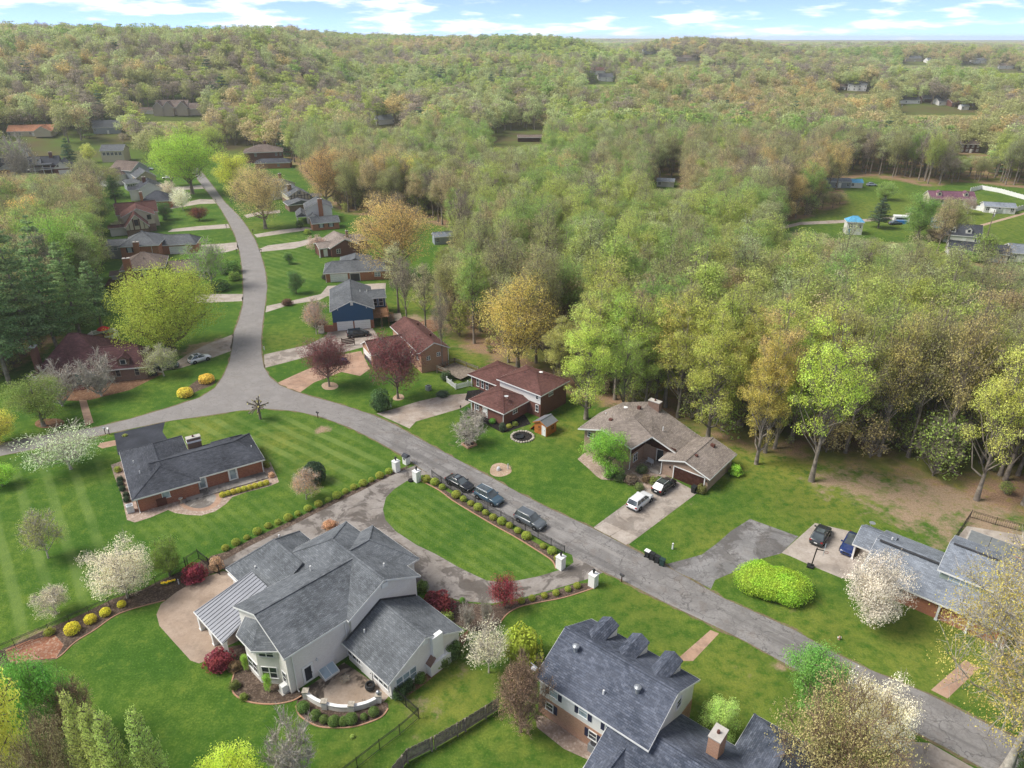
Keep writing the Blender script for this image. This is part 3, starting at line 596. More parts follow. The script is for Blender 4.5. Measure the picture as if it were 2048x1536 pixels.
S('maroon_house_driveway', [(552, 767), (597, 787), (628, 765), (683, 744), (720, 752), (740, 738), (722, 702), (690, 708), (640, 728), (600, 745)], 0.008, 'concrete_pink')
S('blue_house_driveway', [(528, 709), (615, 690), (652, 672), (660, 655), (745, 656), (758, 676), (735, 692), (690, 704), (620, 712), (560, 728), (529, 736)], 0.009, 'concrete_drive')
S('curved_driveway', [(531, 625), (581, 609), (639, 600), (655, 592), (700, 600), (770, 590), (772, 566), (655, 572), (642, 588), (581, 602), (533, 612)], 0.009, 'concrete_clean')
S('straight_driveway', [(514, 500), (535, 491), (598, 483), (640, 473), (645, 481), (588, 497), (520, 504)], 0.009, 'concrete_clean')
S('upper_driveway', [(508, 469), (560, 460), (612, 454), (632, 458), (581, 465), (514, 475)], 0.009, 'concrete_clean')
S('top_driveway', [(488, 430), (520, 423), (560, 420), (560, 426), (520, 429), (494, 436)], 0.009, 'concrete_clean')
S('tudor_driveway', [(456, 448), (400, 452), (345, 458), (335, 464), (400, 460), (460, 456)], 0.009, 'concrete_clean')
S('ranch_driveway', [(476, 484), (448, 487), (400, 490), (345, 495), (345, 508), (400, 508), (450, 505), (480, 497)], 0.009, 'concrete_clean')
S('brick_house_driveway', [(488, 588), (427, 588), (390, 590), (390, 606), (427, 605), (486, 602)], 0.009, 'concrete_clean')
S('upper_left_driveway', [(426, 399), (400, 398), (340, 412), (340, 418), (400, 408), (432, 407)], 0.009, 'concrete_clean')
S('far_left_driveway', [(405, 370), (380, 372), (330, 376), (330, 381), (380, 379), (412, 377)], 0.009, 'concrete_clean')
S('dirt_driveway', [(468, 668), (410, 690), (376, 708), (325, 742), (362, 736), (410, 721), (462, 702)], 0.009, 'gravel_drive')
S('cottage_walk', [(158, 800), (173, 800), (187, 845), (171, 852)], 0.010, 'concrete_pink')
S('cottage_bed', [(100, 800), (160, 802), (180, 800), (260, 780), (325, 748), (318, 740), (240, 760), (100, 785)], 0.008, 'leaf_litter')
S('corner_lot_pavement', [(1800, 1482), (1860, 1486), (1905, 1512), (1990, 1560), (1960, 1640), (1770, 1640), (1775, 1540)], 0.009, 'concrete_drive')
S('right_house_walk', [(1862, 1380), (1895, 1397), (1960, 1335), (1930, 1320)], 0.010, 'concrete_pink')
S('maple_ring', [(643, 771), (650, 765), (668, 765), (677, 772), (668, 779), (650, 779)], 0.012, 'straw', 4)
S('second_maple_ring', [(786, 795), (795, 788), (806, 790), (808, 797), (798, 801), (788, 800)], 0.012, 'straw', 4)
S('tree_bed', [(70, 845), (85, 838), (120, 838), (128, 848), (100, 856), (75, 854)], 0.012, 'leaf_litter', 4)
S('corner_bed', [(360, 790), (395, 760), (425, 752), (428, 768), (400, 780), (372, 793)], 0.012, 'mulch', 4)
S('utility_bed', [(980, 945), (985, 930), (1003, 926), (1020, 934), (1022, 945), (1005, 953), (988, 952)], 0.012, 'straw', 4)
S('far_clay_field', [(1800, 222), (1862, 219), (1925, 228), (1918, 238), (1850, 234)], 0.30, 'dirt_clay')
S('valley_track', [(1540, 458), (1600, 444), (1660, 441), (1730, 438), (1800, 432), (1830, 420), (1835, 424), (1805, 437), (1735, 443), (1665, 447), (1600, 450), (1545, 463)], 0.012, 'gravel_drive')
S('field_path', [(1940, 455), (2048, 425), (2150, 405), (2150, 409), (2048, 429), (1945, 458)], 0.010, 'straw')
S('bare_bank', [(835, 650), (852, 640), (880, 642), (884, 655), (860, 665)], 0.008, 'leaf_litter', 4)
# ------------------------------------------------------------ houses
CACHE = {}
def rotv(x, y, a): return x * math.cos(a) - y * math.sin(a), x * math.sin(a) + y * math.cos(a)
class House:
    """a house in its own frame: x along the front, y to the back, built of roofed blocks, windows, doors and trim"""
    def __init__(s, name, label, loc, ang, cat='house', z=0.0):
        s.o = thing(name, label, cat, (loc[0], loc[1], z), math.radians(ang))
    def part(s, name, mb, mat, label=None, parent=None, smooth=False):
        q = mb.build(name, mat, parent or s.o, smooth)
        if label: q['label'] = label
        return q
    def walls(s, x0, x1, y0, y1, z0, z1, mat, name='wall'):
        return s.part(name, MB().box(x0, x1, y0, y1, z0, z1), mat)
    def block(s, x0, x1, y0, y1, ze, zr, axis='x', i0=0.0, i1=0.0, wall='brick_red', roof='roof_grey', z0=0.0, oh=0.45, og=0.32, rc=0.5, th=0.16, trim='white_trim', gablemat=None, base=None, walls=True):
        """roof edges at x0..x1, y0..y1 (height ze), ridge zr; i0/i1 = how far the ridge ends stand in (0 = gable)"""
        if axis == 'x': a0, a1, t0, t1 = x0, x1, y0, y1; P = lambda a, t, z: (a, t, z)
        else: a0, a1, t0, t1 = y0, y1, x0, x1; P = lambda a, t, z: (t, a, z)
        tc = t0 + (t1 - t0) * rc; r0, r1 = a0 + i0, a1 - i1
        v = [P(a0, t0, ze), P(a1, t0, ze), P(a1, t1, ze), P(a0, t1, ze), P(r0, tc, zr), P(r1, tc, zr)]
        lo = [P(a0, t0, ze - th), P(a1, t0, ze - th), P(a1, t1, ze - th), P(a0, t1, ze - th), P(r0, tc, zr - th), P(r1, tc, zr - th)]
        fl = (axis == 'y')
        F = lambda *i: tuple(i[::-1]) if fl else tuple(i)
        mb = MB(); fs = [F(0, 1, 5, 4), F(2, 3, 4, 5)]
        fs += [F(3, 0, 4)] if i0 else []; fs += [F(1, 2, 5)] if i1 else []
        fs += [F(6, 10, 11, 7), F(8, 11, 10, 9)]
        fs += [F(9, 10, 6)] if i0 else []; fs += [F(7, 11, 8)] if i1 else []
        fs += [F(0, 6, 7, 1), F(2, 8, 9, 3)]
        fs += [F(3, 9, 6, 0)] if i0 else [F(0, 4, 10, 6), F(4, 3, 9, 10)]
        fs += [F(1, 7, 8, 2)] if i1 else [F(1, 7, 11, 5), F(5, 11, 8, 2)]
        mb.add(v + lo, fs); r = s.part('roof', mb, roof)
        # ridge cap
        cap = MB(); cap.bar(P(r0, tc, zr + 0.015), P(r1, tc, zr + 0.015), 0.26, 0.05)
        for k, (e, i) in enumerate(((a0, i0), (a1, i1))):
            if i:
                rr = r0 if k == 0 else r1
                for t in (t0, t1): cap.bar(P(e, t, ze + 0.015), P(rr, tc, zr + 0.015), 0.22, 0.04)
        q = cap.build('ridge_cap', roof, r)
        # fascia and rakes
        tr = MB(); d = 0.025; b = 0.22
        for t, sg in ((t0, -1), (t1, 1)):
            ta, tb = sorted((t + sg * d, t - sg * 0.05))
            if axis == 'x': tr.box(a0 - d, a1 + d, ta, tb, ze - b, ze - 0.012)
            else: tr.box(ta, tb, a0 - d, a1 + d, ze - b, ze - 0.012)
        for e, i, sg in ((a0, i0, -1), (a1, i1, 1)):
            ea, eb = sorted((e + sg * d, e - sg * 0.05))
            if i:
                if axis == 'x': tr.box(ea, eb, t0, t1, ze - b, ze - 0.012)
                else: tr.box(t0, t1, ea, eb, ze - b, ze - 0.012)
            else:
                tr.section([(t0, ze - 0.012), (tc, zr - 0.012), (t1, ze - 0.012), (t1, ze - b), (tc, zr - b), (t0, ze - b)], ea, eb, axis)
        s.part('fascia', tr, trim)
        if walls:
            m0 = (zr - ze) / (tc - t0); m1 = (zr - ze) / (t1 - tc)
            w0, w1 = t0 + oh, t1 - oh; e0, e1 = (a0 + (oh if i0 else og)), (a1 - (oh if i1 else og))
            zw0, zw1 = ze + oh * m0 - th - 0.03, ze + oh * m1 - th - 0.03
            if i0 or i1: zz = ze - 0.06
            sec = [(w0, z0), (w1, z0)]
            if not i0 and not i1: sec += [(w1, zw1), (tc, zr - th - 0.03), (w0, zw0)]
            else: sec += [(w1, ze - 0.05), (w0, ze - 0.05)]
            mb = MB(); mb.section(sec[::-1] if axis == 'x' else sec, e0, e1, axis)
            if (i0 == 0) != (i1 == 0):      # one gable end on a hipped block
                ga, gb = (e0, e0 + 0.2) if i0 == 0 else (e1 - 0.2, e1)
                tri = [(w0, ze - 0.06), (w1, ze - 0.06), (w1, zw1), (tc, zr - th - 0.03), (w0, zw0)]
                mb.section(tri[::-1] if axis == 'x' else tri, ga, gb, axis)
            s.part('wall', mb, wall)
            if gablemat and not (i0 and i1):
                for e, i, sg in ((e0, i0, -1), (e1, i1, 1)):
                    if i: continue
                    ea, eb = sorted((e, e + sg * 0.03)); hz = ze - 0.1
                    tri = [(w0 - 0.01, hz), (w1 + 0.01, hz), (w1 + 0.01, zw1 - 0.0), (tc, zr - th - 0.035), (w0 - 0.01, zw0 - 0.0)]
                    mb = MB(); mb.section(tri[::-1] if axis == 'x' else tri, ea, eb, axis); s.part('gable_cladding', mb, gablemat)
            if base:
                mat, hb = base; x_0, x_1, y_0, y_1 = (e0, e1, w0, w1) if axis == 'x' else (w0, w1, e0, e1)
                s.walls(x_0 - 0.035, x_1 + 0.035, y_0 - 0.035, y_1 + 0.035, z0, hb, mat, 'lower_wall')
        return r
    def _at(s, name, key, make, x, y, z, face, mat, parent=None):
        if key not in CACHE: CACHE[key] = make().mesh(name, mat)
        return link(name, CACHE[key], parent or s.o, (x, y, z), math.radians(face + 90))
    def window(s, x, y, z, w, h, face=-90, n=1, pane='glass', frame='white_trim', rows=2, shutters=None, sill=True):
        """outward direction `face` in degrees; local -y looks out"""
        def fr():
            mb = MB(); b = 0.07
            for sx in (-1, 1): mb.box(sx * w / 2 - b / 2, sx * w / 2 + b / 2, -0.07, 0.03, 0, h)
            mb.box(-w / 2 - b / 2, w / 2 + b / 2, -0.075, 0.03, h - b / 2, h + b / 2); mb.box(-w / 2 - 0.1, w / 2 + 0.1, -0.11, 0.03, -b / 2, b / 2)
            return mb
        def mu():
            mb = MB()
            for k in range(1, n): mb.box(-w / 2 + k * w / n - 0.05, -w / 2 + k * w / n + 0.05, -0.062, 0.02, 0.04, h - 0.04)
            for k in range(1, rows): mb.box(-w / 2 + 0.03, w / 2 - 0.03, -0.05, 0.02, k * h / rows - 0.03, k * h / rows + 0.03)
            return mb
        o = s._at('window', ('wf', w, h, frame), fr, x, y, z, face, frame)
        s._at('pane', ('wp', w, h, pane), lambda: MB().box(-w / 2, w / 2, -0.03, 0.02, 0, h), 0, 0, 0, -90, pane, o)
        if n > 1 or rows > 1: s._at('muntin', ('wm', w, h, n, rows, frame), mu, 0, 0, 0, -90, frame, o)
        if shutters:
            for sg in (-1, 1):
                dx, dy = rotv(sg * (w / 2 + 0.27), 0, math.radians(face + 90))
                s._at('shutter', ('sh', h, shutters), lambda: MB().box(-0.2, 0.2, -0.06, 0.02, -0.02, h + 0.02), x + dx, y + dy, z, face, shutters)
        return o
    def door(s, x, y, z, w, h, face=-90, mat='white_paint', glass=None, frame='white_trim'):
        def fr():
            mb = MB(); b = 0.12
            for sx in (-1, 1): mb.box(sx * (w / 2 + b / 2) - b / 2, sx * (w / 2 + b / 2) + b / 2, -0.07, 0.03, 0, h + b)
            mb.box(-w / 2, w / 2, -0.07, 0.03, h, h + b); return mb
        o = s._at('door', ('d', w, h, mat), lambda: MB().box(-w / 2, w / 2, -0.045, 0.02, 0, h), x, y, z, face, mat)
        s._at('door_frame', ('df', w, h, frame), fr, 0, 0, 0, -90, frame, o)
        if glass: s._at('glass_panel', ('dg', w, h, glass), lambda: MB().box(-w / 2 + 0.13, w / 2 - 0.13, -0.06, 0.0, 0.25, h - 0.15), 0, 0, 0, -90, glass, o)
        s._at('handle', ('dh',), lambda: MB().box(-0.02, 0.02, -0.10, 0, 0.95, 1.1), w / 2 - 0.1, 0, 0, -90, 'bronze', o)
        return o
    def garage(s, x, y, z, w, h, face=-90, mat='white_paint', frame='white_trim', rows=4):
        def fr():
            mb = MB(); b = 0.14
            for sx in (-1, 1): mb.box(sx * (w / 2 + b / 2) - b / 2, sx * (w / 2 + b / 2) + b / 2, -0.08, 0.03, 0, h + b)
            mb.box(-w / 2, w / 2, -0.08, 0.03, h, h + b); return mb
        o = s._at('garage_door', ('gf', w, h, frame), fr, x, y, z, face, frame)
        for k in range(rows):
            s._at('panel', ('gp', w, h, mat, rows), lambda: MB().box(-w / 2, w / 2, -0.035, 0.02, 0.012, h / rows - 0.012), 0, 0, k * h / rows, -90, mat, o)
        s._at('backing', ('gb', w, h), lambda: MB().box(-w / 2, w / 2, -0.012, 0.02, 0, h), 0, 0, 0, -90, 'dark_trim', o)
        return o
    def chimney(s, x, y, z0, z1, w, d, mat='brick_red', cap='concrete_cap'):
        q = s.part('chimney', MB().box(x - w / 2, x + w / 2, y - d / 2, y + d / 2, z0, z1), mat)
        MB().box(x - w / 2 - 0.06, x + w / 2 + 0.06, y - d / 2 - 0.06, y + d / 2 + 0.06, z1 + 0.0, z1 + 0.12).build('chimney_cap', cap, q)
        MB().lathe([(0.16, z1 + 0.12), (0.13, z1 + 0.4)], 8, 0, (x, y, 0)).build('flue', 'copper_vent', q)
        return q
    def vent(s, x, y, z, r=0.09, h=0.35, mat='white_trim', cap=False):
        mb = MB().lathe([(r, -0.3), (r, h)] if not cap else [(r * .6, -0.3), (r * .6, h * .5), (r, h * .5), (r * 1.05, h * .8), (r * .4, h)], 10, 0, (x, y, z))
        return s.part('roof_vent', mb, mat, smooth=False)
    def column(s, x, y, z0, z1, w=0.25, mat='white_paint'):
        mb = MB().box(x - w / 2, x + w / 2, y - w / 2, y + w / 2, z0, z1); mb.box(x - w / 2 - .05, x + w / 2 + .05, y - w / 2 - .05, y + w / 2 + .05, z0, z0 + .18); mb.box(x - w / 2 - .05, x + w / 2 + .05, y - w / 2 - .05, y + w / 2 + .05, z1 - .18, z1)
        return s.part('column', mb, mat)
    def downspout(s, x, y, z1, mat='white_trim'):
        return s.part('downspout', MB().box(x - .05, x + .05, y - .05, y + .05, 0.05, z1).box(x - .05, x + .05, y - .3, y - .05, .05, .14), mat)
    def dormer(s, x, y0, y1, z0, ze, zr, w, wall='siding_white', roof='roof_navy', pane='glass', toward=-1):
        """small gabled dormer whose front stands at y0"""
        ya, yb = sorted((y0, y1)); t0, t1 = x - w / 2, x + w / 2
        d = s.part('dormer', MB().section([(t0 + .12, z0), (t1 - .12, z0), (t1 - .12, ze - .2), (x, zr - .14), (t0 + .12, ze - .2)], ya + .1, yb - .1, 'y'), wall)
        MB().section([(t0, ze - .1), (x, zr), (t1, ze - .1), (t1, ze - .22), (x, zr - .12), (t0, ze - .22)][::-1], ya, yb, 'y').build('dormer_roof', roof, d)
        f = -90 if toward < 0 else 90; yy = (y0 + .1) if toward < 0 else (y0 - .1)
        if ze - z0 > 0.8:
            s._at('dormer_window', ('dwf', w), lambda: MB().box(-w * .24, w * .24, -.05, .02, 0, .95), x, yy, ze - 1.0, f, 'white_trim', d)
            s._at('dormer_pane', ('dwp', w), lambda: MB().box(-w * .2, w * .2, -.065, .0, 0.05, .9), x, yy, ze - 1.0, f, pane, d)
        return d

# 1 --- the large cream brick house
H = House('cream_brick_house', 'large two-storey cream brick house with blue-grey roof beside the oval lawn', W(584, 1308, 5.4).xy, 46.27)
RB, CB = 'roof_bluegrey', 'brick_cream'
H.block(-0.9, 11.1, 0, 10.4, 5.4, 7.75, 'x', 0, 0.01, CB, RB)
H.block(6.4, 16.1, -0.35, 14.2, 5.4, 7.9, 'y', 0, 4.6, CB, RB)
H.block(2.4, 12.4, 10.2, 19.6, 3.1, 6.3, 'y', 0.01, 3.2, CB, RB, oh=.4)
H.block(11.35, 17.9, 2.1, 11.2, 5.38, 7.7, 'x', 0.01, 3.6, CB, RB)
H.block(5.6, 15.7, -7.75, 0.2, 2.55, 5.2, 'y', 0, 0, CB, RB, og=.25)
# porch with standing-seam metal roof
pr = H.part('porch_roof', MB().add([(-3.2, 9.2, 2.55), (-3.2, 16.0, 2.55), (3.6, 15.2, 4.55), (3.6, 10.4, 4.55), (-3.2, 9.2, 2.43), (-3.2, 16.0, 2.43), (3.6, 15.2, 4.43), (3.6, 10.4, 4.43)],
     [(0, 3, 2, 1), (4, 5, 6, 7), (0, 1, 5, 4), (1, 2, 6, 5), (2, 3, 7, 6), (3, 0, 4, 7)]), 'roof_metal')
for k in range(13):
    t = 9.35 + k * 0.54; 
    y1 = min(max(t, 10.45), 15.1)
    MB().bar((-3.2, t, 2.585), (3.6, y1 if t < 10.4 or t > 15.1 else t, 4.585), 0.06, 0.07).build('seam', 'roof_metal', pr)
for y in (9.5, 12.4, 15.6): H.column(-2.9, y, 0, 2.5, 0.42)
H.part('porch_beam', MB().box(-3.1, -2.7, 9.3, 15.9, 2.15, 2.44), 'white_paint')
H.part('porch_fascia', MB().box(-3.26, -3.14, 9.15, 16.05, 2.35, 2.53), 'white_trim')
sc = H.part('patio_screen', MB().box(-2.75, -2.68, 13.2, 14.2, 0.05, 1.7), 'white_trim', 'white panel leaning in the porch')
# octagonal bay
bx = [(-0.55, 8.0), (-2.0, 6.4), (-2.0, 3.9), (-0.6, 2.1), (0.6, 2.1), (0.6, 8.0)]
H.part('bay', MB().prism(bx, 0, 5.1), CB)
bo = [(-0.6, 8.5), (-2.5, 6.7), (-2.5, 3.6), (-0.6, 1.6)]
mb = MB(); mb.add([(x, y, 5.05) for x, y in bo] + [(-0.58, 5.1, 6.75)], [(0, 1, 4), (1, 2, 4), (2, 3, 4), (3, 2, 1, 0), (0, 4, 3)])
H.part('bay_roof', mb, RB)
mb = MB()
for (p, q) in zip(bo[:-1], bo[1:]): mb.bar((*p, 4.94), (*q, 4.94), 0.08, 0.2)
H.part('bay_fascia', mb, 'white_trim')
fa = math.degrees(math.atan2(2.1 - 3.9, -0.6 + 2.0)) - 90
H.window(-2.0, 5.15, 0.9, 2.0, 1.5, 180, 2, rows=2); H.window(-2.0, 5.15, 3.9, 1.6, .8, 180, 2)
H.window(-1.32, 3.02, 0.9, 1.6, 1.5, fa, 2); H.window(-1.32, 3.02, 3.85, 1.55, .8, fa, 2)
H.window(-0.585, 1.3, 0.9, .75, 1.5, 180, 1)
H.window(-0.585, 9.2, 0.9, 1.0, 1.5, 180, 1)
H.part('attic_vent', MB().box(-0.64, -0.57, 4.75, 5.45, 6.55, 7.1), 'white_trim')
H.door(1.5, 0.44, 0.12, 1.0, 2.15, -90, glass='glass')
H.part('wall_lamp', MB().box(2.55, 2.7, 0.2, 0.45, 2.2, 2.45), 'pale_metal')
hb = H.part('basement_hatch', MB().add([(2.6, -.75, .0), (4.4, -.75, 0), (4.4, .44, 0), (2.6, .44, 0), (2.6, -.75, .25), (4.4, -.75, .25), (4.4, .44, .75), (2.6, .44, .75)], [(0, 1, 5, 4), (1, 2, 6, 5), (2, 3, 7, 6), (3, 0, 4, 7), (4, 5, 6, 7)]), 'white_trim')
for k in range(2): MB().add([(2.68 + k * .84, -.7, .29), (3.46 + k * .84, -.7, .29), (3.46 + k * .84, .4, .75), (2.68 + k * .84, .4, .75)], [(0, 1, 2, 3)]).build('hatch_pane', 'glass_pale', hb)
for y, n in ((-0.95, 3), (-5.6, 3)): H.window(6.03, y - .3, 0.95, 2.3, 1.35, 180, n)
H.door(6.03, -3.4, 0.12, 1.7, 2.1, 180)
H.window(6.03, -2.3, 1.0, .5, 1.2, 180); 
H.window(8.0, -7.5, 0.7, 2.6, 1.5, -90, 3, pane='glass_pale')
ch = H.part('chimney', MB().box(11.3, 12.7, -7.95, -7.45, 0, 4.6).box(10.6, 13.4, -8.25, -7.45, 0, 1.5), 'white_paint')
MB().add([(10.55, -8.3, 1.5), (11.35, -8.3, 2.2), (11.35, -7.45, 2.2), (10.55, -7.45, 1.5), (10.55, -8.3, 1.42), (11.35, -8.3, 2.12), (11.35, -7.45, 2.12), (10.55, -7.45, 1.42)], [(0, 1, 2, 3), (7, 6, 5, 4), (0, 4, 5, 1), (1, 5, 6, 2), (2, 6, 7, 3), (3, 7, 4, 0)]).build('chimney_shoulder', 'brick_brown', ch)
H.part('attic_vent', MB().box(10.3, 11.0, -7.55, -7.46, 4.1, 4.6), 'white_trim')
H.part('attic_vent', MB().box(11.0, 11.8, -.14, -.02, 6.6, 7.2), 'white_trim')
H.part('flashing', MB().section([(5.9, 2.78), (10.65, 5.27), (15.4, 2.78), (15.4, 2.95), (10.65, 5.44), (5.9, 2.95)], -0.16, -0.05, 'y'), 'dark_trim')
for x, y in ((6.35, 0.35), (0.05, 0.30)): H.downspout(x, y, 5.2)
for x, y, z in ((7.4, 8.2, 6.75), (13.2, 2.4, 7.0), (7.6, -1.2, 3.65), (8.5, 17.2, 5.6), (4.3, 15.6, 4.3)): H.vent(x, y, z)
H.column(17.2, 3.2, 0, 5.2, .3); H.column(17.2, 10.2, 0, 5.2, .3)
H.part('rain_rail', MB().box(2.2, 2.3, 14.2, 18.8, 2.7, 2.95), 'white_trim')
for y in (14.6, 16.2, 17.8): H.window(2.8, y, 1.0, .9, 1.3, 180)
H.window(17.58, 6.6, 2.0, 1.6, 2.4, 0, 2); H.window(15.6, 12.6, 3.4, 1.4, 1.3, 0, 2)

# 2 --- house with navy shingles and three dormers
H = House('dormered_house', 'two-storey white and brick house with navy shingles and three dormers facing the road', W(1069, 1353, 5.0).xy, -39.5)
H.block(0, 12.4, 0, 9.8, 5.0, 7.6, 'x', 0, 0, 'siding_white', 'roof_navy', base=('brick_salmon', 2.55))
for x in (2.6, 6.1, 9.7):
    H.dormer(x, 9.35, 5.5, 5.0, 6.75, 7.2, 1.95, 'siding_white', 'roof_navy', toward=1)
for x in (2.0, 5.4, 8.3): H.window(x, 0.445, 3.3, .95, 1.25, -90, 1, 'glass_pale', shutters='shutter_navy')
for x in (1.6, 6.6, 8.7): H.window(x, 0.41, 1.2, .85, 1.0, -90, 1, shutters='shutter_navy')
H.window(12.08, 6.1, 4.4, .9, 1.1, 0, 1)
H.part('attic_vent', MB().box(12.05, 12.15, 4.7, 5.1, 6.1, 6.5), 'white_trim')
for x, y, z in ((2.2, 3.6, 7.0), (9.2, 3.3, 6.85)): H.vent(x, y, z, .33, .7, 'grey_metal', True)
H.vent(6.6, 1.8, 6.05)
H.block(8.1, 24.0, -3.6, 7.2, 2.5, 5.0, 'x', 0.0, 5.2, 'siding_white', 'roof_navy')
H.block(17.4, 25.5, 1.5, 11.6, 2.48, 5.15, 'y', 0.0, 3.8, 'siding_white', 'roof_navy')
H.block(8.0, 12.6, -8.5, 1.0, 2.45, 4.0, 'y', 0, 0, 'siding_white', 'roof_navy')
H.chimney(16.6, 4.4, 3.2, 6.2, 1.05, 1.6, 'brick_salmon')
sk = H.part('skylight', MB().add([(9.1, -3.0, 2.95), (10.6, -3.0, 3.50), (10.6, -1.4, 3.5), (9.1, -1.4, 2.95), (9.1, -3.0, 3.15), (10.6, -3.0, 3.72), (10.6, -1.4, 3.72), (9.1, -1.4, 3.15)], [(0, 1, 5, 4), (1, 2, 6, 5), (2, 3, 7, 6), (3, 0, 4, 7), (4, 5, 6, 7)]), 'white_trim')
MB().add([(9.22, -2.88, 3.21), (10.48, -2.88, 3.69), (10.48, -1.52, 3.69), (9.22, -1.52, 3.21)], [(0, 1, 2, 3)]).build('skylight_pane', 'glass_pale', sk)
an = MB(); an.bar((-0.15, .4, 5.1), (-0.3, .3, 6.1), .05, .05); an.bar((-.7, .3, 6.1), (.2, .5, 5.6), .05, .05); an.lathe([(.05, 0), (.32, .1)], 10, 0, (-.2, .2, 5.7))
H.part('antenna', an, 'pale_metal')
H.part('wall_lamp', MB().box(9.6, 9.9, -8.5, -8.2, 1, 1.2), 'white_trim')

# 3 --- brick ranch
H = House('brick_ranch_house', 'long single-storey red brick house with dark slate hipped roof and black driveway', W(268, 999.4, 2.5).xy, 32.3)
RS = 'roof_slate_dark'
H.block(-0.3, 8.8, 0, 15.4, 2.5, 4.25, 'y', 4.3, 3.6, 'brick_red', RS)
H.block(3.0, 18.2, 1.0, 10.4, 2.49, 4.35, 'x', 0.01, 3.0, 'brick_red', RS)
H.block(12.3, 17.1, 5.0, 10.6, 2.48, 3.7, 'y', 0.01, 2.2, 'brick_red', RS)
H.door(8.6, 1.44, .25, 1.9, 2.1, -90, 'white_paint', 'glass_pale'); H.part('door_mullion', MB().box(8.53, 8.67, 1.33, 1.45, .25, 2.3), 'white_trim')
H.door(13.4, 1.44, .25, 1.1, 2.1, -90, 'white_paint', 'glass_pale')
H.window(4.0, .44, 1.1, 1.0, 1.2, -90, 1, 'glass_pale', rows=1)
H.part('trellis', MB().box(2.6, 3.9, .28, .40, .1, 1.3), 'brown_trim')
cq = H.chimney(9.9, 10.2, 0, 4.4, 2.0, .9, 'brick_brown'); H.part('chimney_band', MB().box(8.85, 10.95, 9.7, 10.7, 3.7, 4.0), 'white_paint')
H.part('front_walk', MB().box(6.4, 17.9, -0.55, 1.42, 0, .18), 'concrete_grey')
for x, y, z in ((1.2, 9.5, 3.05), (1.6, 5.6, 3.2), (17.2, 4.6, 3.0)): H.vent(x, y, z, .07, .4, 'white_trim')
H.downspout(.3, .35, 2.3); H.downspout(17.75, 1.3, 2.3)
gm = MB().box(6.45, 6.95, -.05, .3, 0, .75)
for y in (4, 8, 12): H.window(.12, y, 1.0, 1.4, 1.2, 180, 2)

# 4 --- tan brick house
H = House('tan_brick_house', 'tan brick house with wide tan roof and brown garage door', W(1317.5, 919.7, 2.5).xy, -40.1)
RT, TB = 'roof_tan', 'brick_tan'
H.block(0, 8.4, 0, 9.2, 2.55, 3.95, 'y', 0, 0, TB, RT, oh=.45, og=.5)
H.garage(4.9, .50, 0, 4.9, 2.1, -90, 'wood_dark', 'white_trim')
# main roof: big asymmetric gable with ridge running back, entry recess cut in front
mb = MB()
A = [(-13.2, -2.6, 4.3), (-9.0, -2.0, 5.35), (-3.4, -2.55, 4.35), (-2.4, 1.8, 4.9), (2.0, 2.8, 2.75), (2.5, 9.8, 2.75), (-7.4, 9.9, 6.1), (-10.9, 6.9, 6.0), (-13.4, 4.0, 4.4), (-7.0, 3.6, 6.05)]
top = [(0, 1, 9, 7, 8), (1, 2, 3, 9), (3, 4, 5, 6, 9), (9, 6, 7)]
n = len(A); low = [(x, y, z - .18) for x, y, z in A]; rim = [0, 1, 2, 3, 4, 5, 6, 7, 8]
mb.add(A + low, top + [tuple(i + n for i in f[::-1]) for f in top] + [(rim[i], n + rim[i], n + rim[(i + 1) % 9], rim[(i + 1) % 9]) for i in range(9)])
H.part('roof', mb, RT)
mb = MB()
for i in range(9): p, q = A[rim[i]], A[rim[(i + 1) % 9]]; mb.bar((p[0], p[1], p[2] - .13), (q[0], q[1], q[2] - .13), .09, .2)
H.part('fascia', mb, 'white_trim')
H.part('wall', MB().prism([(-12.6, -1.6), (-4.0, -1.6), (-4.0, 2.6), (-2.4, 3.2), (1.4, 3.4), (1.8, 9.2), (-7.4, 9.3), (-12.6, 4.0)], 0, 2.62), TB)
H.part('upper_wall', MB().add([(-12.6, -1.6, 2.6), (-4.0, -1.6, 2.6), (-4.0, 2.6, 2.6), (-7.2, 9.0, 2.6), (-12.4, 4.0, 2.6), (-12.6, -1.6, 4.15), (-4.0, -1.6, 4.15), (-4.0, 2.6, 4.6), (-7.2, 8.6, 5.75), (-12.4, 4.0, 4.2), (-9.0, -1.6, 5.0)],
    [(0, 1, 6, 10, 5), (1, 2, 7, 6), (2, 3, 8, 7), (3, 4, 9, 8), (4, 0, 5, 9)]), TB)
H.part('timber_cladding', MB().box(-4.02, -3.93, -1.55, 2.6, 2.55, 4.2).box(-3.95, 1.2, 2.95, 3.1, 2.45, 3.4), 'wood_dark')
H.window(-3.96, -.1, .8, 1.1, 1.3, 0, 2)
H.door(-1.2, 3.27, .1, 1.5, 2.1, -75, 'dark_trim', 'glass'); H.window(.5, 3.3, .9, 1.0, 1.3, -87, 1)
H.window(-11.4, -1.64, 2.9, 1.0, .9, -90, 1)
q = H.chimney(-6.2, 9.0, 4.0, 6.9, 2.0, .9, 'brick_brown')
for x, y, z in ((-9.5, 1.0, 5.4), (-7.6, 6.4, 6.1)): H.part('roof_vent', MB().box(x - .25, x + .25, y - .25, y + .25, z - .3, z + .45), 'copper_vent')
for x, y, z in ((-11.7, 3.0, 5.0), (-2.4, 5.2, 4.75)): H.vent(x, y, z, .08, .4)
H.part('roof_vent', MB().lathe([(.35, -.2), (.35, .15), (.1, .2)], 12, 0, (-9.6, 5.6, 5.9)), 'white_trim')
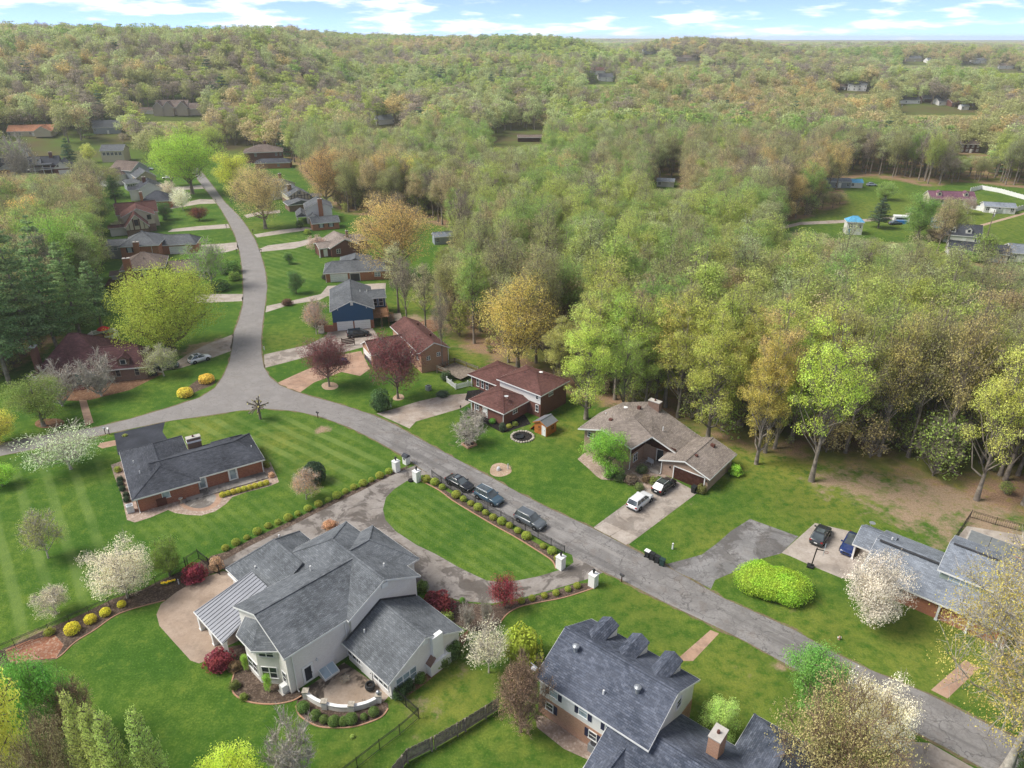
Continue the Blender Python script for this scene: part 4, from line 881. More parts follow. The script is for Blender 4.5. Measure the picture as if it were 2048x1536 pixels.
H.part('roof_vent', MB().box(4.9, 5.5, 6.9, 7.4, 3.5, 4.0), 'copper_vent'); H.part('roof_vent', MB().box(4.5, 4.9, 2.5, 2.9, 3.6, 4.0), 'copper_vent')
H.downspout(-3.95, -1.7, 4.2); H.downspout(.35, .4, 2.4)
H.part('wall_lamp', MB().box(1.7, 1.85, .3, .48, 1.6, 1.9), 'bronze'); H.part('wall_lamp', MB().box(7.65, 7.8, .3, .48, 1.6, 1.9), 'bronze')

# 5 --- maroon split-level
H = House('maroon_split_level_house', 'dark red brick split-level house with maroon hip roofs beside the orange garden shed', W(937.1, 799, 2.5).xy, -41.2)
RM, MB_ = 'roof_maroon', 'brick_maroon'
H.block(0, 8.4, 0, 8.2, 2.55, 4.15, 'x', 4.0, 3.9, MB_, RM)
H.block(1.0, 11.4, 6.3, 14.6, 4.6, 6.3, 'x', 4.1, 4.6, MB_, RM)
H.block(-7.6, 3.0, 7.5, 16.0, 2.5, 4.35, 'x', 4.4, 0.01, MB_, RM)
for x in (-5.3, -4.1, -2.9): H.window(x, 7.94, .5, .6, 1.7, -90, 1)
H.door(3.6, .44, .1, .95, 2.1, -90); H.window(1.6, .44, .9, 1.0, 1.3, -90, 2)
H.window(7.96, 3.4, 1.2, 1.1, 1.0, 0, 2); H.window(10.94, 9.6, 3.3, 1.1, 1.0, 0, 2); H.window(10.2, 6.72, 3.4, .6, .9, -90); H.window(10.2, 6.72, 1.0, .6, 1.3, -90)
H.part('upper_siding', MB().box(1.45, 10.95, 6.70, 6.76, 2.6, 4.4), 'siding_white')
H.vent(5.0, 9.5, 5.7, .06, .5, 'dark_trim'); H.part('roof_vent', MB().lathe([(.36, -.2), (.36, .2), (.1, .27)], 12, 0, (7.2, 11.4, 5.9)), 'white_trim')
d = MB(); d.tube((6.3, 3.2, 3.5), (6.4, 3.0, 4.1), .03, .03); d.lathe([(.05, 0), (.38, .12)], 12, 0, (6.4, 2.9, 4.1)); H.part('satellite_dish', d, 'pale_metal')
H.column(.35, .35, 0, 2.4, .14); H.column(1.2, .35, 0, 2.4, .14); H.downspout(7.95, .35, 2.4); H.column(-6.9, 7.9, 0, 2.4, .16)

# 6 --- blue garage-gable house
H = House('blue_gable_house', 'blue sided gable-fronted house with two white garage doors and raised rear deck', W(659.1, 624.1, 4.8).xy, 13.1)
H.block(0, 10.0, 0, 16.5, 4.85, 7.1, 'y', 0, 0, 'siding_blue', 'roof_grey', base=('brick_red', 2.05))
H.block(5.0, 13.1, 6.9, 13.5, 5.0, 5.9, 'x', 0.01, 0, 'siding_blue', 'roof_grey')
for x in (3.1, 7.0): H.garage(x, .27, .05, 3.3, 2.0, -90, 'white_paint')
H.part('attic_vent', MB().box(4.7, 5.3, .2, .34, 5.9, 6.7), 'white_trim')
for x in (1.8, 8.2): H.part('wall_lamp', MB().box(x - .1, x + .1, .15, .34, 5.0, 5.2), 'white_trim')
dk = H.part('deck', MB().box(9.6, 13.2, .4, 8.0, 2.35, 2.5), 'wood_brown')
for x, y in ((13.0, .6), (11.4, .6), (13.0, 4.0), (13.0, 7.7)): MB().box(x - .07, x + .07, y - .07, y + .07, 0, 3.4).build('deck_post', 'wood_brown', dk)
for p, q in (((9.7, .5), (13.1, .5)), ((13.1, .5), (13.1, 6.6))):
    for z in (2.9, 3.2, 3.45): MB().bar((*p, z), (*q, z), .05, .09).build('deck_rail', 'wood_brown', dk)
st = H.part('lower_deck', MB().box(13.3, 16.2, 1.6, 6.5, .75, .9), 'wood_grey')
for k in range(7): H.part('stair_step', MB().box(13.3, 14.3, 3.4 - k * .28, 3.66 - k * .28, .95 + (6 - k) * .22, 1.0 + (6 - k) * .22), 'wood_brown')
for y in (7.6, 9.3, 11): H.window(12.82, y, 2.9, 1.2, 1.8, 0, 2)
for x in (10.4, 11.8): H.window(x, 7.3, 2.9, 1.0, 1.8, -90, 1)
H.part('retaining_wall', MB().box(-1.6, .4, .1, .5, 0, 1.5), 'brick_red')
for k in range(6): H.part('stair_step', MB().box(-3.0, -1.7, -.6 + k * .35, -.25 + k * .35, 0, .2 + k * .2), 'stone_pale')
H.vent(7.2, 9.0, 6.2, .08, .4); H.vent(8.8, 9.6, 5.85, .08, .4)

# 7 --- maroon ranch with tall brick gable
H = House('maroon_roof_brick_house', 'salmon brick house with plum roof and open garage behind the purple maples', W(837, 706, 4.5).xy, 28.4 - 90)
# local x = into the photograph's lower right, y = to the back right
H.block(-16.5, 0.3, 0.0, 6.6, 4.5, 6.2, 'x', 0, 0, 'brick_salmon', 'roof_maroon', og=.3)
H.block(-14.0, -7.0, -7.5, 2.0, 2.9, 4.7, 'y', 0, 0.01, 'brick_salmon', 'roof_maroon')
H.garage(-10.5, -7.2, 1.05, 4.6, 1.1, -90, 'white_paint', rows=2); H.part('garage_gap_shade', MB().box(-12.8, -8.2, -7.24, -7.16, .05, 1.0), 'dark_trim')  # dark slab stands in for the shade under the half-raised door
H.window(.02, 2.0, 2.6, .7, .8, 0, 2); H.window(.02, 4.2, 3.0, .7, .8, 0, 2)
for x in (-5.0, -2.0): H.window(x, .43, 2.4, 1.2, 1.2, -90, 2)
for x, y, z in ((-5.0, 4.6, 5.7), (-12, 4.6, 5.6)): H.part('roof_vent', MB().box(x - .2, x + .2, y - .2, y + .2, z - .3, z + .35), 'copper_vent')
H.downspout(-.2, 6.4, 4.4)

# 8 --- brown cottage
H = House('plum_roof_cottage', 'brown brick cottage with plum roof, teal front door and red parasol behind', W(71, 753, 2.8).xy, 12.5)
RP, BB = 'roof_plum', 'brick_brown'
H.block(-0.6, 13.6, 0.2, 14.2, 2.8, 8.3, 'x', 5.4, 7.2, BB, RP)
H.block(8.5, 19.4, 0.4, 9.2, 2.75, 5.9, 'x', .01, 2.4, BB, RP)
H.block(0.2, 5.6, -1.2, 6.0, 2.75, 5.0, 'y', 0, .01, BB, RP)
H.dormer(15.2, .9, 4.2, 2.9, 4.4, 5.15, 2.2, BB, RP)
H.door(7.0, .60, .35, 1.2, 2.2, -90, 'teal_paint', None, 'stone_pale'); H.part('door_surround', MB().box(6.0, 6.3, .45, .66, .3, 2.9).box(7.7, 8.0, .45, .66, .3, 2.9).box(6.0, 8.0, .45, .66, 2.75, 3.0), 'stone_pale')
st = H.part('front_step', MB().box(5.6, 8.6, -1.4, .6, 0, .3).box(5.9, 8.3, -1.8, -1.4, 0, .16), 'brick_maroon')
for x in (9.5, 11.4): H.window(x, .63, .5, .8, 1.9, -90, 1, 'glass_pale')
for x in (13.9, 17.3): H.window(x, .83, 1.0, .8, 1.5, -90, 1, 'glass', 'stone_pale')
H.window(2.9, -.92, .9, 1.7, 1.5, -90, 2)
H.part('gable_trim', MB().bar((0.1, -1.25, 2.68), (2.9, -1.25, 4.95), .08, .22).bar((2.9, -1.25, 4.95), (5.7, -1.25, 2.68), .08, .22), 'stone_pale')
H.chimney(-1.2, 5.2, 0, 6.8, 1.0, 1.5, 'brick_maroon', 'pale_metal')
H.vent(2.0, 8.0, 5.3, .06, .3, 'white_trim')

# 9 --- light blue-grey roofed house on the right
H = House('sage_split_level_house', 'red brick and sage house with pale blue-grey roof and carport by the parking pad', W(1733, 1128, 2.5).xy, -41.5)
RL = 'roof_lightblue'
H.block(-0.2, 15.5, -1.6, 8.7, 2.5, 4.35, 'x', 0, 0, 'brick_orange', RL)
H.block(-2.6, 1.5, 2.9, 8.2, 2.48, 3.85, 'x', 0, .01, 'siding_tan', RL, walls=False)
for y in (3.3, 7.7): H.column(-2.3, y, 0, 2.4, .2)
H.block(7.0, 16.8, 1.2, 9.6, 4.9, 6.35, 'x', 0, 0, 'siding_sage', RL)
H.window(9.4, 1.64, 3.25, 2.3, 1.2, -90, 2, 'glass_pale'); H.window(3.9, -1.16, .9, 1.2, 1.3, -90, 1); H.window(1.2, -1.16, .9, 1.2, 1.3, -90, 1)
for x in (8.5, 11.5, 14.5): H.column(x, -1.35, 0, 2.3, .22)
H.part('ridge_vent', MB().bar((.2, 3.1, 4.40), (6.8, 3.1, 4.40), .3, .07), 'dark_trim'); H.part('ridge_vent', MB().bar((7.4, 5.3, 6.40), (16.2, 5.3, 6.40), .3, .07), 'dark_trim')
H.vent(1.2, 5.0, 3.8, .08, .4)
an = MB(); an.bar((-2.0, 7.6, 2.5), (-2.0, 7.6, 3.5), .06, .06); an.lathe([(.05, 0), (.4, .12)], 10, 0, (-1.8, 7.5, 3.4)); H.part('satellite_dish', an, 'grey_metal')
H.part('rear_grille', MB().box(4.2, 6.4, 8.1, 8.7, 0, .9), 'grey_metal')
# ------------------------------------------------------------ the houses further up the road
def px_house(name, label, A, B, ze):
    """frame along the front eave A-B as seen in the photograph"""
    a, b = W(*A, ze), W(*B, ze); d = b - a
    return House(name, label, a.xy, math.degrees(math.atan2(d.y, d.x))), (b - a).length
# right-hand side of the upper road
H, L = px_house('long_brick_garage_house', 'long orange brick house with grey roof, one white and one open garage door', (646, 547), (785, 540), 2.7)
H.block(0, L + 1, 0, 10, 2.7, 4.6, 'x', 2.4, 0.0, 'brick_orange', 'roof_grey'); H.block(4, 13, 7, 16, 2.68, 4.5, 'y', .01, 3, 'brick_orange', 'roof_grey')
H.garage(4.1, .43, .02, 4.4, 2.1, -90); H.garage(8.4, .43, .02, 2.5, 2.1, -90, 'dark_trim'); H.window(14.5, .43, 1.0, 1.6, 1.2, -90, 2, 'glass_pale')  # second door's dark panels stand in for the open bay's shaded inside
H.downspout(.6, .4, 2.5)
H, L = px_house('tan_roof_brick_house', 'small red brick gabled house with tan roof beside the pink shrub', (660, 497), (722, 489), 2.9)
H.block(0, L, 0, 12, 2.9, 5.2, 'y', 0, 0, 'brick_maroon', 'roof_tan'); H.block(-3.0, 3.5, 1.5, 8.5, 2.8, 3.9, 'x', 0, .01, 'brick_maroon', 'roof_tan'); H.block(5, 14, 5, 11, 2.8, 4.4, 'x', .01, 2, 'brick_maroon', 'roof_tan')
H.chimney(L * .78, 7, 3, 5.9, .7, .7, 'brick_brown'); H.door(-1.0, 1.93, .1, 1, 2.1, -90); H.window(2.6, .3, 1, 1.2, 1.3, -90, 2); H.column(-2.8, 1.7, 0, 2.6)
H, L = px_house('white_colonial_house', 'white two-storey gabled house with tall red brick chimney and brick garage wing', (609, 419), (666, 415.5), 5.2)
H.block(0, L, 0, 11, 5.2, 7.6, 'y', 0, 0, 'siding_white', 'roof_grey'); H.block(-3.2, .6, 0.5, 10.5, 2.6, 3.9, 'y', .01, .01, 'siding_white', 'roof_grey', walls=False)
for y in (1, 4, 7, 10): H.column(-2.8, y, 0, 2.5)
for y in (2, 5, 8): H.window(.42, y, 3.4, 1.0, 1.3, 180, 2, shutters='dark_trim')
H.chimney(L * .56, .15, 0, 8.6, 1.5, .8, 'brick_orange')
H, L = px_house('brick_garage_wing', 'low orange brick garage wing with grey roof and two shuttered windows', (623, 448), (680, 443), 2.5)
H.block(0, L, 0, 6.5, 2.5, 4.1, 'x', 0, 0, 'brick_orange', 'roof_grey'); H.block(.5, 4, 5, 12, 2.5, 4.0, 'y', .01, .01, 'brick_orange', 'roof_grey')
for x in (L * .34, L * .68): H.window(x, .43, .9, 1.0, 1.2, -90, 2, 'glass_pale', shutters='dark_trim')
H, L = px_house('grey_tudor_house', 'grey roofed mock-Tudor house with half-timbered gable and brick chimney', (576, 393), (622, 388.5), 4.6)
H.block(0, L, 0, 13, 4.6, 7.0, 'y', 0, 0, 'siding_cream', 'roof_grey', base=('brick_brown', 2.4)); H.block(-2, 8.5, -7, 1, 2.6, 4.0, 'y', .01, .01, 'brick_brown', 'roof_grey')
H.block(L - 1, L + 5, 2, 8, 3.2, 4.0, 'x', .01, 0, 'siding_grey', 'roof_grey')
for x in np.linspace(1.3, L - 1.3, 6): H.part('timber', MB().box(x - .1, x + .1, .22, .33, 2.5, 4.6 + 2.2 * (1 - abs(2 * x / L - 1))), 'dark_trim')
H.part('timber', MB().box(.5, L - .5, .2, .34, 4.4, 4.6), 'dark_trim'); H.window(L / 2, .26, 5.0, .8, 1.1, -90); H.chimney(L * .25, 6, 5, 8, 1.6, .9, 'brick_brown')
H, L = px_house('white_gable_house', 'white gabled house with black shutters above the mock-Tudor house', (546, 376), (592, 366), 5.0)
H.block(0, L, 0, 12, 5.0, 7.6, 'y', 0, 0, 'siding_white', 'roof_grey'); H.window(2.6, .28, 3.3, 1.1, 1.4, -90, 2, shutters='dark_trim'); H.window(6.6, .28, 3.3, 1.1, 1.4, -90, 2, shutters='dark_trim'); H.chimney(L - 2, 7, 4, 8.6, 1.2, .8, 'brick_maroon')
H, L = px_house('brick_side_house', 'red brick house with dark low roof seen past the yellow street tree', (540, 326), (581, 325), 2.8)
H.block(-8, L, 0, 10, 2.8, 4.4, 'x', 3, 3, 'brick_orange', 'roof_slate_dark'); H.window(4, .43, 1, 1.2, 1.2, -90, 2)
H, L = px_house('brown_hip_house', 'two-storey red brick house with brown hipped roof at the road end', (486, 306), (566, 303), 5.4)
H.block(0, L, 0, 15, 5.4, 8.6, 'x', 8, 8, 'brick_maroon', 'roof_brown'); H.chimney(L * .55, 9, 6, 10.0, 1.4, 1.0, 'brick_maroon')
for x in (L * .3, L * .82, L * .93): H.window(x, .43, 3.4, 1.1, 1.4, -90, 2)
# left-hand side
H, L = px_house('brown_hip_brick_house', 'two-storey brick house with brown hipped roof behind the broad yellow-green tree', (238, 542), (330, 534), 5.2)
H.block(0, L, 0, 12, 5.2, 8.3, 'x', 5.2, 5.0, 'brick_maroon', 'roof_brown'); H.block(L - 1, L + 8, 2, 11, 3.0, 5.0, 'x', .01, 0, 'brick_maroon', 'roof_brown')
H.chimney(2.3, -.1, 0, 8.4, 1.7, 1.1, 'brick_orange'); H.window(5.6, .43, 3.4, 1.2, 1.5, -90, 1, 'glass_pale'); H.window(9.5, .43, 3.4, 1.2, 1.5, -90, 1); H.window(5.6, .43, .8, 1.2, 1.5, -90, 1)
H.vent(6.0, 3.4, 7.0, .08, .4, 'dark_trim'); H.part('deck', MB().box(-4, .3, -1, 6, 1.6, 1.8), 'wood_dark'); H.block(-3.4, 1, 4, 9, 3.0, 3.6, 'x', .01, .01, 'siding_white', 'roof_brown')
H, L = px_house('grey_hip_brick_house', 'red brick house with grey hipped roof, white garage door and pale sunroom', (235, 494), (317, 490), 4.4)
H.block(0, L, 0, 13, 4.4, 7.4, 'x', 6, 6, 'brick_orange', 'roof_grey'); H.block(L - 2, L + 9.5, 5, 13.5, 3.0, 5.2, 'x', .01, 2.5, 'brick_orange', 'roof_grey'); H.block(-4.4, 1, 3, 10, 4.2, 5.2, 'x', .01, .01, 'siding_grey', 'roof_grey')
H.garage(L + 3.9, 5.43, .05, 4.8, 2.2, -90); H.chimney(5.2, .0, 0, 5.6, 1.5, .9, 'brick_orange'); H.window(3.0, .43, 2.5, 1.0, 1.4, -90, 1, 'glass_pale', shutters='dark_trim')
for x in (-3.2, -1.8): H.window(x, 3.43, 2.6, 1.1, 1.0, -90, 1, 'glass_pale')
H.downspout(L - 2.2, .3, 4.2)
H, L = px_house('brown_tudor_house', 'mock-Tudor house with brown roof, cream half-timbered gables and brick base', (249.5, 457), (299, 452), 3.4)
H.block(0, L, 0, 9, 3.4, 7.6, 'y', 0, .01, 'siding_cream', 'roof_terracotta' if 0 else 'roof_maroon', base=('brick_brown', 2.4), oh=.4); 
H.block(-.6, L + 2.6, 7, 17, 5.6, 8.2, 'y', 0, .01, 'siding_cream', 'roof_maroon', base=('brick_brown', 2.6)); H.block(-5, 1, 5, 9.5, 2.8, 3.4, 'x', .01, .01, 'siding_white', 'roof_maroon')
H.block(-2, L + 4, 15, 22, 5.0, 8.4, 'x', 0, 0, 'siding_cream', 'roof_maroon')
for x in (1.5, 2.9, L / 2 - 1, L / 2 + 1, L - 2.9, L - 1.5): H.part('timber', MB().box(x - .09, x + .09, .22, .33, 2.5, 3.2 + 4.0 * (1 - abs(2 * x / L - 1))), 'brown_trim')
H.window(L / 2, .26, 3.9, 1.2, 1.9, -90, 1, 'glass', 'brown_trim'); H.window(L + .6, 7.22, 4.2, 1.2, 1.5, -90, 1, 'glass', 'brown_trim'); H.part('timber', MB().box(.4, L - .4, .2, .34, 2.4, 2.58), 'brown_trim')
H, L = px_house('slate_hip_house', 'low dark slate hip-roofed house with brick chimney behind the mock-Tudor roof', (280, 404), (342, 401), 2.9)
H.block(0, L, 0, 11, 2.9, 6.0, 'x', 5, 5, 'brick_orange', 'roof_slate_dark'); H.chimney(.6, 1.2, 0, 6.5, .9, 1.2, 'brick_orange'); H.window(6, .43, 1, 1.2, 1.2, -90, 2)
H, L = px_house('white_gable_fronted_house', 'white gable-fronted house with dark roof and skylight among white dogwoods', (274, 380), (325, 376), 4.8)
H.block(0, L, 0, 13, 4.8, 7.4, 'y', 0, 0, 'siding_white', 'roof_slate_dark'); H.block(-3.4, 1, 3, 9, 4.4, 5.4, 'x', .01, .01, 'siding_white', 'roof_slate_dark'); H.block(L - 1, L + 4, 4, 12, 3.6, 4.4, 'x', .01, .01, 'siding_white', 'roof_grey'); H.chimney(L * .35, 7, 5, 8.6, 1.4, .9, 'brick_maroon')
H, L = px_house('beige_gable_house', 'beige gabled house with a dark glazed porch beyond the white gable', (272, 356), (314, 352), 5.0)
H.block(0, L, 0, 12, 5.0, 7.6, 'y', 0, 0, 'siding_tan', 'roof_grey'); H.block(-5, 1, -3, 6, 3.4, 4.6, 'x', .01, .01, 'siding_grey', 'roof_grey')
for x in (-3.9, -2.9, -1.9, -.9): H.window(x, -2.56, 1.6, .8, 1.4, -90, 1)
H, L = px_house('grey_gable_house', 'pale grey gabled house with dark shuttered window on the left of the road', (262, 342), (300, 335), 6.0)
H.block(0, L, 0, 14, 6.0, 9.4, 'y', 0, 0, 'siding_grey', 'roof_brown'); H.window(L * .45, .26, 5.4, 1.0, 1.4, -90, 1, shutters='dark_trim'); H.block(-9, 1, 4, 12, 4.4, 7, 'x', 0, .01, 'siding_white', 'roof_brown')
H, L = px_house('cream_long_house', 'cream two-storey house with long grey roof among the trees at far left', (198, 302), (246, 301), 6.0)
H.block(0, L, 0, 11, 6.0, 8.6, 'x', 0, 0, 'siding_cream', 'roof_grey')
for x in np.linspace(2, L - 2, 5): H.window(x, .43, 3.6, 1.4, 1.5, -90, 2)
H, L = px_house('brick_garage_gable_house', 'brick house with white gabled garage front and white upper porch', (105, 338), (142, 336), 3.8)
H.block(0, L, 0, 14, 3.8, 7.0, 'y', 0, 0, 'brick_maroon', 'roof_slate_dark', gablemat='siding_white'); H.garage(L * .62, .25, 0, 5, 3.0, -90); H.window(L * .3, .26, 4.6, 1.0, 1.1, -90)
H.block(-24, 2, 9, 18, 4.6, 8.2, 'x', 0, .01, 'brick_maroon', 'roof_slate_dark'); H.block(-23, -13, 0, 12, 4.6, 7.6, 'y', 0, .01, 'brick_maroon', 'roof_slate_dark', gablemat='siding_white')
pc = H.part('porch', MB().box(-12, -1, 4, 9.5, 3.0, 3.3), 'white_paint')
for x in (-11.7, -8.2, -4.6, -1.3): MB().box(x - .15, x + .15, 4.1, 4.4, 0, 5.2).build('porch_post', 'white_paint', pc)
MB().box(-12, -1, 3.95, 4.15, 4.0, 4.2).build('porch_rail', 'white_paint', pc); MB().box(-12.3, -.7, 3.6, 9.6, 5.2, 5.5).build('porch_roof', 'roof_slate_dark', pc)
for x in (-17, -12, -7): H.dormer(x, 9.5, 13.5, 5.2, 7.4, 8.4, 2.4, 'siding_white', 'roof_slate_dark')
H.chimney(-1.5, 13, 5, 10, 1.4, 1.0, 'brick_maroon')

def simple_house(name, label, u, v, w, d, ang, ze, zr, wall, roof, axis='x', n=4, hip=0.0, g=None, cat='house', door=True):
    """a distant house standing where its near wall meets the ground at pixel (u, v)"""
    p = G(u, v); H = House(name, label, p.xy, ang, cat, p.z - 0.05)
    H.block(-w / 2, w / 2, 0, d, ze, zr, axis, hip, hip, wall, roof, oh=.3, og=.25)
    for x in np.linspace(-w / 2 + 1.4, w / 2 - 1.4, n): H.window(float(x), .28 if axis == 'x' else .23, max(.9, ze - 2.0), 1.1, 1.3, -90, 2)
    if ze > 4.5:
        for x in np.linspace(-w / 2 + 1.4, w / 2 - 1.4, n): H.window(float(x), .28 if axis == 'x' else .23, .9, 1.1, 1.3, -90, 2)
    if door and w > 6: H.door(0.6 if n % 2 == 0 else 1.5, .27, .05, 1.0, 2.1, -90)
    if w > 4: H.window(w / 2 - (.23 if axis == 'x' else .28), d * .5, 1.0, 1.0, 1.3, 0, 1)
    if g: H.chimney(w * .25, d * .6, ze, zr + .9, 1.0, .8, g)
    return H
T_ = simple_house
H = T_('terracotta_roof_house', 'pale house with orange tiled roof below the wooded hill', 62, 273, 26, 13, 14, 3.2, 6.4, 'siding_cream', 'roof_terracotta', n=5); H.block(3, 13, -4, 6, 3.2, 6.2, 'y', 0, .01, 'siding_cream', 'roof_terracotta')
T_('grey_edge_house', 'white house with grey roof cut by the left edge of the picture', -2, 318, 16, 12, -30, 4.5, 7.5, 'siding_white', 'roof_slate_dark', n=3)
H = T_('hillside_mansion', 'large pale stone house with many gables in a clearing on the hill', 345, 231, 22, 13, 8, 5.5, 10, 'siding_tan', 'roof_brown', n=5)
for x in (-8, -1.5, 8): H.block(x - 4, x + 4, -3, 6, 5.4, 9.4, 'y', 0, .01, 'siding_tan', 'roof_brown')
H.block(10, 24, -1, 10, 4.4, 8, 'x', .01, 0, 'siding_tan', 'roof_brown'); H.block(-22, -10, 1, 9, 3.6, 5.5, 'x', 0, .01, 'siding_white', 'roof_brown')
T_('hollow_house', 'grey roofed house glimpsed between bare trees below the hill clearing', 215, 268, 16, 11, 20, 4, 8, 'siding_grey', 'roof_grey', n=2)
H = T_('white_ranch_house', 'white single-storey house with dark grey roof in the green field at right', 1952, 521, 16, 8.4, -26, 2.7, 4.5, 'siding_white', 'roof_slate_dark', n=3)
H = T_('white_dormer_house', 'small white house with grey roof and two white dormers behind the white single-storey house', 1922, 487, 11, 8, -22, 2.6, 5.6, 'siding_white', 'roof_slate_dark', n=2)
for x in (-3, 1.5): H.dormer(x, .8, 4, 2.9, 4.6, 5.5, 1.9, 'siding_white', 'roof_slate_dark')
T_('white_edge_house', 'white house with pale walls cut by the right edge of the picture', 2062, 527, 12, 9, -20, 2.8, 4.6, 'siding_white', 'roof_lightblue', n=2)
H = T_('purple_roof_cottage', 'long cream cottage with purple roof, white porch and two small dormers', 1903, 412, 17.5, 8, -8, 2.8, 5.2, 'siding_cream', 'roof_purple', n=5)
for x in (-5, 5): H.dormer(x, 1.2, 4, 3.4, 4.9, 5.7, 2.0, 'siding_cream', 'roof_purple')
for x in (-8, -4, 0, 4): H.column(x, -1.2, 0, 2.6, .2)
H.part('porch_slab', MB().box(-9, 5, -1.5, .3, 0, .3), 'concrete_cap'); H.part('porch_roof', MB().box(-9, 5, -1.6, .2, 2.6, 2.75), 'roof_purple')
T_('pool_house', 'low grey roofed pool house inside the white fence', 1998, 427, 11, 7, -18, 2.5, 3.6, 'siding_white', 'roof_lightblue', n=3)
H = T_('blue_tower_hut', 'small two-storey hut with bright sky-blue roof and blue door', 1707, 470, 5.6, 5.2, -12, 4.4, 6.0, 'siding_white', 'roof_skyblue', n=2, hip=2.0, cat='hut', door=False); H.door(-1.5, .27, .05, 1, 2, -90, 'blue_tarp')
T_('blue_barn_shed', 'pale blue gambrel shed beside the white boat', 1882, 457, 5.6, 5, -15, 2.4, 4.4, 'siding_sky', 'roof_lightblue', 'y', n=1, cat='shed')
T_('grey_trailer_home', 'grey mobile home with pale metal roof left of the blue tarpaulin shed', 1672, 376, 13, 6, -5, 2.8, 4.0, 'siding_grey', 'roof_lightblue', n=3)
T_('tarp_shed', 'small white shed with bright blue roof by the grey mobile home', 1712, 376, 6, 5, -5, 2.3, 3.6, 'siding_white', 'roof_skyblue', n=1, cat='shed')
H = T_('dark_brown_house', 'dark brown house with white framed windows and porch in trees at right', 1938, 306, 11, 9, -10, 5.0, 7.6, 'wood_dark', 'roof_brown', n=4)
T_('white_far_house', 'white two-storey house on the far wooded slope', 1713, 182, 17, 11, -20, 5.5, 8.6, 'siding_white', 'roof_grey', n=4)
T_('brown_far_house', 'low brown house left of the white two-storey far house', 1686, 180, 14, 9, -10, 3, 5, 'wood_dark', 'roof_brown', n=3)
for k, (u, v, w, r, wl, lab) in enumerate(((1812, 208, 24, 'roof_grey', 'siding_white', 'long pale house at the left end of the far row above the clay field'), (1866, 205, 20, 'roof_slate_dark', 'wood_dark', 'dark roofed house in the middle of the far row above the clay field'),
        (1893, 211, 15, 'roof_grey', 'siding_white', 'white gabled house right of the dark one in the far row'), (1925, 213, 22, 'roof_maroon', 'brick_maroon', 'maroon roofed house at the right end of the far row'))):
    T_('far_row_house', lab, u, v, w, 11, -6 + 5 * k, 3.2, 6.0, wl, r, n=3)
T_('far_white_shed', 'white shed at the right of the clay field', 1930, 220, 7, 6, 0, 3, 4.4, 'siding_white', 'roof_lightblue', n=1, cat='shed')
for u, v, w, lab, wl, rf in ((1828, 123, 30, 'large pale house far off near the horizon with dark roof', 'siding_tan', 'roof_grey'), (1938, 118, 30, 'white gabled house far off near the horizon at right', 'siding_white', 'roof_lightblue'), (1866, 127, 20, 'tiny white house far off between the tan and white ones', 'siding_white', 'roof_lightblue'),
        (1960, 127, 22, 'low white house just below the far white gabled house', 'siding_white', 'roof_grey'), (2012, 138, 26, 'far pale house near the right edge below the horizon', 'siding_white', 'roof_brown'), (1190, 150, 26, 'white house with red brick end on the far slope right of centre', 'siding_white', 'roof_maroon'), (1212, 163, 18, 'low pale house below the far white one right of centre', 'siding_white', 'roof_grey'),
        (1372, 122, 34, 'big pale house at the foot of the far right hill', 'siding_tan', 'roof_brown'), (1300, 108, 26, 'grey roofed house high on the far right hill', 'siding_grey', 'roof_slate_dark')):
    T_('far_house', lab, u, v, w, 14, 5, 5, 9, wl, rf, n=3)
T_('dark_barn', 'long low dark barn in the small green clearing among trees', 1060, 284, 16, 7, 2, 2.8, 4.2, 'wood_dark', 'roof_brown', n=0, cat='barn', door=False)
T_('white_roof_house', 'white roofed house in the valley left of centre', 772, 249, 16, 10, 40, 3.4, 6.5, 'siding_white', 'roof_lightblue', n=2)
T_('white_valley_shed', 'small white shed among trees right of centre', 1330, 374, 8, 5, -15, 2.4, 3.6, 'siding_white', 'roof_lightblue', n=1, cat='shed')
T_('grey_garden_shed', 'grey metal garden shed on the grass behind the orange-leaved tree', 888, 489, 6.5, 4, 18, 2.6, 3.8, 'siding_grey', 'roof_lightblue', n=1, cat='shed', door=False)
# orange garden shed
q = W(1069, 864); H = House('orange_garden_shed', 'small orange-stained wooden shed with grey roof and white door', q.xy, -41, 'shed')
H.block(-.25, 2.75, -.2, 2.9, 2.0, 2.75, 'y', 0, 0, 'wood_orange', 'roof_metal', oh=.2, og=.2, trim='wood_orange'); H.door(2.0, .01, .05, .6, 1.7, -90); H.window(1.0, .01, 1.1, .4, .5, -90, 1, 'glass', 'wood_orange'); H.window(2.55, 1.6, .8, .7, .9, 0, 2, 'glass', 'wood_orange')
H.part('ramp', MB().add([(-1.3, .2, 0), (-.05, .2, 1.5), (-.05, 2.4, 1.5), (-1.3, 2.4, 0), (-1.2, .2, -.02), (-.0, .2, 1.4), (-.0, 2.4, 1.4), (-1.2, 2.4, -.02)], [(0, 1, 2, 3), (7, 6, 5, 4), (0, 4, 5, 1), (3, 2, 6, 7)]), 'wood_orange')
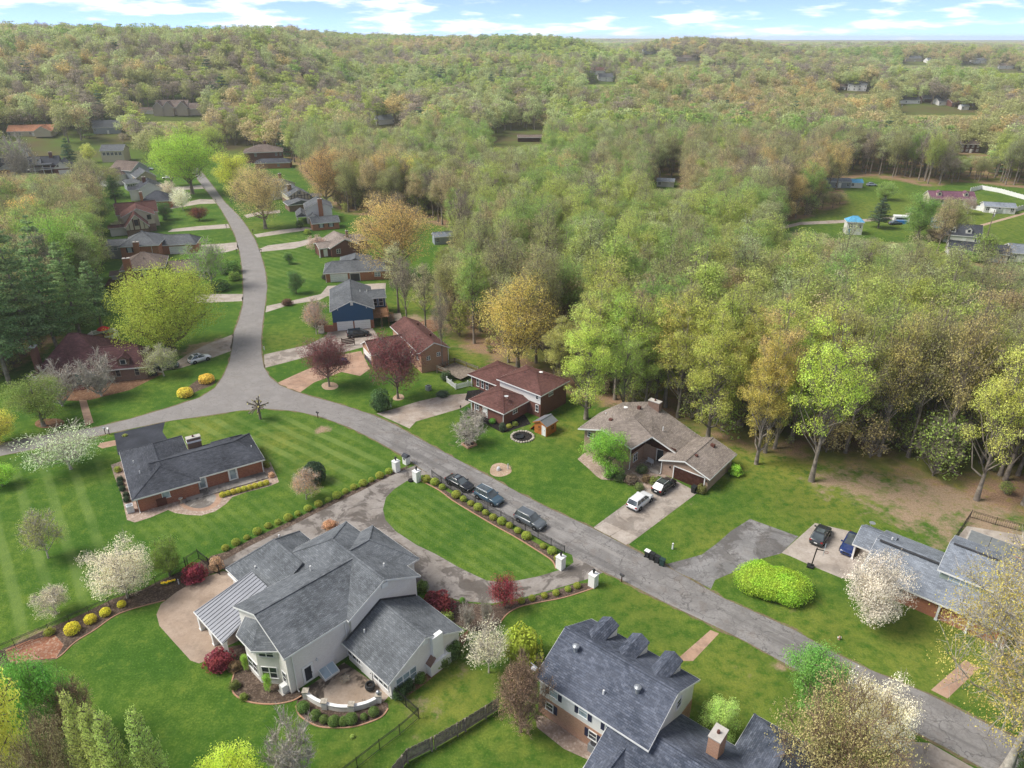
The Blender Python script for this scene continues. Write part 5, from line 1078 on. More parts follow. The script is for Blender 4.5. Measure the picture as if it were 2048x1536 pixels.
# ------------------------------------------------------------ trees
def fast_mesh(name, parts, mats):
    """parts: list of (verts Nx3, faces MxK, material index)"""
    me = bpy.data.meshes.new(name); nv = sum(len(p[0]) for p in parts)
    V = np.concatenate([p[0] for p in parts]).astype(np.float32); me.vertices.add(nv); me.vertices.foreach_set('co', V.ravel())
    li, ls, lt, mi, off, lo = [], [], [], [], 0, 0
    for v, f, m in parts:
        k = f.shape[1]; li.append((f + off).ravel()); ls.append(lo + np.arange(len(f)) * k); lt.append(np.full(len(f), k)); mi.append(np.full(len(f), m)); off += len(v); lo += f.size
    li = np.concatenate(li).astype(np.int32); me.loops.add(len(li)); me.loops.foreach_set('vertex_index', li)
    ls = np.concatenate(ls).astype(np.int32); me.polygons.add(len(ls)); me.polygons.foreach_set('loop_start', ls)
    me.polygons.foreach_set('material_index', np.concatenate(mi).astype(np.int32))
    for k in mats: me.materials.append(MATS[k])
    me.update(calc_edges=True); me.validate(); return me
def unit(a): return a / np.maximum(np.linalg.norm(a, axis=-1, keepdims=True), 1e-9)
def tubes(P, Q, r0, r1, n=3):
    d = unit(Q - P); ref = np.where(np.abs(d[:, 2:3]) > .9, np.array([[1., 0, 0]]), np.array([[0, 0, 1.]])); a = unit(np.cross(d, ref)); b = np.cross(d, a)
    t = np.arange(n) * 2 * np.pi / n; ring = a[:, None] * np.cos(t)[None, :, None] + b[:, None] * np.sin(t)[None, :, None]
    v = np.concatenate([P[:, None] + ring * np.asarray(r0)[:, None, None], Q[:, None] + ring * np.asarray(r1)[:, None, None]], 1)
    i = np.arange(n); j = (i + 1) % n; f = np.stack([i, j, n + j, n + i], 1)
    F = (f[None] + (np.arange(len(P)) * 2 * n)[:, None, None]).reshape(-1, 4)
    return v.reshape(-1, 3), F
def leaves(C, N, size, rng, aspect=0.62):
    """small diamond leaf sprays at C, facing roughly along N"""
    n = len(C); nn = unit(N + rng.normal(0, .75, (n, 3))); a = unit(np.cross(nn, rng.normal(0, 1, (n, 3)))); b = np.cross(nn, a)
    s = size * rng.uniform(.6, 1.35, n)[:, None]; w = s * aspect
    v = np.stack([C - a * s, C - b * w + nn * s * .18, C + a * s, C + b * w + nn * s * .18], 1).reshape(-1, 3)
    return v, (np.arange(n)[:, None] * 4 + np.arange(4)[None])
def make_tree(seed, h=20., cr=5.5, cb=.35, clumps=34, nleaf=6500, lsize=.17, shape='oval', r0=.32, twigs=7, spray=0, clr=.34, lean=.02, up=.5, multi=1):
    rng = np.random.default_rng(seed)
    zc, rz = h * (cb + (1 - cb) / 2), h * (1 - cb) / 2
    # clump centres
    k = np.arange(clumps) + .5; ph = np.arccos(1 - 2 * k / clumps); th = np.pi * (1 + 5 ** .5) * k + rng.uniform(0, 6)
    dirs = np.stack([np.cos(th) * np.sin(ph), np.sin(th) * np.sin(ph), np.cos(ph)], 1) + rng.normal(0, .18, (clumps, 3)); dirs = unit(dirs)
    rad = rng.uniform(.46, .9, clumps) * (1 + .16 * np.sin(3 * th + seed) * np.sin(2 * ph + seed * 1.7)); inner = rng.random(clumps) < .22; rad[inner] *= .5
    c = dirs * rad[:, None] * np.array([cr, cr, rz]); t = (c[:, 2] / rz + 1) / 2
    if shape == 'cone': c[:, :2] *= (1.15 - t)[:, None]
    if shape == 'vase': c[:, :2] *= (.55 + .6 * t)[:, None]
    if shape == 'round': c[:, :2] *= (1.08 - .15 * t)[:, None]
    if shape == 'oval': c[:, :2] *= (1.05 - .35 * t ** 2)[:, None]
    c[:, 2] += zc
    rr = cr * clr * rng.uniform(.52, 1.35, clumps) * (1.0 if shape != 'cone' else 1) * np.where(shape == 'cone', 1.25 - t, 1.0)
    # trunk
    segs = 7; zt = np.linspace(0, h * (.93 if shape != 'vase' else .75), segs + 1); bend = np.cumsum(rng.normal(0, lean * h / segs, (segs + 1, 2)), 0); bend[0] = 0
    tr = np.concatenate([bend, zt[:, None]], 1); rt = r0 * (1 - .88 * (zt / zt[-1]) ** .8); rt[0] *= 1.45
    bp = [tubes(tr[:-1], tr[1:], rt[:-1], rt[1:], 7)]
    # limbs
    zb = np.clip(c[:, 2] - (np.linalg.norm(c[:, :2], axis=1) * up + .12 * h * rng.random(clumps)), h * cb * .75, zt[-1] * .96)
    base = np.stack([np.interp(zb, zt, tr[:, 0]), np.interp(zb, zt, tr[:, 1]), zb], 1); rl = np.interp(zb, zt, rt) * .5 + .02
    m1 = base * .6 + c * .4 + rng.normal(0, cr * .05, (clumps, 3)); m2 = base * .25 + c * .75 + rng.normal(0, cr * .05, (clumps, 3)); m1[:, 2] -= .03 * h * rng.random(clumps)
    for A, B, f0, f1 in ((base, m1, 1, .68), (m1, m2, .68, .4), (m2, c, .4, .2)): bp.append(tubes(A, B, rl * f0, np.maximum(rl * f1, .015), 4))
    # twigs
    if twigs:
        ci = np.repeat(np.arange(clumps), twigs); st = (m2[ci] * rng.uniform(0, 1, (len(ci), 1)) + c[ci]) / (1 + rng.uniform(0, 1, (len(ci), 1)))
        st = c[ci] + (m2[ci] - c[ci]) * rng.uniform(0, .8, (len(ci), 1)); en = c[ci] + unit(rng.normal(0, 1, (len(ci), 3)) + np.array([0, 0, .45])) * rr[ci][:, None] * rng.uniform(.7, 1.1, (len(ci), 1))
        bp.append(tubes(st, en, np.full(len(ci), .035), np.full(len(ci), .012), 3))
        if spray:
            ti = np.repeat(np.arange(len(ci)), spray); f = rng.uniform(.25, 1, (len(ti), 1)); s2 = st[ti] + (en[ti] - st[ti]) * f
            e2 = s2 + unit((en - st)[ti] * .6 + rng.normal(0, 1, (len(ti), 3)) * 1.1 + np.array([0, 0, .5])) * (rr.mean() * .55) * rng.uniform(.5, 1.1, (len(ti), 1))
            a = unit(np.cross(e2 - s2, rng.normal(0, 1, e2.shape))) * .022
            v = np.stack([s2 - a, s2 + a, e2], 1).reshape(-1, 3); bp.append((v, np.arange(len(v)).reshape(-1, 3)))
    wood = [(v, f, 0) for v, f in bp]
    # foliage
    wgt = rr ** 2; ci = rng.choice(clumps, nleaf, p=wgt / wgt.sum()); dv = unit(rng.normal(0, 1, (nleaf, 3)))
    q = rng.random(nleaf) ** .42; off = dv * (rr[ci] * q)[:, None] * np.array([1.08, 1.08, .78]) ; P = c[ci] + off
    # uneven outline: push by a wobble that differs with direction
    wob = 1 + .16 * np.sin(5 * dv[:, 0] + ci) * np.cos(4 * dv[:, 1] - ci * 1.7); P = c[ci] + off * wob[:, None]
    lv, lf = leaves(P, dv + np.array([0, 0, .7]), lsize, rng)
    return wood, (lv, lf, 0), h, 2 * (cr * .84 + cr * clr * .8) * (.80 if shape == 'vase' else 1.0)
def make_conifer(seed, h=22., cr=4.2, cb=.12, whorls=20, nleaf=8000, lsize=.2, droop=.25, r0=.34, full=0):
    rng = np.random.default_rng(seed); zt = np.linspace(0, h * .98, 7); tr = np.stack([np.cumsum(rng.normal(0, .06, 7)), np.cumsum(rng.normal(0, .06, 7)), zt], 1); tr[0, :2] = 0
    rt = r0 * (1 - .9 * zt / zt[-1]); bp = [tubes(tr[:-1], tr[1:], rt[:-1], rt[1:], 7)]
    zs, an = [], []
    for w in range(whorls):
        n = rng.integers(5, 8); zs += [h * (cb + (1 - cb) * (w + rng.random() * .7) / whorls)] * n; an += list(rng.uniform(0, 6.28) + np.arange(n) * 6.28 / n + rng.normal(0, .2, n))
    zs = np.clip(np.array(zs), 0, h * .985); an = np.array(an); t = (zs / h - cb) / (1 - cb)
    ln = cr * ((1 - t) ** (.75 if not full else .6) * (.55 + .45 * np.minimum(1, t * 5 + .35))) * rng.uniform(.72, 1.15, len(zs)) + .25
    st = np.stack([np.interp(zs, zt, tr[:, 0]), np.interp(zs, zt, tr[:, 1]), zs], 1); en = st + np.stack([np.cos(an) * ln, np.sin(an) * ln, ln * (.35 * t - droop + rng.normal(0, .08, len(zs)))], 1)
    bp.append(tubes(st, en, np.full(len(zs), .06), np.full(len(zs), .02), 3))
    bi = rng.choice(len(zs), nleaf, p=ln ** 1.3 / (ln ** 1.3).sum()); f = rng.random(nleaf) ** .7 * .95 + .05; side = np.stack([-np.sin(an), np.cos(an), 0 * an], 1)
    P = st[bi] + (en - st)[bi] * f[:, None] + side[bi] * (rng.normal(0, .22, nleaf) * ln[bi] * (1.05 - .4 * f))[:, None]; P[:, 2] += rng.normal(0, .12, nleaf) + .12 * f * (1 if full else .4)
    lv, lf = leaves(P, unit(P - st[bi]) * .5 + np.array([0, 0, 1.]), lsize, rng, .5)
    return [(v, f, 0) for v, f in bp], (lv, lf, 0), h, 2 * cr
def make_bush(seed, nleaf=900, lsize=.09, lump=.05, flat=.85, fill=.25):
    """clipped ball, about 2 units across, standing on the ground"""
    rng = np.random.default_rng(seed); d = unit(rng.normal(0, 1, (nleaf, 3))); d[:, 2] = np.where(d[:, 2] < -.55, -d[:, 2], d[:, 2])
    r = 1 + lump * (np.sin(6 * d[:, 0] + seed) * np.cos(5 * d[:, 1]) + np.sin(7 * d[:, 2] + 2 * seed)) ; r = r * np.where(rng.random(nleaf) < fill, rng.uniform(.7, 1, nleaf), rng.uniform(.95, 1.03, nleaf))
    P = d * r[:, None] * np.array([1, 1, flat]); P[:, 2] += flat * .72
    lv, lf = leaves(P, d * 1.6, lsize, rng)
    n = 10; th = np.arange(n) * 2 * np.pi / n; prof = [(.45, 0.), (.78, .25), (.84, flat * .72), (.6, flat * 1.25), (.05, flat * 1.55)]
    v = np.array([[a * np.cos(t), a * np.sin(t), z] for a, z in prof for t in th]); i = np.arange(n); j = (i + 1) % n
    f = np.concatenate([np.stack([k * n + i, k * n + j, (k + 1) * n + j, (k + 1) * n + i], 1) for k in range(len(prof) - 1)])
    return v, f, lv, lf, flat * 1.72, 2.0
PROTO = {}
def proto(key, gen, bark='bark_grey'):
    wood, leaf, h, w = gen
    PROTO[key] = (fast_mesh('trunk', wood, [bark]), fast_mesh('crown', [leaf], ['foliage']), h, w)
for k in range(3):
    proto('oak%d' % k, make_tree(10 + k, 19, 6.0, .28, 44, 10500, .135, 'round', .34, 7))
    proto('poplar%d' % k, make_tree(20 + k, 25, 4.9, .33, 44, 9000, .135, 'oval', .33, 6, up=.9))
for k in range(2):
    proto('bare%d' % k, make_tree(30 + k, 21, 4.8, .34, 42, 3600, .11, 'oval', .30, 9, 6, up=1.0))
    proto('sparse%d' % k, make_tree(40 + k, 23, 5.4, .34, 46, 6800, .125, 'round', .34, 9, 3, up=.9))
    proto('dense%d' % k, make_tree(50 + k, 14, 5.6, .16, 52, 24000, .105, 'round', .36, 4))
    proto('pine%d' % k, make_conifer(60 + k, 24, 4.6, .22, 18, 8000, .22, .12))
proto('yellow_big', make_tree(71, 14.5, 8.2, .10, 80, 48000, .105, 'round', .45, 5), 'bark_dark')
proto('lime_big', make_tree(72, 24, 10.5, .2, 80, 34000, .165, 'round', .55, 6))
proto('cypress', make_conifer(73, 9, 2.0, .0, 30, 16000, .085, -.35, .14, 1))
proto('dogwood0', make_tree(74, 6.2, 4.4, .12, 54, 15000, .068, 'vase', .13, 8, 2, up=.3, clr=.27), 'bark_pale')
proto('dogwood1', make_tree(75, 6.2, 4.4, .16, 40, 4500, .085, 'vase', .13, 8, 3, up=.3), 'bark_pale')
proto('small_sparse', make_tree(76, 6.0, 3.0, .16, 36, 6500, .058, 'round', .10, 10, 5, up=.6), 'bark_pale')
proto('maple_red', make_tree(77, 9, 5.0, .22, 56, 17000, .09, 'round', .18, 7, 2))
proto('japanese', make_tree(78, 3.2, 2.3, .12, 30, 6500, .06, 'round', .09, 5), 'bark_dark')
proto('twiggy', make_tree(79, 6.5, 3.6, .06, 52, 9000, .05, 'round', .12, 12, 8, up=.7), 'bark_tan')
proto('bare_shrub', make_tree(80, 5.0, 3.2, .05, 36, 500, .05, 'vase', .09, 12, 7, up=.8), 'bark_pale')
proto('sycamore', make_tree(81, 17, 11, .26, 100, 38000, .075, 'round', .42, 12, 5, up=.35, clr=.22), 'bark_pale')
proto('olive_twig', make_tree(82, 9, 6.4, .08, 70, 20000, .075, 'round', .2, 9, 5, up=.7, clr=.28), 'bark_tan')
proto('leafy_small', make_tree(83, 6, 3.2, .08, 44, 17000, .07, 'round', .12, 4, clr=.3), 'bark_grey')
proto('poplar_near', make_tree(84, 25, 5.4, .13, 76, 26000, .10, 'oval', .36, 8, 2, up=.8, clr=.27))
proto('poplar_edge', make_tree(87, 25, 5.6, .18, 70, 17000, .10, 'round', .34, 10, 4, up=.9, clr=.25))
proto('poplar_thin', make_tree(85, 24, 3.6, .34, 46, 6000, .10, 'oval', .28, 10, 4, up=1.1))
proto('tan_near', make_tree(86, 17, 7.6, .2, 74, 28000, .105, 'round', .40, 9, 3, up=.6))
# pollarded street tree: short fists of cut wood
_r = np.random.default_rng(5); _d = unit(_r.normal(0, 1, (26, 3)) + np.array([0, 0, .5])); _p = np.tile([[0, 0, 1.9]], (26, 1)); _e = _p + _d * _r.uniform(.9, 1.5, (26, 1)) * np.array([1.2, 1.2, .8])
_w = [tubes(np.array([[0, 0, 0.]]), np.array([[0, 0, 2.1]]), [.2], [.16], 8), tubes(_p, _e, np.full(26, .09), np.full(26, .06), 5), tubes(_e, _e + _d * .18, np.full(26, .11), np.full(26, .10), 6)]
_lv, _lf = leaves(_e + _d * .2 + _r.normal(0, .12, (26, 3)), _d, .16, _r); PROTO['pollard'] = (fast_mesh('trunk', [(v, f, 0) for v, f in _w], ['bark_grey']), fast_mesh('crown', [(_lv, _lf, 0)], ['foliage']), 3.3, 3.4)
BUSH = []
for k in range(3):
    v, f, lv, lf, hh, ww = make_bush(90 + k, 1300 if k < 2 else 1000, .085, .035 if k < 2 else .14)
    BUSH.append((fast_mesh('core', [(v, f, 0)], ['foliage']), fast_mesh('leaves', [(lv, lf, 0)], ['foliage']), hh, ww))
TINT_JIT = random.Random(4)
def tree(name, label, key, u, v, vt, wpx, tint, group=None, p=None, h=None, w=None, rz=None, cat='tree', jit=.06):
    t_me, c_me, ph, pw = PROTO[key]
    if p is None: p = G(u, v)
    if h is None: h = top_height(p, vt)
    if w is None: w = wpx * mpp(p, h * .6)
    o = thing(name, label, cat, p, rz if rz is not None else TINT_JIT.uniform(0, 6.28), group)
    o.scale = (w / pw, w / pw, h / ph)
    link('trunk', t_me, o); c = link('crown', c_me, o)
    c['tint'] = [max(.01, x * (1 + TINT_JIT.uniform(-jit, jit))) for x in tint] + [1.0]
    return o
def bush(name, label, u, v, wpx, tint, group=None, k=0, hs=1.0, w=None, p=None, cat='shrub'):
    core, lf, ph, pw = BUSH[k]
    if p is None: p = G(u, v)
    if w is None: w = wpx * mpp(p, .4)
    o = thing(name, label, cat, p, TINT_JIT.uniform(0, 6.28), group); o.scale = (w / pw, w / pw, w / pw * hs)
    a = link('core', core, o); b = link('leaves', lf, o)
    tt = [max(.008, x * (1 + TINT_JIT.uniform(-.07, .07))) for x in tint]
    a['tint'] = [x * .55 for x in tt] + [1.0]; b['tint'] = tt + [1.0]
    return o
# ------------------------------------------------------------ trees that stand by themselves
YG, LIME, TAN, OR_, GRN, DGR = (.245, .275, .03), (.21, .29, .025), (.29, .22, .095), (.33, .225, .08), (.13, .24, .035), (.045, .085, .025)
OLV, PALE, RED, PLUM, WHT, PINE = (.20, .20, .06), (.30, .32, .12), (.12, .022, .025), (.125, .042, .042), (.56, .53, .43), (.045, .085, .045)
BRN, PINK, LEMON, GREY = (.20, .125, .07), (.46, .29, .20), (.46, .46, .07), (.20, .165, .12)
T = tree
T('yellow_maple_tree', 'very broad yellow-green tree beside the road junction, in front of the brick chimney house', 'yellow_big', 345, 700, 527, 222, YG)
T('lime_shade_tree', 'huge lime-green shade tree at the far end of the road', 'lime_big', 385, 388, 254, 138, LIME)
T('lime_rear_tree', 'smaller lime tree tucked behind the huge shade tree', 'dense0', 345, 372, 275, 70, LIME)
T('yellow_street_tree', 'bright yellow-lime tree on the right of the upper road', 'dense1', 474, 398, 300, 92, (.33, .34, .035))
T('tan_street_tree', 'tan-leaved street tree in front of the mock-Tudor house', 'tan_near', 531, 457, 325, 122, (.34, .275, .12))
for u, v, vt, w, tn, nm in ((655, 415, 290, 100, OR_, 'leftmost'), (715, 410, 288, 120, TAN, 'second'), (775, 415, 300, 110, (.34, .25, .09), 'third'), (840, 412, 305, 100, (.36, .32, .06), 'rightmost')):
    T('tan_oak_tree', 'tan-orange oak, %s of the four behind the colonial house lawn' % nm, 'tan_near', u, v, vt, w, tn, 'tan oaks behind the lawns')
T('orange_oak_tree', 'wide orange-tan oak over the roof of the long brick garage house', 'tan_near', 795, 560, 386, 172, (.36, .255, .085))
T('pale_poplar_tree', 'pale half-bare poplar just right of the long brick garage house', 'poplar_thin', 798, 626, 478, 70, (.30, .30, .14), 'pale poplars behind the blue house')
T('pale_poplar_tree', 'bare twiggy poplar with long trunk behind the rear deck of the blue house', 'bare0', 816, 662, 500, 70, GREY, 'pale poplars behind the blue house')
T('pale_poplar_tree', 'slim grey-green poplar on the mossy grass behind the plum roof', 'poplar_thin', 852, 674, 520, 66, (.25, .25, .12), 'pale poplars behind the blue house')
T('slim_bare_tree', 'very thin bare tree standing alone on the mossy slope', 'bare1', 886, 738, 560, 44, GREY)
T('golden_oak_tree', 'large golden-yellow oak above the maroon split-level house', 'tan_near', 1036, 738, 548, 178, (.40, .31, .075))
T('green_poplar_tree', 'tall bright green tree right of the maroon split-level house', 'poplar_near', 1172, 838, 602, 128, (.28, .36, .055))
T('purple_maple_tree', 'smaller purple-leaved maple in a mulch ring nearest the road junction', 'maple_red', 659, 773, 668, 112, PLUM, 'purple maples in the front yard')
T('purple_maple_tree', 'larger purple-leaved maple in front of the salmon brick house', 'maple_red', 796, 797, 660, 132, PLUM, 'purple maples in the front yard')
T('pollarded_tree', 'small pollarded tree with knobbly cut branches at the junction lawn edge', 'pollard', 521, 838, 793, 44, (.25, .25, .06))
T('round_green_tree', 'dense round bright green tree in front of the tan brick house', 'leafy_small', 1212, 946, 856, 104, (.13, .26, .022))
T('white_dogwood_tree', 'white dogwood in bloom before the red brick and sage house', 'dogwood0', 1736, 1245, 1121, 142, (.46, .385, .33))
T('cream_dogwood_tree', 'cream-white dogwood beside the iron fence of the rear patio', 'dogwood0', 256, 1196, 1096, 124, (.46, .44, .32))
T('olive_bushy_tree', 'bushy olive-green tree between the cream dogwood and fence corner', 'leafy_small', 340, 1152, 1076, 76, (.13, .18, .03))
T('thin_lawn_tree', 'small thin yellow-green tree on the striped lawn', 'small_sparse', 97, 1116, 1019, 94, (.24, .27, .08))
T('pink_dogwood_tree', 'small pale dogwood just outside the iron fence at left', 'small_sparse', 113, 1228, 1172, 84, (.48, .40, .30))
T('greenish_dogwood_tree', 'wide sparse greenish-white dogwood beside the west road mailboxes', 'dogwood1', 142, 938, 862, 150, (.36, .38, .24))
T('pinkish_yard_tree', 'small pinkish tree on the lawn beside the dark holly', 'small_sparse', 613, 998, 937, 72, (.42, .27, .16))
T('brown_weeping_tree', 'dense brown twiggy weeping tree at the corner of the dormered house', 'twiggy', 1042, 1464, 1308, 132, (.26, .17, .10))
T('blossom_dogwood_tree', 'white flowering dogwood next to the round yellow-green bush', 'dogwood1', 978, 1345, 1250, 98, (.46, .48, .34))
T('feathery_green_tree', 'feathery mid-green tree overhanging the near road edge', 'leafy_small', 1622, 1405, 1295, 150, (.11, .22, .04))
T('olive_twiggy_tree', 'broad olive-tan twiggy tree at the bottom right corner of the dormered house', 'olive_twig', 1655, 1590, 1380, 285, (.29, .265, .10))
T('roadside_dogwood_tree', 'white dogwood behind the olive twiggy tree by the road', 'dogwood0', 1740, 1505, 1372, 135, WHT)
T('sycamore_tree', 'huge open sycamore with pale limbs and yellow leaves at the right edge', 'sycamore', 2010, 1545, 1150, 500, (.33, .275, .06))
T('edge_pine_tree', 'dark green tree at the bottom right corner', 'leafy_small', 2055, 1570, 1490, 80, DGR)
T('variegated_shrub_tree', 'pale green bushy tree against the side wall of the dormered house', 'leafy_small', 1436, 1482, 1394, 84, (.28, .36, .09))
T('weeping_pale_tree', 'small pale weeping tree over the parked green car', 'small_sparse', 328, 752, 687, 84, (.30, .32, .13))
T('white_bark_tree', 'pale twiggy tree before the cottage front door', 'bare_shrub', 203, 792, 712, 92, (.40, .36, .28), 'pale twiggy trees at the cottage')
T('white_bark_tree', 'pale twiggy tree before the cottage left gable', 'bare_shrub', 125, 812, 735, 90, (.40, .36, .28), 'pale twiggy trees at the cottage')
T('dark_holly_tree', 'large round dark olive holly left of the cottage walk', 'dense0', 88, 852, 757, 128, (.13, .17, .035))
T('bright_left_tree', 'tall bright green tree behind the pines at the left', 'lime_big', 140, 605, 418, 160, (.15, .26, .035))
T('thin_green_tree', 'airy green tree beside the road above the yellow maple', 'small_sparse', 425, 575, 474, 100, (.18, .28, .05))
T('burgundy_maple_tree', 'round burgundy maple on the upper left lawn', 'japanese', 399, 441, 413, 44, (.13, .035, .025))
T('young_yard_tree', 'small dark green yard tree above the striped lawn', 'leafy_small', 578, 528, 503, 24, (.07, .15, .03))
T('round_yard_tree', 'dark green round yard tree near the curved driveway', 'leafy_small', 593, 587, 540, 40, (.06, .12, .03))
T('pink_cherry_tree', 'dull pink cherry beside the blue house', 'small_sparse', 633, 668, 594, 66, (.38, .21, .16))
T('pink_shrub_tree', 'low pink weeping cherry before the tan roof brick house', 'small_sparse', 636, 505, 468, 46, (.44, .26, .20))
T('bare_yard_tree', 'small bare tree in a square brick edged bed', 'bare_shrub', 938, 889, 838, 76, (.25, .22, .14))
T('bare_rock_tree', 'bare shrub in a stone ring before the split-level house', 'bare_shrub', 952, 850, 822, 50, (.25, .22, .14))
for u, v, vt, w, lab in ((340, 398, 363, 34, 'left of two'), (366, 420, 377, 44, 'right of two')): T('upper_dogwood_tree', 'white dogwood beside the white gable house, ' + lab, 'dogwood0', u, v, vt, w, (.52, .50, .38), 'upper road dogwoods')
T('cream_side_tree', 'cream flowering shrub left of the brown mock-Tudor house', 'small_sparse', 237, 466, 440, 36, (.45, .42, .25))
T('dark_hedge_tree', 'dark green clump right of the brown mock-Tudor house', 'leafy_small', 330, 440, 402, 42, (.05, .10, .025))
T('ivy_dark_tree', 'dark evergreen among bare trees behind the left houses', 'pine0', 232, 408, 350, 46, DGR)
T('white_sycamore_tree', 'white-barked bare tree before the brick house with porch', 'bare_shrub', 52, 372, 272, 72, (.36, .33, .22))
T('spruce_tree', 'dark green spruce between the far left houses', 'pine1', 145, 340, 275, 36, (.03, .07, .035))
T('pale_lime_tree', 'small lime tree left of the cream long house', 'leafy_small', 180, 325, 285, 32, (.30, .32, .07))
WN = dict(zip((-30, 20, 60, 75, 110, 120, 165, 205), ('first', 'second', 'third', 'fourth', 'fifth', 'sixth', 'seventh', 'eighth')))
for u, v, vt, w in ((20, 770, 470, 130), (75, 735, 440, 130), (120, 712, 470, 110), (165, 690, 480, 100), (205, 660, 520, 80), (-30, 740, 430, 120), (60, 650, 450, 100), (110, 640, 430, 90)):
    T('white_pine_tree', 'tall blue-green pine behind the cottage, %s from the left' % WN[u], 'pine%d' % (u % 2), u, v, vt, w, (.105, .165, .06), 'pines behind the cottage')
for u, v, vt, w, lab in ((218, 1640, 1397, 64, 'leftmost'), (262, 1660, 1420, 70, 'second from left'), (296, 1690, 1436, 76, 'third from left'), (352, 1680, 1424, 82, 'rightmost')):
    T('arborvitae_tree', 'green conical arborvitae, %s of the row at the bottom edge' % lab, 'cypress', u, v, vt, w, (.24, .29, .07), 'arborvitae row')
T('lemon_tree', 'lemon-yellow leafy tree at the bottom left edge', 'leafy_small', 15, 1610, 1272, 210, LEMON)
T('green_corner_tree', 'glossy mid-green tree right of the lemon-yellow one', 'leafy_small', 108, 1490, 1308, 135, (.10, .23, .03))
T('brown_corner_tree', 'brown twiggy bush between green corner tree and arborvitae', 'twiggy', 168, 1490, 1365, 100, (.36, .25, .15))
T('bronze_corner_tree', 'bronze-brown shrub at the very bottom left', 'olive_twig', 135, 1640, 1430, 150, (.26, .20, .10))
T('chartreuse_tree', 'chartreuse bushy tree at the bottom edge left of centre', 'leafy_small', 480, 1640, 1492, 150, (.36, .42, .04))
T('grey_bare_tree', 'leafless grey shrub at the bottom edge beside the chartreuse tree', 'bare_shrub', 592, 1575, 1448, 120, (.3, .28, .2))
T('left_edge_tree', 'yellow-green tree on the left edge above the west road', 'leafy_small', 0, 885, 815, 84, (.36, .38, .06))
T('left_edge_bush_tree', 'bright green round bush on the left edge of the striped lawn', 'leafy_small', 5, 972, 927, 66, (.20, .34, .03))
for u, v, vt, w, tn, lab in ((25, 590, 400, 130, (.26, .28, .06), 'mixed yellow-green tree above the pines at the left edge'), (95, 520, 375, 90, (.42, .30, .09), 'golden tree behind the left pines'), (45, 480, 340, 110, TAN, 'tan tree at the left edge below the brick porch house'), (175, 420, 355, 80, (.14, .25, .04), 'green tree left of the mock-Tudor house'),
        (225, 395, 330, 60, OLV, 'olive tree left of the white gable house'), (205, 470, 395, 70, (.13, .19, .04), 'dark green tree beside the grey hip roof'), (190, 560, 470, 80, (.15, .24, .035), 'green tree beside the brown hip roof deck'), (430, 320, 240, 70, (.22, .27, .05), 'round olive-green tree behind the lime shade tree'), (395, 300, 258, 50, GRN, 'small green tree behind the road end')):
    T('left_woods_tree', lab, 'oak%d' % (u % 3), u, v, vt, w, tn)
T('valley_green_tree', 'large green tree in the middle of the valley lawns', 'dense1', 1835, 476, 384, 92, (.11, .20, .04)); T('valley_cedar', 'dark cedar beside the sky-blue roofed hut', 'pine0', 1756, 456, 394, 50, (.05, .085, .045)); T('valley_brown_shrub', 'brown shrub in front of the white dormer house', 'leafy_small', 1868, 482, 455, 52, (.16, .12, .08)); T('valley_bare_tree', 'small brown tree before the purple roofed cottage', 'small_sparse', 1935, 428, 392, 40, (.28, .2, .15)); T('valley_left_tree', 'pale green tree beside the grey mobile home', 'leafy_small', 1640, 395, 358, 44, (.2, .25, .07)); T('valley_side_tree', 'green tree right of the sky-blue hut', 'leafy_small', 1770, 400, 362, 50, (.15, .22, .05)); T('valley_hedge_tree', 'green hedge clump before the white single-storey house', 'leafy_small', 1945, 520, 500, 60, (.16, .26, .05))
# single trunks along the wood edge behind the tan house, nearest first
EDGE = [(1290, 815, 640, 78, (.24, .28, .06)), (1355, 835, 615, 95, (.26, .27, .05)), (1415, 880, 600, 110, (.27, .30, .05)), (1478, 850, 610, 100, (.31, .28, .08)), (1512, 928, 640, 92, (.29, .26, .05)), (1530, 905, 590, 96, (.34, .28, .09)),
        (1549, 897, 630, 84, (.27, .30, .05)), (1622, 962, 610, 140, (.30, .38, .045)), (1690, 905, 640, 100, OLV), (1758, 912, 620, 96, (.25, .23, .07)), (1816, 914, 585, 104, (.22, .20, .075)), (1872, 940, 560, 110, (.24, .21, .08)),
        (1918, 912, 600, 90, (.24, .25, .06)), (1952, 1000, 640, 130, (.34, .36, .07)), (2010, 960, 630, 110, (.30, .33, .07)), (2046, 1010, 600, 120, (.33, .36, .08)), (1245, 835, 640, 70, (.22, .28, .05)), (1120, 770, 620, 80, (.26, .26, .07))]
WORDS = ['first', 'second', 'third', 'fourth', 'fifth', 'sixth', 'seventh', 'eighth', 'ninth', 'tenth', 'eleventh', 'twelfth', 'thirteenth', 'fourteenth', 'fifteenth', 'sixteenth', 'seventeenth', 'eighteenth']
for k, (u, v, vt, w, tn) in enumerate(sorted(EDGE)):
    bare = tn in ((.22, .20, .075), (.24, .21, .08), (.25, .23, .07), OLV)
    T('wood_edge_tree', 'tall %s tree on the wood edge behind the lawns, %s from the left' % ('thinly leaved grey-green' if bare else 'yellow-green', WORDS[k]), ('sparse%d' % (k % 2)) if bare else ('poplar_near', 'poplar_edge')[k % 2], u, v, vt, w * 1.18, tn, 'wood edge trees')

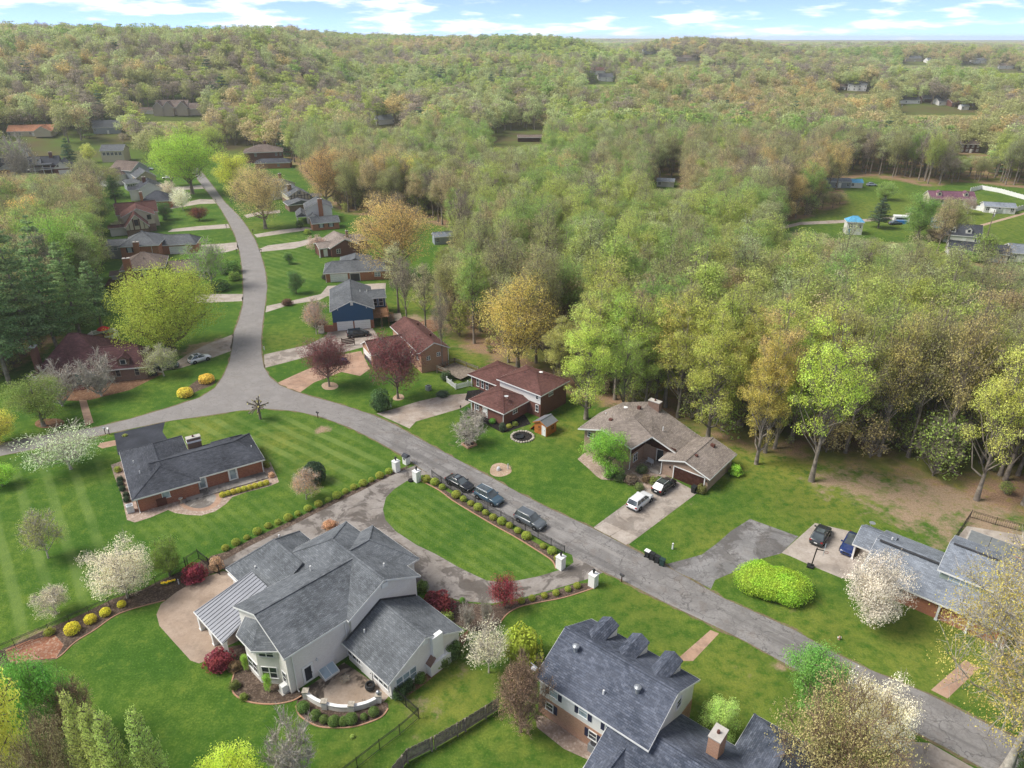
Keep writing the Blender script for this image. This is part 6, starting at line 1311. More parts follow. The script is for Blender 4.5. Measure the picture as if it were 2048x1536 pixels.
# ------------------------------------------------------------ the woods
R = random.Random(11); RN = np.random.default_rng(17)
def lown(x, y, s, o): return (math.sin(x / s + o) + math.sin(y / s * 1.3 + 2 * o) + math.sin((x + y) / s * .7 + 3 * o)) / 3
PAL = [((.215, .250, .055), 'yellow-green', ('poplar', 'oak')), ((.150, .215, .050), 'fresh green', ('poplar', 'oak')), ((.26, .215, .105), 'tan', ('oak', 'sparse')), ((.20, .205, .08), 'olive', ('oak', 'sparse')), ((.185, .155, .115), 'grey-brown half-bare', ('bare', 'bare')),
       ((.28, .22, .085), 'golden-tan', ('oak', 'oak')), ((.23, .26, .11), 'pale green', ('sparse', 'poplar')), ((.085, .15, .035), 'deep green', ('oak', 'dense'))]
def pick(x, y, j=.42):
    a = lown(x, y, 38, .7) + R.gauss(0, j); b = lown(x, y, 55, 2.1) + R.gauss(0, j)
    if a > .55: return 0 if b > -.1 else 1
    if a > .15: return 1 if b > .25 else (6 if b > -.2 else 3)
    if a > -.25: return 3 if b > .1 else (6 if b > -.25 else (4 if b > -.6 else 2))
    return 2 if b > .45 else (0 if b > .15 else (4 if b > -.2 else (5 if R.random() < .2 else 3)))
EXTRA_CLEAR = []
for u, v, r in ((345, 236, 22), (300, 240, 18), (772, 255, 9), (62, 278, 18), (1713, 186, 12), (1690, 184, 9), (1850, 222, 30), (1900, 226, 24), (1190, 153, 15), (1212, 166, 11), (1372, 125, 17), (215, 273, 9), (1828, 126, 18), (1938, 121, 18), (1866, 130, 13), (1960, 130, 14), (2012, 141, 15), (1938, 310, 10), (1730, 365, 22), (760, 230, 16), (1300, 114, 20)):
    q = G(u, v); EXTRA_CLEAR.append((q.x, q.y, r))
def free(X, Y):
    ok = np.ones(X.shape, bool)
    for p in CLEAR: ok &= ~inside(p, X, Y)
    for x, y, r in EXTRA_CLEAR: ok &= (X - x) ** 2 + (Y - y) ** 2 > r * r
    return ok
def scatter(r0, r1, sp, amax=.88, jit=.42):
    xs = np.arange(-r1, r1, sp); ys = np.arange(60, r1, sp); X, Y = np.meshgrid(xs, ys); X = X + RN.uniform(-jit, jit, X.shape) * sp; Y = Y + RN.uniform(-jit, jit, X.shape) * sp
    d = np.hypot(X, Y); a = np.abs(X / Y); k = (d >= r0) & (d < r1) & (a < amax); X, Y = X[k], Y[k]; k = free(X, Y); return X[k], Y[k]
near_pts = []
X, Y = scatter(70, 430, 5.7, 1.5)
for x, y in zip(X, Y): near_pts.append((x, y))
edge_xy = [W(e[0], e[1]) for e in EDGE]
near_pts = [p for p in near_pts if min((p[0] - q.x) ** 2 + (p[1] - q.y) ** 2 for q in edge_xy) > 12]
def shows(p):
    u, v = PX(p[0], p[1], 12.0); return -60 < u < 2108
vis = sorted([p for p in near_pts if shows(p)], key=lambda p: p[0] ** 2 + p[1] ** 2)
N_IND = 175
ind = vis[:N_IND]; indset = set(ind); rest = [p for p in near_pts if p not in indset]
# rows of the photograph that stay open to view: trees in front are young and low there
WIN = [(1560, 1660, 462), (1660, 1760, 474), (1760, 1850, 482), (1850, 1930, 508), (1930, 2120, 528), (1640, 1740, 382), (1740, 1860, 372), (1860, 2120, 372), (1035, 1085, 286), (985, 1035, 292), (1305, 1355, 375), (1690, 1735, 184), (1668, 1700, 183), (1790, 1950, 226), (1905, 1965, 308),
       (300, 410, 238), (15, 100, 277), (190, 260, 304), (195, 240, 262), (755, 800, 252), (1175, 1230, 166), (1350, 1400, 126), (1800, 1850, 128), (1915, 1970, 130), (1990, 2040, 142), (1285, 1315, 111), (0, 160, 345), (870, 905, 492)]
def low(x, y, z, h, w=10.0):
    u, v = PX(x, y, z); hw = .5 * w / max(mpp(Vector((x, y, z))), 1e-3)
    for a, b, lim in WIN:
        if a - hw < u < b + hw and lim < v < lim + 170:
            h = min(h, max(0.0, top_height(Vector((x, y, z)), lim + 2)))
    return h
def where(x, y):
    u, v = PX(x, y, 0)
    if u < 620: return 'in the woods at the far left'
    if u < 1000: return 'in the woods behind the blue house'
    if u < 1250: return 'in the woods above the split-level house'
    if u < 1600: return 'in the woods behind the tan house'
    return 'in the woods at the right edge'
NUM = ['first', 'second', 'third', 'fourth', 'fifth', 'sixth', 'seventh', 'eighth', 'ninth', 'tenth', 'eleventh', 'twelfth', 'thirteenth', 'fourteenth', 'fifteenth', 'sixteenth', 'seventeenth', 'eighteenth', 'nineteenth'] + ['twenty-' + w for w in ('zeroth', 'first', 'second', 'third', 'fourth', 'fifth', 'sixth', 'seventh', 'eighth', 'ninth')] + ['thirtieth'] + ['thirty-' + w for w in ('first', 'second', 'third', 'fourth', 'fifth', 'sixth', 'seventh', 'eighth', 'ninth')] + ['fortieth'] + ['forty-' + w for w in ('first', 'second', 'third', 'fourth', 'fifth', 'sixth', 'seventh', 'eighth', 'ninth')]
NUM[19] = 'twentieth'
WOODS = {}
second = catmull([W(u, v) for u, v in ((1205, 800), (1330, 812), (1420, 838), (1540, 875), (1680, 892), (1800, 900), (1900, 918), (2000, 945), (2100, 985))], 5)
rs = random.Random(21)
for k, p in enumerate(second):
    q = Vector((p.x + rs.uniform(-1.5, 1.5), p.y + rs.uniform(-1.0, 4.0), 0)); right = PX(q.x, q.y, 0)[0] > 1660 and k % 3 != 0
    tn = rs.choice(((.235, .255, .065), (.25, .225, .08))) if right else rs.choice(((.27, .30, .05), (.25, .28, .05), (.31, .29, .07), (.23, .29, .05)))
    T('wood_edge_tree', 'slender %s tree in the second row of the wood edge, %s from the left' % ('airy olive' if right else 'yellow-green', NUM[k]), 'sparse%d' % (k % 2) if right else ('poplar_edge', 'poplar_near', 'poplar1')[k % 3], 0, 0, 0, 0, tn, 'second row of the wood edge', q, rs.uniform(20, 27), rs.uniform(7.5, 10.5))
for x, y in ind:
    if min((x - q.x) ** 2 + (y - q.y) ** 2 for q in second) < 9: continue
    if min(low(x, y, 0, 20), 99) < 9: rest.append((x, y)); continue
    c = pick(x, y)
    if c in (2, 4) and R.random() < .55: c = R.choice((0, 0, 6, 1))
    tn, word, kinds = PAL[c]; kd = kinds[0 if R.random() < .6 else 1]; n = 3 if kd in ('oak', 'poplar') else 2
    h = R.uniform(18, 27) * (.85 if kd in ('oak', 'dense') else 1); w = R.uniform(8, 12.5) * (1.1 if kd == 'oak' else .95)
    h = min(h, low(x, y, 0, h)); wh = where(x, y); f = R.uniform(.88, 1.15)
    ob = T('woodland_tree', '%s woodland tree %s' % (word, wh), '%s%d' % (kd, R.randrange(n)), 0, 0, 0, 0, [q * f for q in tn], '%s trees %s' % (word, wh), Vector((x, y, 0)), h, w)
    WOODS.setdefault(ob['label'], []).append((PX(x, y, 0)[0], ob))
for lab, lst in WOODS.items():
    if len(lst) > 1:
        for k, (u, ob) in enumerate(sorted(lst, key=lambda q: q[0])): ob['label'] = '%s, %s of its colour from left' % (lab.replace('woodland ', '').replace(' in the woods', ' in woods'), NUM[min(k, len(NUM) - 1)])
# the rest of the woods, too many to pick apart
pcol = bpy.data.collections.new('tree_prototypes')
def both(key, idx):
    t, c, h, w = PROTO[key]; me = bpy.data.meshes.new('tree')
    import bmesh
    bm = bmesh.new(); bm.from_mesh(t); nf = len(bm.faces); bm.from_mesh(c); bm.faces.ensure_lookup_table()
    for f in bm.faces[nf:]: f.material_index = 1
    bm.to_mesh(me); bm.free(); me.materials.append(t.materials[0]); me.materials.append(c.materials[0])
    o = bpy.data.objects.new('proto_%02d_%s' % (idx, key), me); pcol.objects.link(o); return h, w
for k in range(2):
    proto('faroak%d' % k, make_tree(110 + k, 18, 6.0, .25, 26, 1500, .36, 'round', .34, 0)); proto('farpoplar%d' % k, make_tree(120 + k, 22, 4.8, .30, 24, 1300, .36, 'oval', .33, 0, up=.9)); proto('farbare%d' % k, make_tree(130 + k, 20, 4.8, .32, 26, 900, .26, 'oval', .30, 4, 3, up=1.0))
proto('farpine', make_conifer(140, 20, 4.2, .1, 12, 1300, .42, .12))
for k in range(2): proto('farclump%d' % k, make_tree(150 + k, 20, 10, .1, 34, 800, .85, 'round', .3, 0))
for k in range(3): proto('under%d' % k, make_tree(160 + k, 6, 2.8, .05, 26, (2200, 1500, 900)[k], .12, 'oval', .07, 8, 4, up=.8))
KEYS = ['under0', 'under1', 'under2', 'oak0', 'oak1', 'oak2', 'poplar0', 'poplar1', 'poplar2', 'sparse0', 'sparse1', 'bare0', 'bare1', 'dense0', 'faroak0', 'faroak1', 'farpoplar0', 'farpoplar1', 'farbare0', 'farbare1', 'farpine', 'farclump0', 'farclump1']
DIM = [both(k, i) for i, k in enumerate(KEYS)]; KI = {k: i for i, k in enumerate(KEYS)}
P_, K_, S_, C_, Z_ = [], [], [], [], []
def put(x, y, z, key, h, w, tint):
    ph, pw = DIM[KI[key]]; P_.append((x, y, z)); K_.append(KI[key]); S_.append((w / pw, w / pw, h / ph)); C_.append((*tint, 1.0)); Z_.append(R.uniform(0, 6.28))
for x, y in rest:
    tn, word, kinds = PAL[pick(x, y)]; kd = kinds[0 if R.random() < .6 else 1]; n = {'oak': 3, 'poplar': 3, 'dense': 1}.get(kd, 2); f = R.uniform(.85, 1.15)
    h = R.uniform(16, 24); w = R.uniform(8, 12.5); hl = low(x, y, 0, h, w * .6)
    if hl < 3: continue
    put(x, y, -.1, '%s%d' % (kd, R.randrange(n)), hl, w * min(1, .35 + .65 * hl / h), [q * f for q in tn])
X, Y = scatter(75, 300, 4.6)
for x, y in zip(X, Y):
    if R.random() < .38: continue
    tn = R.choice(((.20, .25, .05), (.26, .28, .06), (.24, .19, .11), (.17, .23, .045), (.28, .23, .09))); f = R.uniform(.85, 1.2); h = R.uniform(3.5, 11) if R.random() < .75 else R.uniform(1.5, 3)
    h = min(h, low(x, y, 0, h, 4))
    if h < 1: continue
    put(x, y, -.1, R.choice(('under0', 'under1', 'under2')), h, h * R.uniform(.75, 1.1), [q * f for q in tn])
for r0, r1, sp in ((430, 1000, 8.2), (1000, 1700, 10.5)):
    X, Y = scatter(r0, r1, sp, .84); Zt = terrain(X, Y)
    for x, y, z in zip(X, Y, Zt):
        tn, word, kinds = PAL[pick(x * .5, y * .5, .3)]; kd = kinds[0]; f = R.uniform(.85, 1.15); s = sp / 7.6
        key = 'farpine' if R.random() < .012 else {'oak': 'faroak', 'poplar': 'farpoplar', 'sparse': 'faroak', 'bare': 'farbare', 'dense': 'faroak'}[kd] + str(R.randrange(2))
        h = R.uniform(12, 25); w = R.uniform(7.5, 18.5) * s; hl = low(x, y, z, h, w * .6)
        if hl < 3: continue
        put(x, y, z - .3, key, hl, w * min(1, .4 + .6 * hl / h), PINE if key == 'farpine' else [q * f for q in tn])
for r0, r1, sp in ((1700, 3000, 19.0), (3000, 7000, 42.0)):
    X, Y = scatter(r0, r1, sp, .82); Zt = terrain(X, Y)
    for x, y, z in zip(X, Y, Zt):
        if lown(x, y, 300, 1.1) > .62: continue
        tn, word, kinds = PAL[pick(x * .2, y * .2, .25)]; f = R.uniform(.8, 1.15)
        put(x, y, z - .5, 'farclump%d' % R.randrange(2), R.uniform(14, 21), sp * R.uniform(1.1, 1.7), [q * f for q in tn])
me = bpy.data.meshes.new('distant_woods'); me.from_pydata(P_, [], [])
me.attributes.new('kind', 'INT', 'POINT').data.foreach_set('value', K_)
me.attributes.new('size', 'FLOAT_VECTOR', 'POINT').data.foreach_set('vector', np.array(S_, np.float32).ravel())
me.attributes.new('turn', 'FLOAT', 'POINT').data.foreach_set('value', Z_)
me.attributes.new('tint', 'FLOAT_COLOR', 'POINT').data.foreach_set('color', np.array(C_, np.float32).ravel())
woods = link('distant_woods', me); struct(woods, 'stuff'); tag(woods, 'unbroken spring woods covering the valley and the hills behind the houses', 'woods')
ng = bpy.data.node_groups.new('plant_woods', 'GeometryNodeTree')
ng.interface.new_socket('Geometry', in_out='INPUT', socket_type='NodeSocketGeometry'); ng.interface.new_socket('Geometry', in_out='OUTPUT', socket_type='NodeSocketGeometry')
gi, go = ng.nodes.new('NodeGroupInput'), ng.nodes.new('NodeGroupOutput')
iop = ng.nodes.new('GeometryNodeInstanceOnPoints'); ci = ng.nodes.new('GeometryNodeCollectionInfo'); ci.inputs['Collection'].default_value = pcol; ci.inputs['Separate Children'].default_value = True; ci.inputs['Reset Children'].default_value = True
def na(nm, ty):
    q = ng.nodes.new('GeometryNodeInputNamedAttribute'); q.data_type = ty; q.inputs['Name'].default_value = nm; return q.outputs['Attribute']
cx = ng.nodes.new('ShaderNodeCombineXYZ'); ng.links.new(na('turn', 'FLOAT'), cx.inputs[2])
ng.links.new(gi.outputs[0], iop.inputs['Points']); ng.links.new(ci.outputs[0], iop.inputs['Instance']); iop.inputs['Pick Instance'].default_value = True
ng.links.new(na('kind', 'INT'), iop.inputs['Instance Index']); ng.links.new(cx.outputs[0], iop.inputs['Rotation']); ng.links.new(na('size', 'FLOAT_VECTOR'), iop.inputs['Scale']); ng.links.new(iop.outputs[0], go.inputs[0])
woods.modifiers.new('plant_woods', 'NODES').node_group = ng
print('woods instances', len(P_), 'individual', len(ind))
# ------------------------------------------------------------ clipped bushes and garden plants
BOX, LEM = (.20, .235, .03), (.38, .37, .015)
def zc(x, y): return 700 + x / 2.926, 800 + y / 2.926
for k, (x, y, d) in enumerate(((447, 475, 54), (497, 493, 54), (540, 518, 40), (623, 567, 56), (663, 588, 40), (708, 614, 40), (750, 640, 54), (793, 668, 40), (838, 696, 44), (888, 722, 56), (933, 743, 42), (982, 774, 44), (1033, 808, 58), (1130, 864, 40), (1182, 895, 56), (1214, 934, 44))):
    bush('boxwood_ball', '%s clipped yellow-green ball along the iron street railing, %s from the upper end' % ('large' if d > 50 else 'small', NUM[k]), *zc(x, y), d / 2.926, BOX, 'clipped balls along the street fence', k % 2)
L2 = [zc(x, y + 10) for x, y in ((228, 418), (175, 443), (125, 465), (78, 488), (22, 510))] + [(x / 2.926, 800 + (y + 10) / 2.926) for x, y in ((2022, 533), (1972, 560), (1920, 583), (1865, 608), (1803, 635), (1743, 662), (1688, 690), (1628, 713), (1570, 735), (1507, 770), (1445, 802), (1382, 833), (1320, 865))]
for k, (u, v) in enumerate(L2): bush('boxwood_ball', 'clipped yellow-green ball in the long driveway row, %s from the gate pillar' % NUM[k], u, v, 15 + 3 * math.sin(k * 2.4), BOX, 'clipped balls along the driveway', k % 2)
for k, (x, y) in enumerate(((1003, 1183), (1065, 1168), (1137, 1153), (1205, 1138), (1275, 1115), (1328, 1096))): bush('boxwood_ball', 'clipped ball in the short row below the lower driveway entrance, %s from the left' % NUM[k], *zc(x, y), 14 + 1.5 * math.sin(k * 3), BOX, 'clipped balls at the lower entrance', k % 2)
for (x, y, d), lab in zip(((500, 560, 100), (622, 490, 78), (723, 440, 70), (833, 382, 56)), ('largest and leftmost', 'second from left', 'third from left', 'smallest and rightmost')): bush('golden_ball', 'bright lemon-yellow clipped ball by the iron fence, ' + lab, x / 3.413, 1100 + y / 3.413, d / 3.413, LEM, 'lemon-yellow balls', 0)
def zr(x, y): return 210 + x / 5.689, 850 + y / 5.689
for k in range(9): bush('patio_hedge_ball', 'yellow-green ball in the hedge row along the ranch patio, %s from the left' % NUM[k], *zr(1340 + k * 62, 812 - k * 17), 13, (.30, .29, .03), 'ranch patio hedge', k % 2)
for (x, y), lab in zip(((150, 530), (178, 640), (180, 690), (205, 745), (245, 815), (250, 870)), ('first', 'second', 'third', 'fourth', 'fifth', 'nearest')): bush('foundation_shrub', 'dark shrub along the left end of the brick ranch, %s from the road' % lab, *zr(x, y), 14, (.20, .24, .03) if y == 530 else (.035, .06, .03), 'ranch foundation shrubs', 2)
for (x, y), lab in zip(((1835, 450), (1850, 480), (1900, 590)), ('upper', 'lower', 'pinkish')): bush('corner_shrub', '%s small shrub at the right end of the brick ranch' % lab, *zr(x, y), 13, (.16, .2, .03) if lab != 'pinkish' else (.36, .25, .15), 'ranch corner shrubs', 2)
def zp(x, y): return 560 + x / 7.314, 1330 + y / 7.314
for (x, y, d), lab in zip(((345, 660, 190), (525, 770, 170), (650, 825, 140), (795, 860, 180), (930, 855, 150), (1045, 830, 190), (1230, 780, 110), (1375, 720, 160)), WORDS): bush('patio_boxwood', 'dark green clipped ball outside the curved patio wall, %s from the left' % lab, *zp(x, y), d / 7.314, (.085, .135, .03), 'balls outside the patio wall', 1, 1.05)
for u, v, w, tn, nm, lab, k, hs in ((630, 963, 46, (.035, .06, .03), 'holly_bush', 'tall dark holly on the lawn behind the pinkish tree', 1, 1.3), (1043, 1314, 78, (.22, .28, .02), 'round_yellow_bush', 'large round yellow-green bush between dogwood and road lawn', 2, 1.15), (763, 820, 42, (.05, .10, .03), 'dark_oval_bush', 'dark green oval bush at the roadside by the gravel driveway', 2, 1.35),
        (371, 792, 30, (.42, .33, .04), 'gold_mound', 'golden mound shrub at the corner bed, nearest the road', 0, .8), (414, 764, 30, (.40, .30, .035), 'gold_mound', 'golden mound shrub at the corner bed, beside the white car', 0, .75), (1470, 950, 26, (.20, .33, .02), 'side_bush', 'bright green bush at the right end of the tan garage', 2, 1.1), (1402, 985, 22, (.12, .12, .03), 'garage_bush', 'brownish green bush at the garage corner beside the wheelie bin', 2, 1.0),
        (875, 1222, 66, RED, 'red_mound', 'spreading dark red Japanese maple beside the cream house chimney wing', 2, .75), (391, 1160, 46, (.16, .02, .03), 'red_ball', 'dark red round shrub by the iron fence corner', 2, .95), (440, 1332, 56, (.15, .025, .035), 'red_porch_bush', 'dark red shrub at the foot of the metal roofed porch', 2, .8),
        (890, 1240, 34, (.20, .27, .06), 'pale_bush', 'pale green bush against the low wing', 2, .8), (845, 1180, 26, (.10, .15, .03), 'hidden_bush', 'dark green bush at the driveway corner of the cream house', 2, 1.0), (905, 1310, 44, (.07, .13, .03), 'gable_bush', 'dark green bush below the white chimney', 2, 1.0), (885, 1330, 30, (.10, .16, .04), 'gable_bush', 'smaller green bush left of the one below the white chimney', 2, 1.0),
        (815, 1378, 30, (.045, .09, .035), 'gable_bush', 'dark bush under the three-pane gable window', 2, 1.1), (840, 1362, 26, (.09, .15, .03), 'gable_bush', 'light green bush right of the gable window', 2, 1.0), (800, 1392, 34, (.05, .09, .03), 'gable_bush', 'dark bush at the iron fence corner', 2, 1.0),
        (470, 1375, 22, (.10, .12, .03), 'bed_shrub', 'small shrub at the left of the bay window bed', 2, .9), (488, 1398, 18, (.12, .16, .03), 'bed_shrub', 'smaller shrub lower in the bay window bed', 2, .9), (470, 1338, 26, (.13, .09, .05), 'bed_shrub', 'brown shrub behind the young bay tree', 2, .8), (1240, 960, 26, (.06, .10, .03), 'bed_bush', 'dark bush under the round green tree', 2, .8), (1220, 955, 22, (.08, .12, .03), 'bed_bush', 'green bush left under the round green tree', 2, .8),
        (1262, 965, 30, (.13, .10, .07), 'bed_bush', 'brown twiggy bush in the stone bed', 2, .7), (1283, 945, 24, (.07, .10, .04), 'bed_bush', 'grey-green bush beside the entry patio', 2, .9), (1293, 963, 22, (.14, .10, .05), 'bed_bush', 'reddish bush beside the black car', 2, .8), (1278, 978, 20, (.10, .13, .04), 'bed_bush', 'small green bush at the front of the stone bed', 2, .8), (1308, 968, 22, (.12, .15, .03), 'bed_bush', 'olive bush nearest the garage driveway', 2, .9),
        (935, 828, 14, (.06, .13, .03), 'cone_bush', 'small green cone bush at the split-level porch', 1, 1.6), (985, 846, 14, (.10, .22, .03), 'ball_bush', 'small bright ball bush before the split-level house', 1, 1.0), (972, 832, 18, (.09, .02, .025), 'red_dwarf_bush', 'dark red dwarf maple at the split-level front door', 2, .9), (1005, 862, 14, (.06, .09, .05), 'cone_bush', 'slim grey-green conifer at the split-level house corner', 1, 1.9), (1018, 855, 12, (.24, .26, .04), 'yellow_dwarf_bush', 'yellow dwarf shrub by the split-level side wall', 2, .8), (1030, 850, 12, (.2, .25, .04), 'yellow_dwarf_bush', 'second yellow dwarf shrub along the split-level side wall', 2, .8),
        (948, 770, 16, (.16, .22, .03), 'gate_bush', 'yellow-green bush behind the white picket fence', 2, 1.0), (893, 760, 24, (.05, .08, .03), 'wall_bush', 'dark bush at the foot of the salmon brick gable', 2, 1.0), (885, 792, 26, (.06, .08, .05), 'low_juniper', 'low dark juniper before the white picket fence', 2, .5), (687, 1063, 14, (.05, .10, .03), 'island_cone', 'small dark green cone bush behind the cream house roof', 1, 1.6), (700, 1066, 15, (.09, .18, .03), 'island_cone', 'brighter green cone bush behind the cream house roof', 1, 1.6),
        (660, 1055, 30, (.32, .18, .10), 'russet_bush', 'russet twiggy bush in the drive island behind the roof', 2, .6), (925, 1205, 12, (.10, .19, .03), 'entrance_cone', 'small green cone bush in the entrance bed', 1, 1.4), (435, 1140, 26, (.34, .22, .13), 'dry_grass_bush', 'dry tan ornamental grass by the fence gate', 2, 1.5), (705, 1475, 10, (.2, .25, .05), 'weed_bush', 'small weed by the lower iron fence', 2, .8), (330, 440, 10, (.05, .1, .02), 'road_bush', 'small dark bush on the upper left lawn', 2, .8),
        (460, 545, 44, (.08, .15, .03), 'roadside_shrubbery', 'loose green shrubbery at the roadside left', 2, .7), (440, 580, 40, (.06, .12, .03), 'roadside_shrubbery', 'dark shrubbery beside the brick house driveway', 2, .6), (470, 560, 26, (.12, .18, .03), 'roadside_shrubbery', 'small bright shrub beside the road', 2, .8), (575, 610, 22, (.09, .05, .035), 'drive_shrub', 'brown shrub beside the curved driveway', 2, .7), (652, 558, 18, (.05, .06, .04), 'drive_shrub', 'dark shrub in the curved walk of the brick garage house', 2, .7),
        (640, 655, 30, (.08, .07, .05), 'step_shrub', 'dark shrub by the stone steps of the blue house', 2, .7), (615, 468, 14, (.2, .24, .03), 'porch_shrub', 'yellow-green shrub at the brick garage wing', 2, .9), (600, 455, 16, (.08, .13, .03), 'porch_shrub', 'dark shrub at the colonial porch', 2, 1.1), (690, 1420, 1, BOX, None, '', 0, 1), (100, 1268, 20, (.2, .24, .03), 'fence_shrub', 'small yellow-green shrub against the iron fence by the brick chips', 2, .8), (930, 1252, 0, BOX, None, '', 0, 1)):
    if nm: bush(nm, lab, u, v, w, tn, None, k, hs)
bush('mailbox_grass', 'small grassy tuft beside the west road mailboxes', 250, 872, 10, (.2, .22, .05), None, 2, .5)
T('red_maple_shrub', 'round dark red Japanese maple at the lower driveway entrance', 'japanese', 1010, 1216, 1154, 72, (.19, .025, .03))
T('bay_young_tree', 'young bright green tree before the bay window', 'leafy_small', 537, 1381, 1345, 22, (.22, .34, .04), cat='tree'); T('porch_young_tree', 'young bright green tree beside the porch corner', 'leafy_small', 493, 1339, 1306, 20, (.20, .32, .04))
for (u, v, w), lab in zip(((935, 1258, 36), (972, 1248, 30)), ('left', 'right')): T('fan_shrub', 'bare tan fan-shaped shrub in the entrance bed, the ' + lab + ' one', 'bare_shrub', u, v, v - 50, w, (.3, .22, .14), 'tan fan shrubs')
# kidney-shaped hedge: two merged clipped mounds
hd = thing('kidney_hedge', 'big bright lime kidney-shaped clipped hedge beside the old asphalt driveway', 'hedge', G(1540, 1190))
_rng = np.random.default_rng(3); a_, b_ = W(1512, 1172), W(1575, 1190); n = 30000; t = _rng.uniform(0, 1, n); dd = unit(_rng.normal(0, 1, (n, 3))); dd[:, 2] = np.where(dd[:, 2] < -.5, -dd[:, 2], dd[:, 2])
P0 = np.array(a_)[None] * (1 - t)[:, None] + np.array(b_)[None] * t[:, None] + dd * np.array([2.75, 2.75, 1.75]) * (1 + .05 * np.sin(9 * t + 6 * dd[:, 0]) + _rng.normal(0, .03, n) + .035 * np.sin(31 * dd[:, 0] + 17 * t) * np.sin(29 * dd[:, 1] + 40 * t) * np.sin(27 * dd[:, 2]))[:, None] * (1 - .10 * np.sin(np.pi * t))[:, None]; P0[:, 2] += 1.15
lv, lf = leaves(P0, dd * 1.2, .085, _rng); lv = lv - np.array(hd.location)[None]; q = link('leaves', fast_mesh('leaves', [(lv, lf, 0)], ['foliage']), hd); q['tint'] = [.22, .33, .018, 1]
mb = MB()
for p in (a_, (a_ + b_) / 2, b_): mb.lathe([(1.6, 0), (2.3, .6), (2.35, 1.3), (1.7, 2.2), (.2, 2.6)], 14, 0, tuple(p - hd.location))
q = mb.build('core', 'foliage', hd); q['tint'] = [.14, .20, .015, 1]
for u, v, lab in ((1150, 1280, ''),): pass
# loose shrubs: yellow spray on patio, flowers
T('yellow_weed', 'yellow dry weed growing through the walled patio', 'bare_shrub', 691, 1364, 1352, 22, (.5, .35, .04), cat='plant')
fl = thing('daffodil_patch', 'curved patch of bright yellow daffodils in the fence bed', 'flowers', G(334, 1165)); _r2 = np.random.default_rng(8); tt = _r2.uniform(0, 1, 170); cp = np.array([W(323 + 27 * x, 1168 - 5 * x * x + (1.5 if x < .5 else 0)) for x in tt]) - np.array(fl.location); cp += _r2.normal(0, .06, cp.shape); cp[:, 2] = _r2.uniform(.2, .4, 170)
lv, lf = leaves(cp, np.tile([[0, 0, 1.]], (170, 1)), .09, _r2); q = link('blossoms', fast_mesh('blossoms', [(lv, lf, 0)], ['foliage']), fl); q['tint'] = [.62, .48, .005, 1]
lv, lf = leaves(cp * np.array([1, 1, .5]), np.tile([[1., 0, .2]], (170, 1)), .10, _r2); q = link('stems', fast_mesh('stems', [(lv, lf, 0)], ['foliage']), fl); q['tint'] = [.10, .18, .03, 1]

# ------------------------------------------------------------ fences, walls, gate posts
def iron_fence(label, pts, h=1.35, step=2.4, bars=.13, mat='black_iron', name='iron_fence'):
    P = [W(u, v) for u, v in pts]; o = thing(name, label, 'fence', P[0])
    post = MB().box(-.032, .032, -.032, .032, 0, h + .12).mesh('post', mat)
    for a, b in zip(P[:-1], P[1:]):
        L = (b - a).length; n = max(1, round(L / step)); d = (b - a) / L; ang = math.atan2(d.y, d.x)
        for k in range(n + 1):
            if k == n and b is not P[-1]: continue
            link('post', post, o, a + d * (L * k / n) - P[0], ang)
        for k in range(n):
            s = L / n; mb = MB(); mb.box(.05, s - .05, -.02, .02, .12, .16); mb.box(.05, s - .05, -.02, .02, h - .04, h); mb.box(.05, s - .05, -.018, .018, h - .22, h - .18)
            m = int(s / bars)
            for i in range(1, m): mb.box(i * s / m - .009, i * s / m + .009, -.009, .009, .05, h - .01)
            q = mb.build('railing', mat, o, False, a + d * (s * k) - P[0], ang); q['kind'] = 'stuff'
    return o
iron_fence('black iron railing along the street side of the oval lawn', [(864, 954), (902, 980), (1002, 1037), (1129, 1107)], 1.2)
iron_fence('black iron fence running along the bed below the striped lawn', [(-60, 1336), (32, 1297), (100, 1268), (180, 1232), (260, 1197), (312, 1172), (378, 1136)], 1.4)
iron_fence('short black iron fence between the striped lawn and the cream house driveway', [(372, 1135), (398, 1118), (418, 1134), (440, 1150)], 1.5)
iron_fence('black iron fence below the walled patio, stepping down to the bottom edge', [(788, 1392), (838, 1437), (800, 1470), (760, 1500), (715, 1536), (650, 1585)], 1.4)
iron_fence('black chain fence around the pool deck at the right edge', [(1904, 1090), (1940, 1035), (1990, 1050), (2060, 1068), (2150, 1090)], 1.2, 3.0, .25)
wf = thing('wooden_privacy_fence', 'weathered grey wooden picket fence left of the dormered house', 'fence', W(800, 1540)); fp = [W(u, v) for u, v in ((770, 1580), (815, 1524), (870, 1497), (930, 1462), (1000, 1418))]
pk = MB().box(-.068, .068, -.012, .012, .08, 1.75).mesh('picket', 'wood_grey'); pp = MB().box(-.07, .07, -.07, .07, 0, 1.85).mesh('post', 'wood_grey')
for a, b in zip(fp[:-1], fp[1:]):
    L = (b - a).length; d = (b - a) / L; ang = math.atan2(d.y, d.x); nrm = Vector((d.y, -d.x, 0)); o0 = wf.location
    for k in range(int(L / .155)):
        q = link('picket', pk, wf, a + d * (.08 + k * .155) - o0, ang); q.scale = (1, 1, 1 + .05 * math.sin(k * 2.3) * math.sin(k * .7)); q.rotation_euler[1] = .01 * math.sin(k * 3.1)
    for k in range(int(L / 2.4) + 1): link('post', pp, wf, a + d * min(L, k * 2.4) + nrm * .1 - o0, ang)
    for z in (.45, 1.4): MB().bar(a + nrm * .04 + Vector((0, 0, z)) - o0, b + nrm * .04 + Vector((0, 0, z)) - o0, .05, .1).build('rail', 'wood_grey', wf)
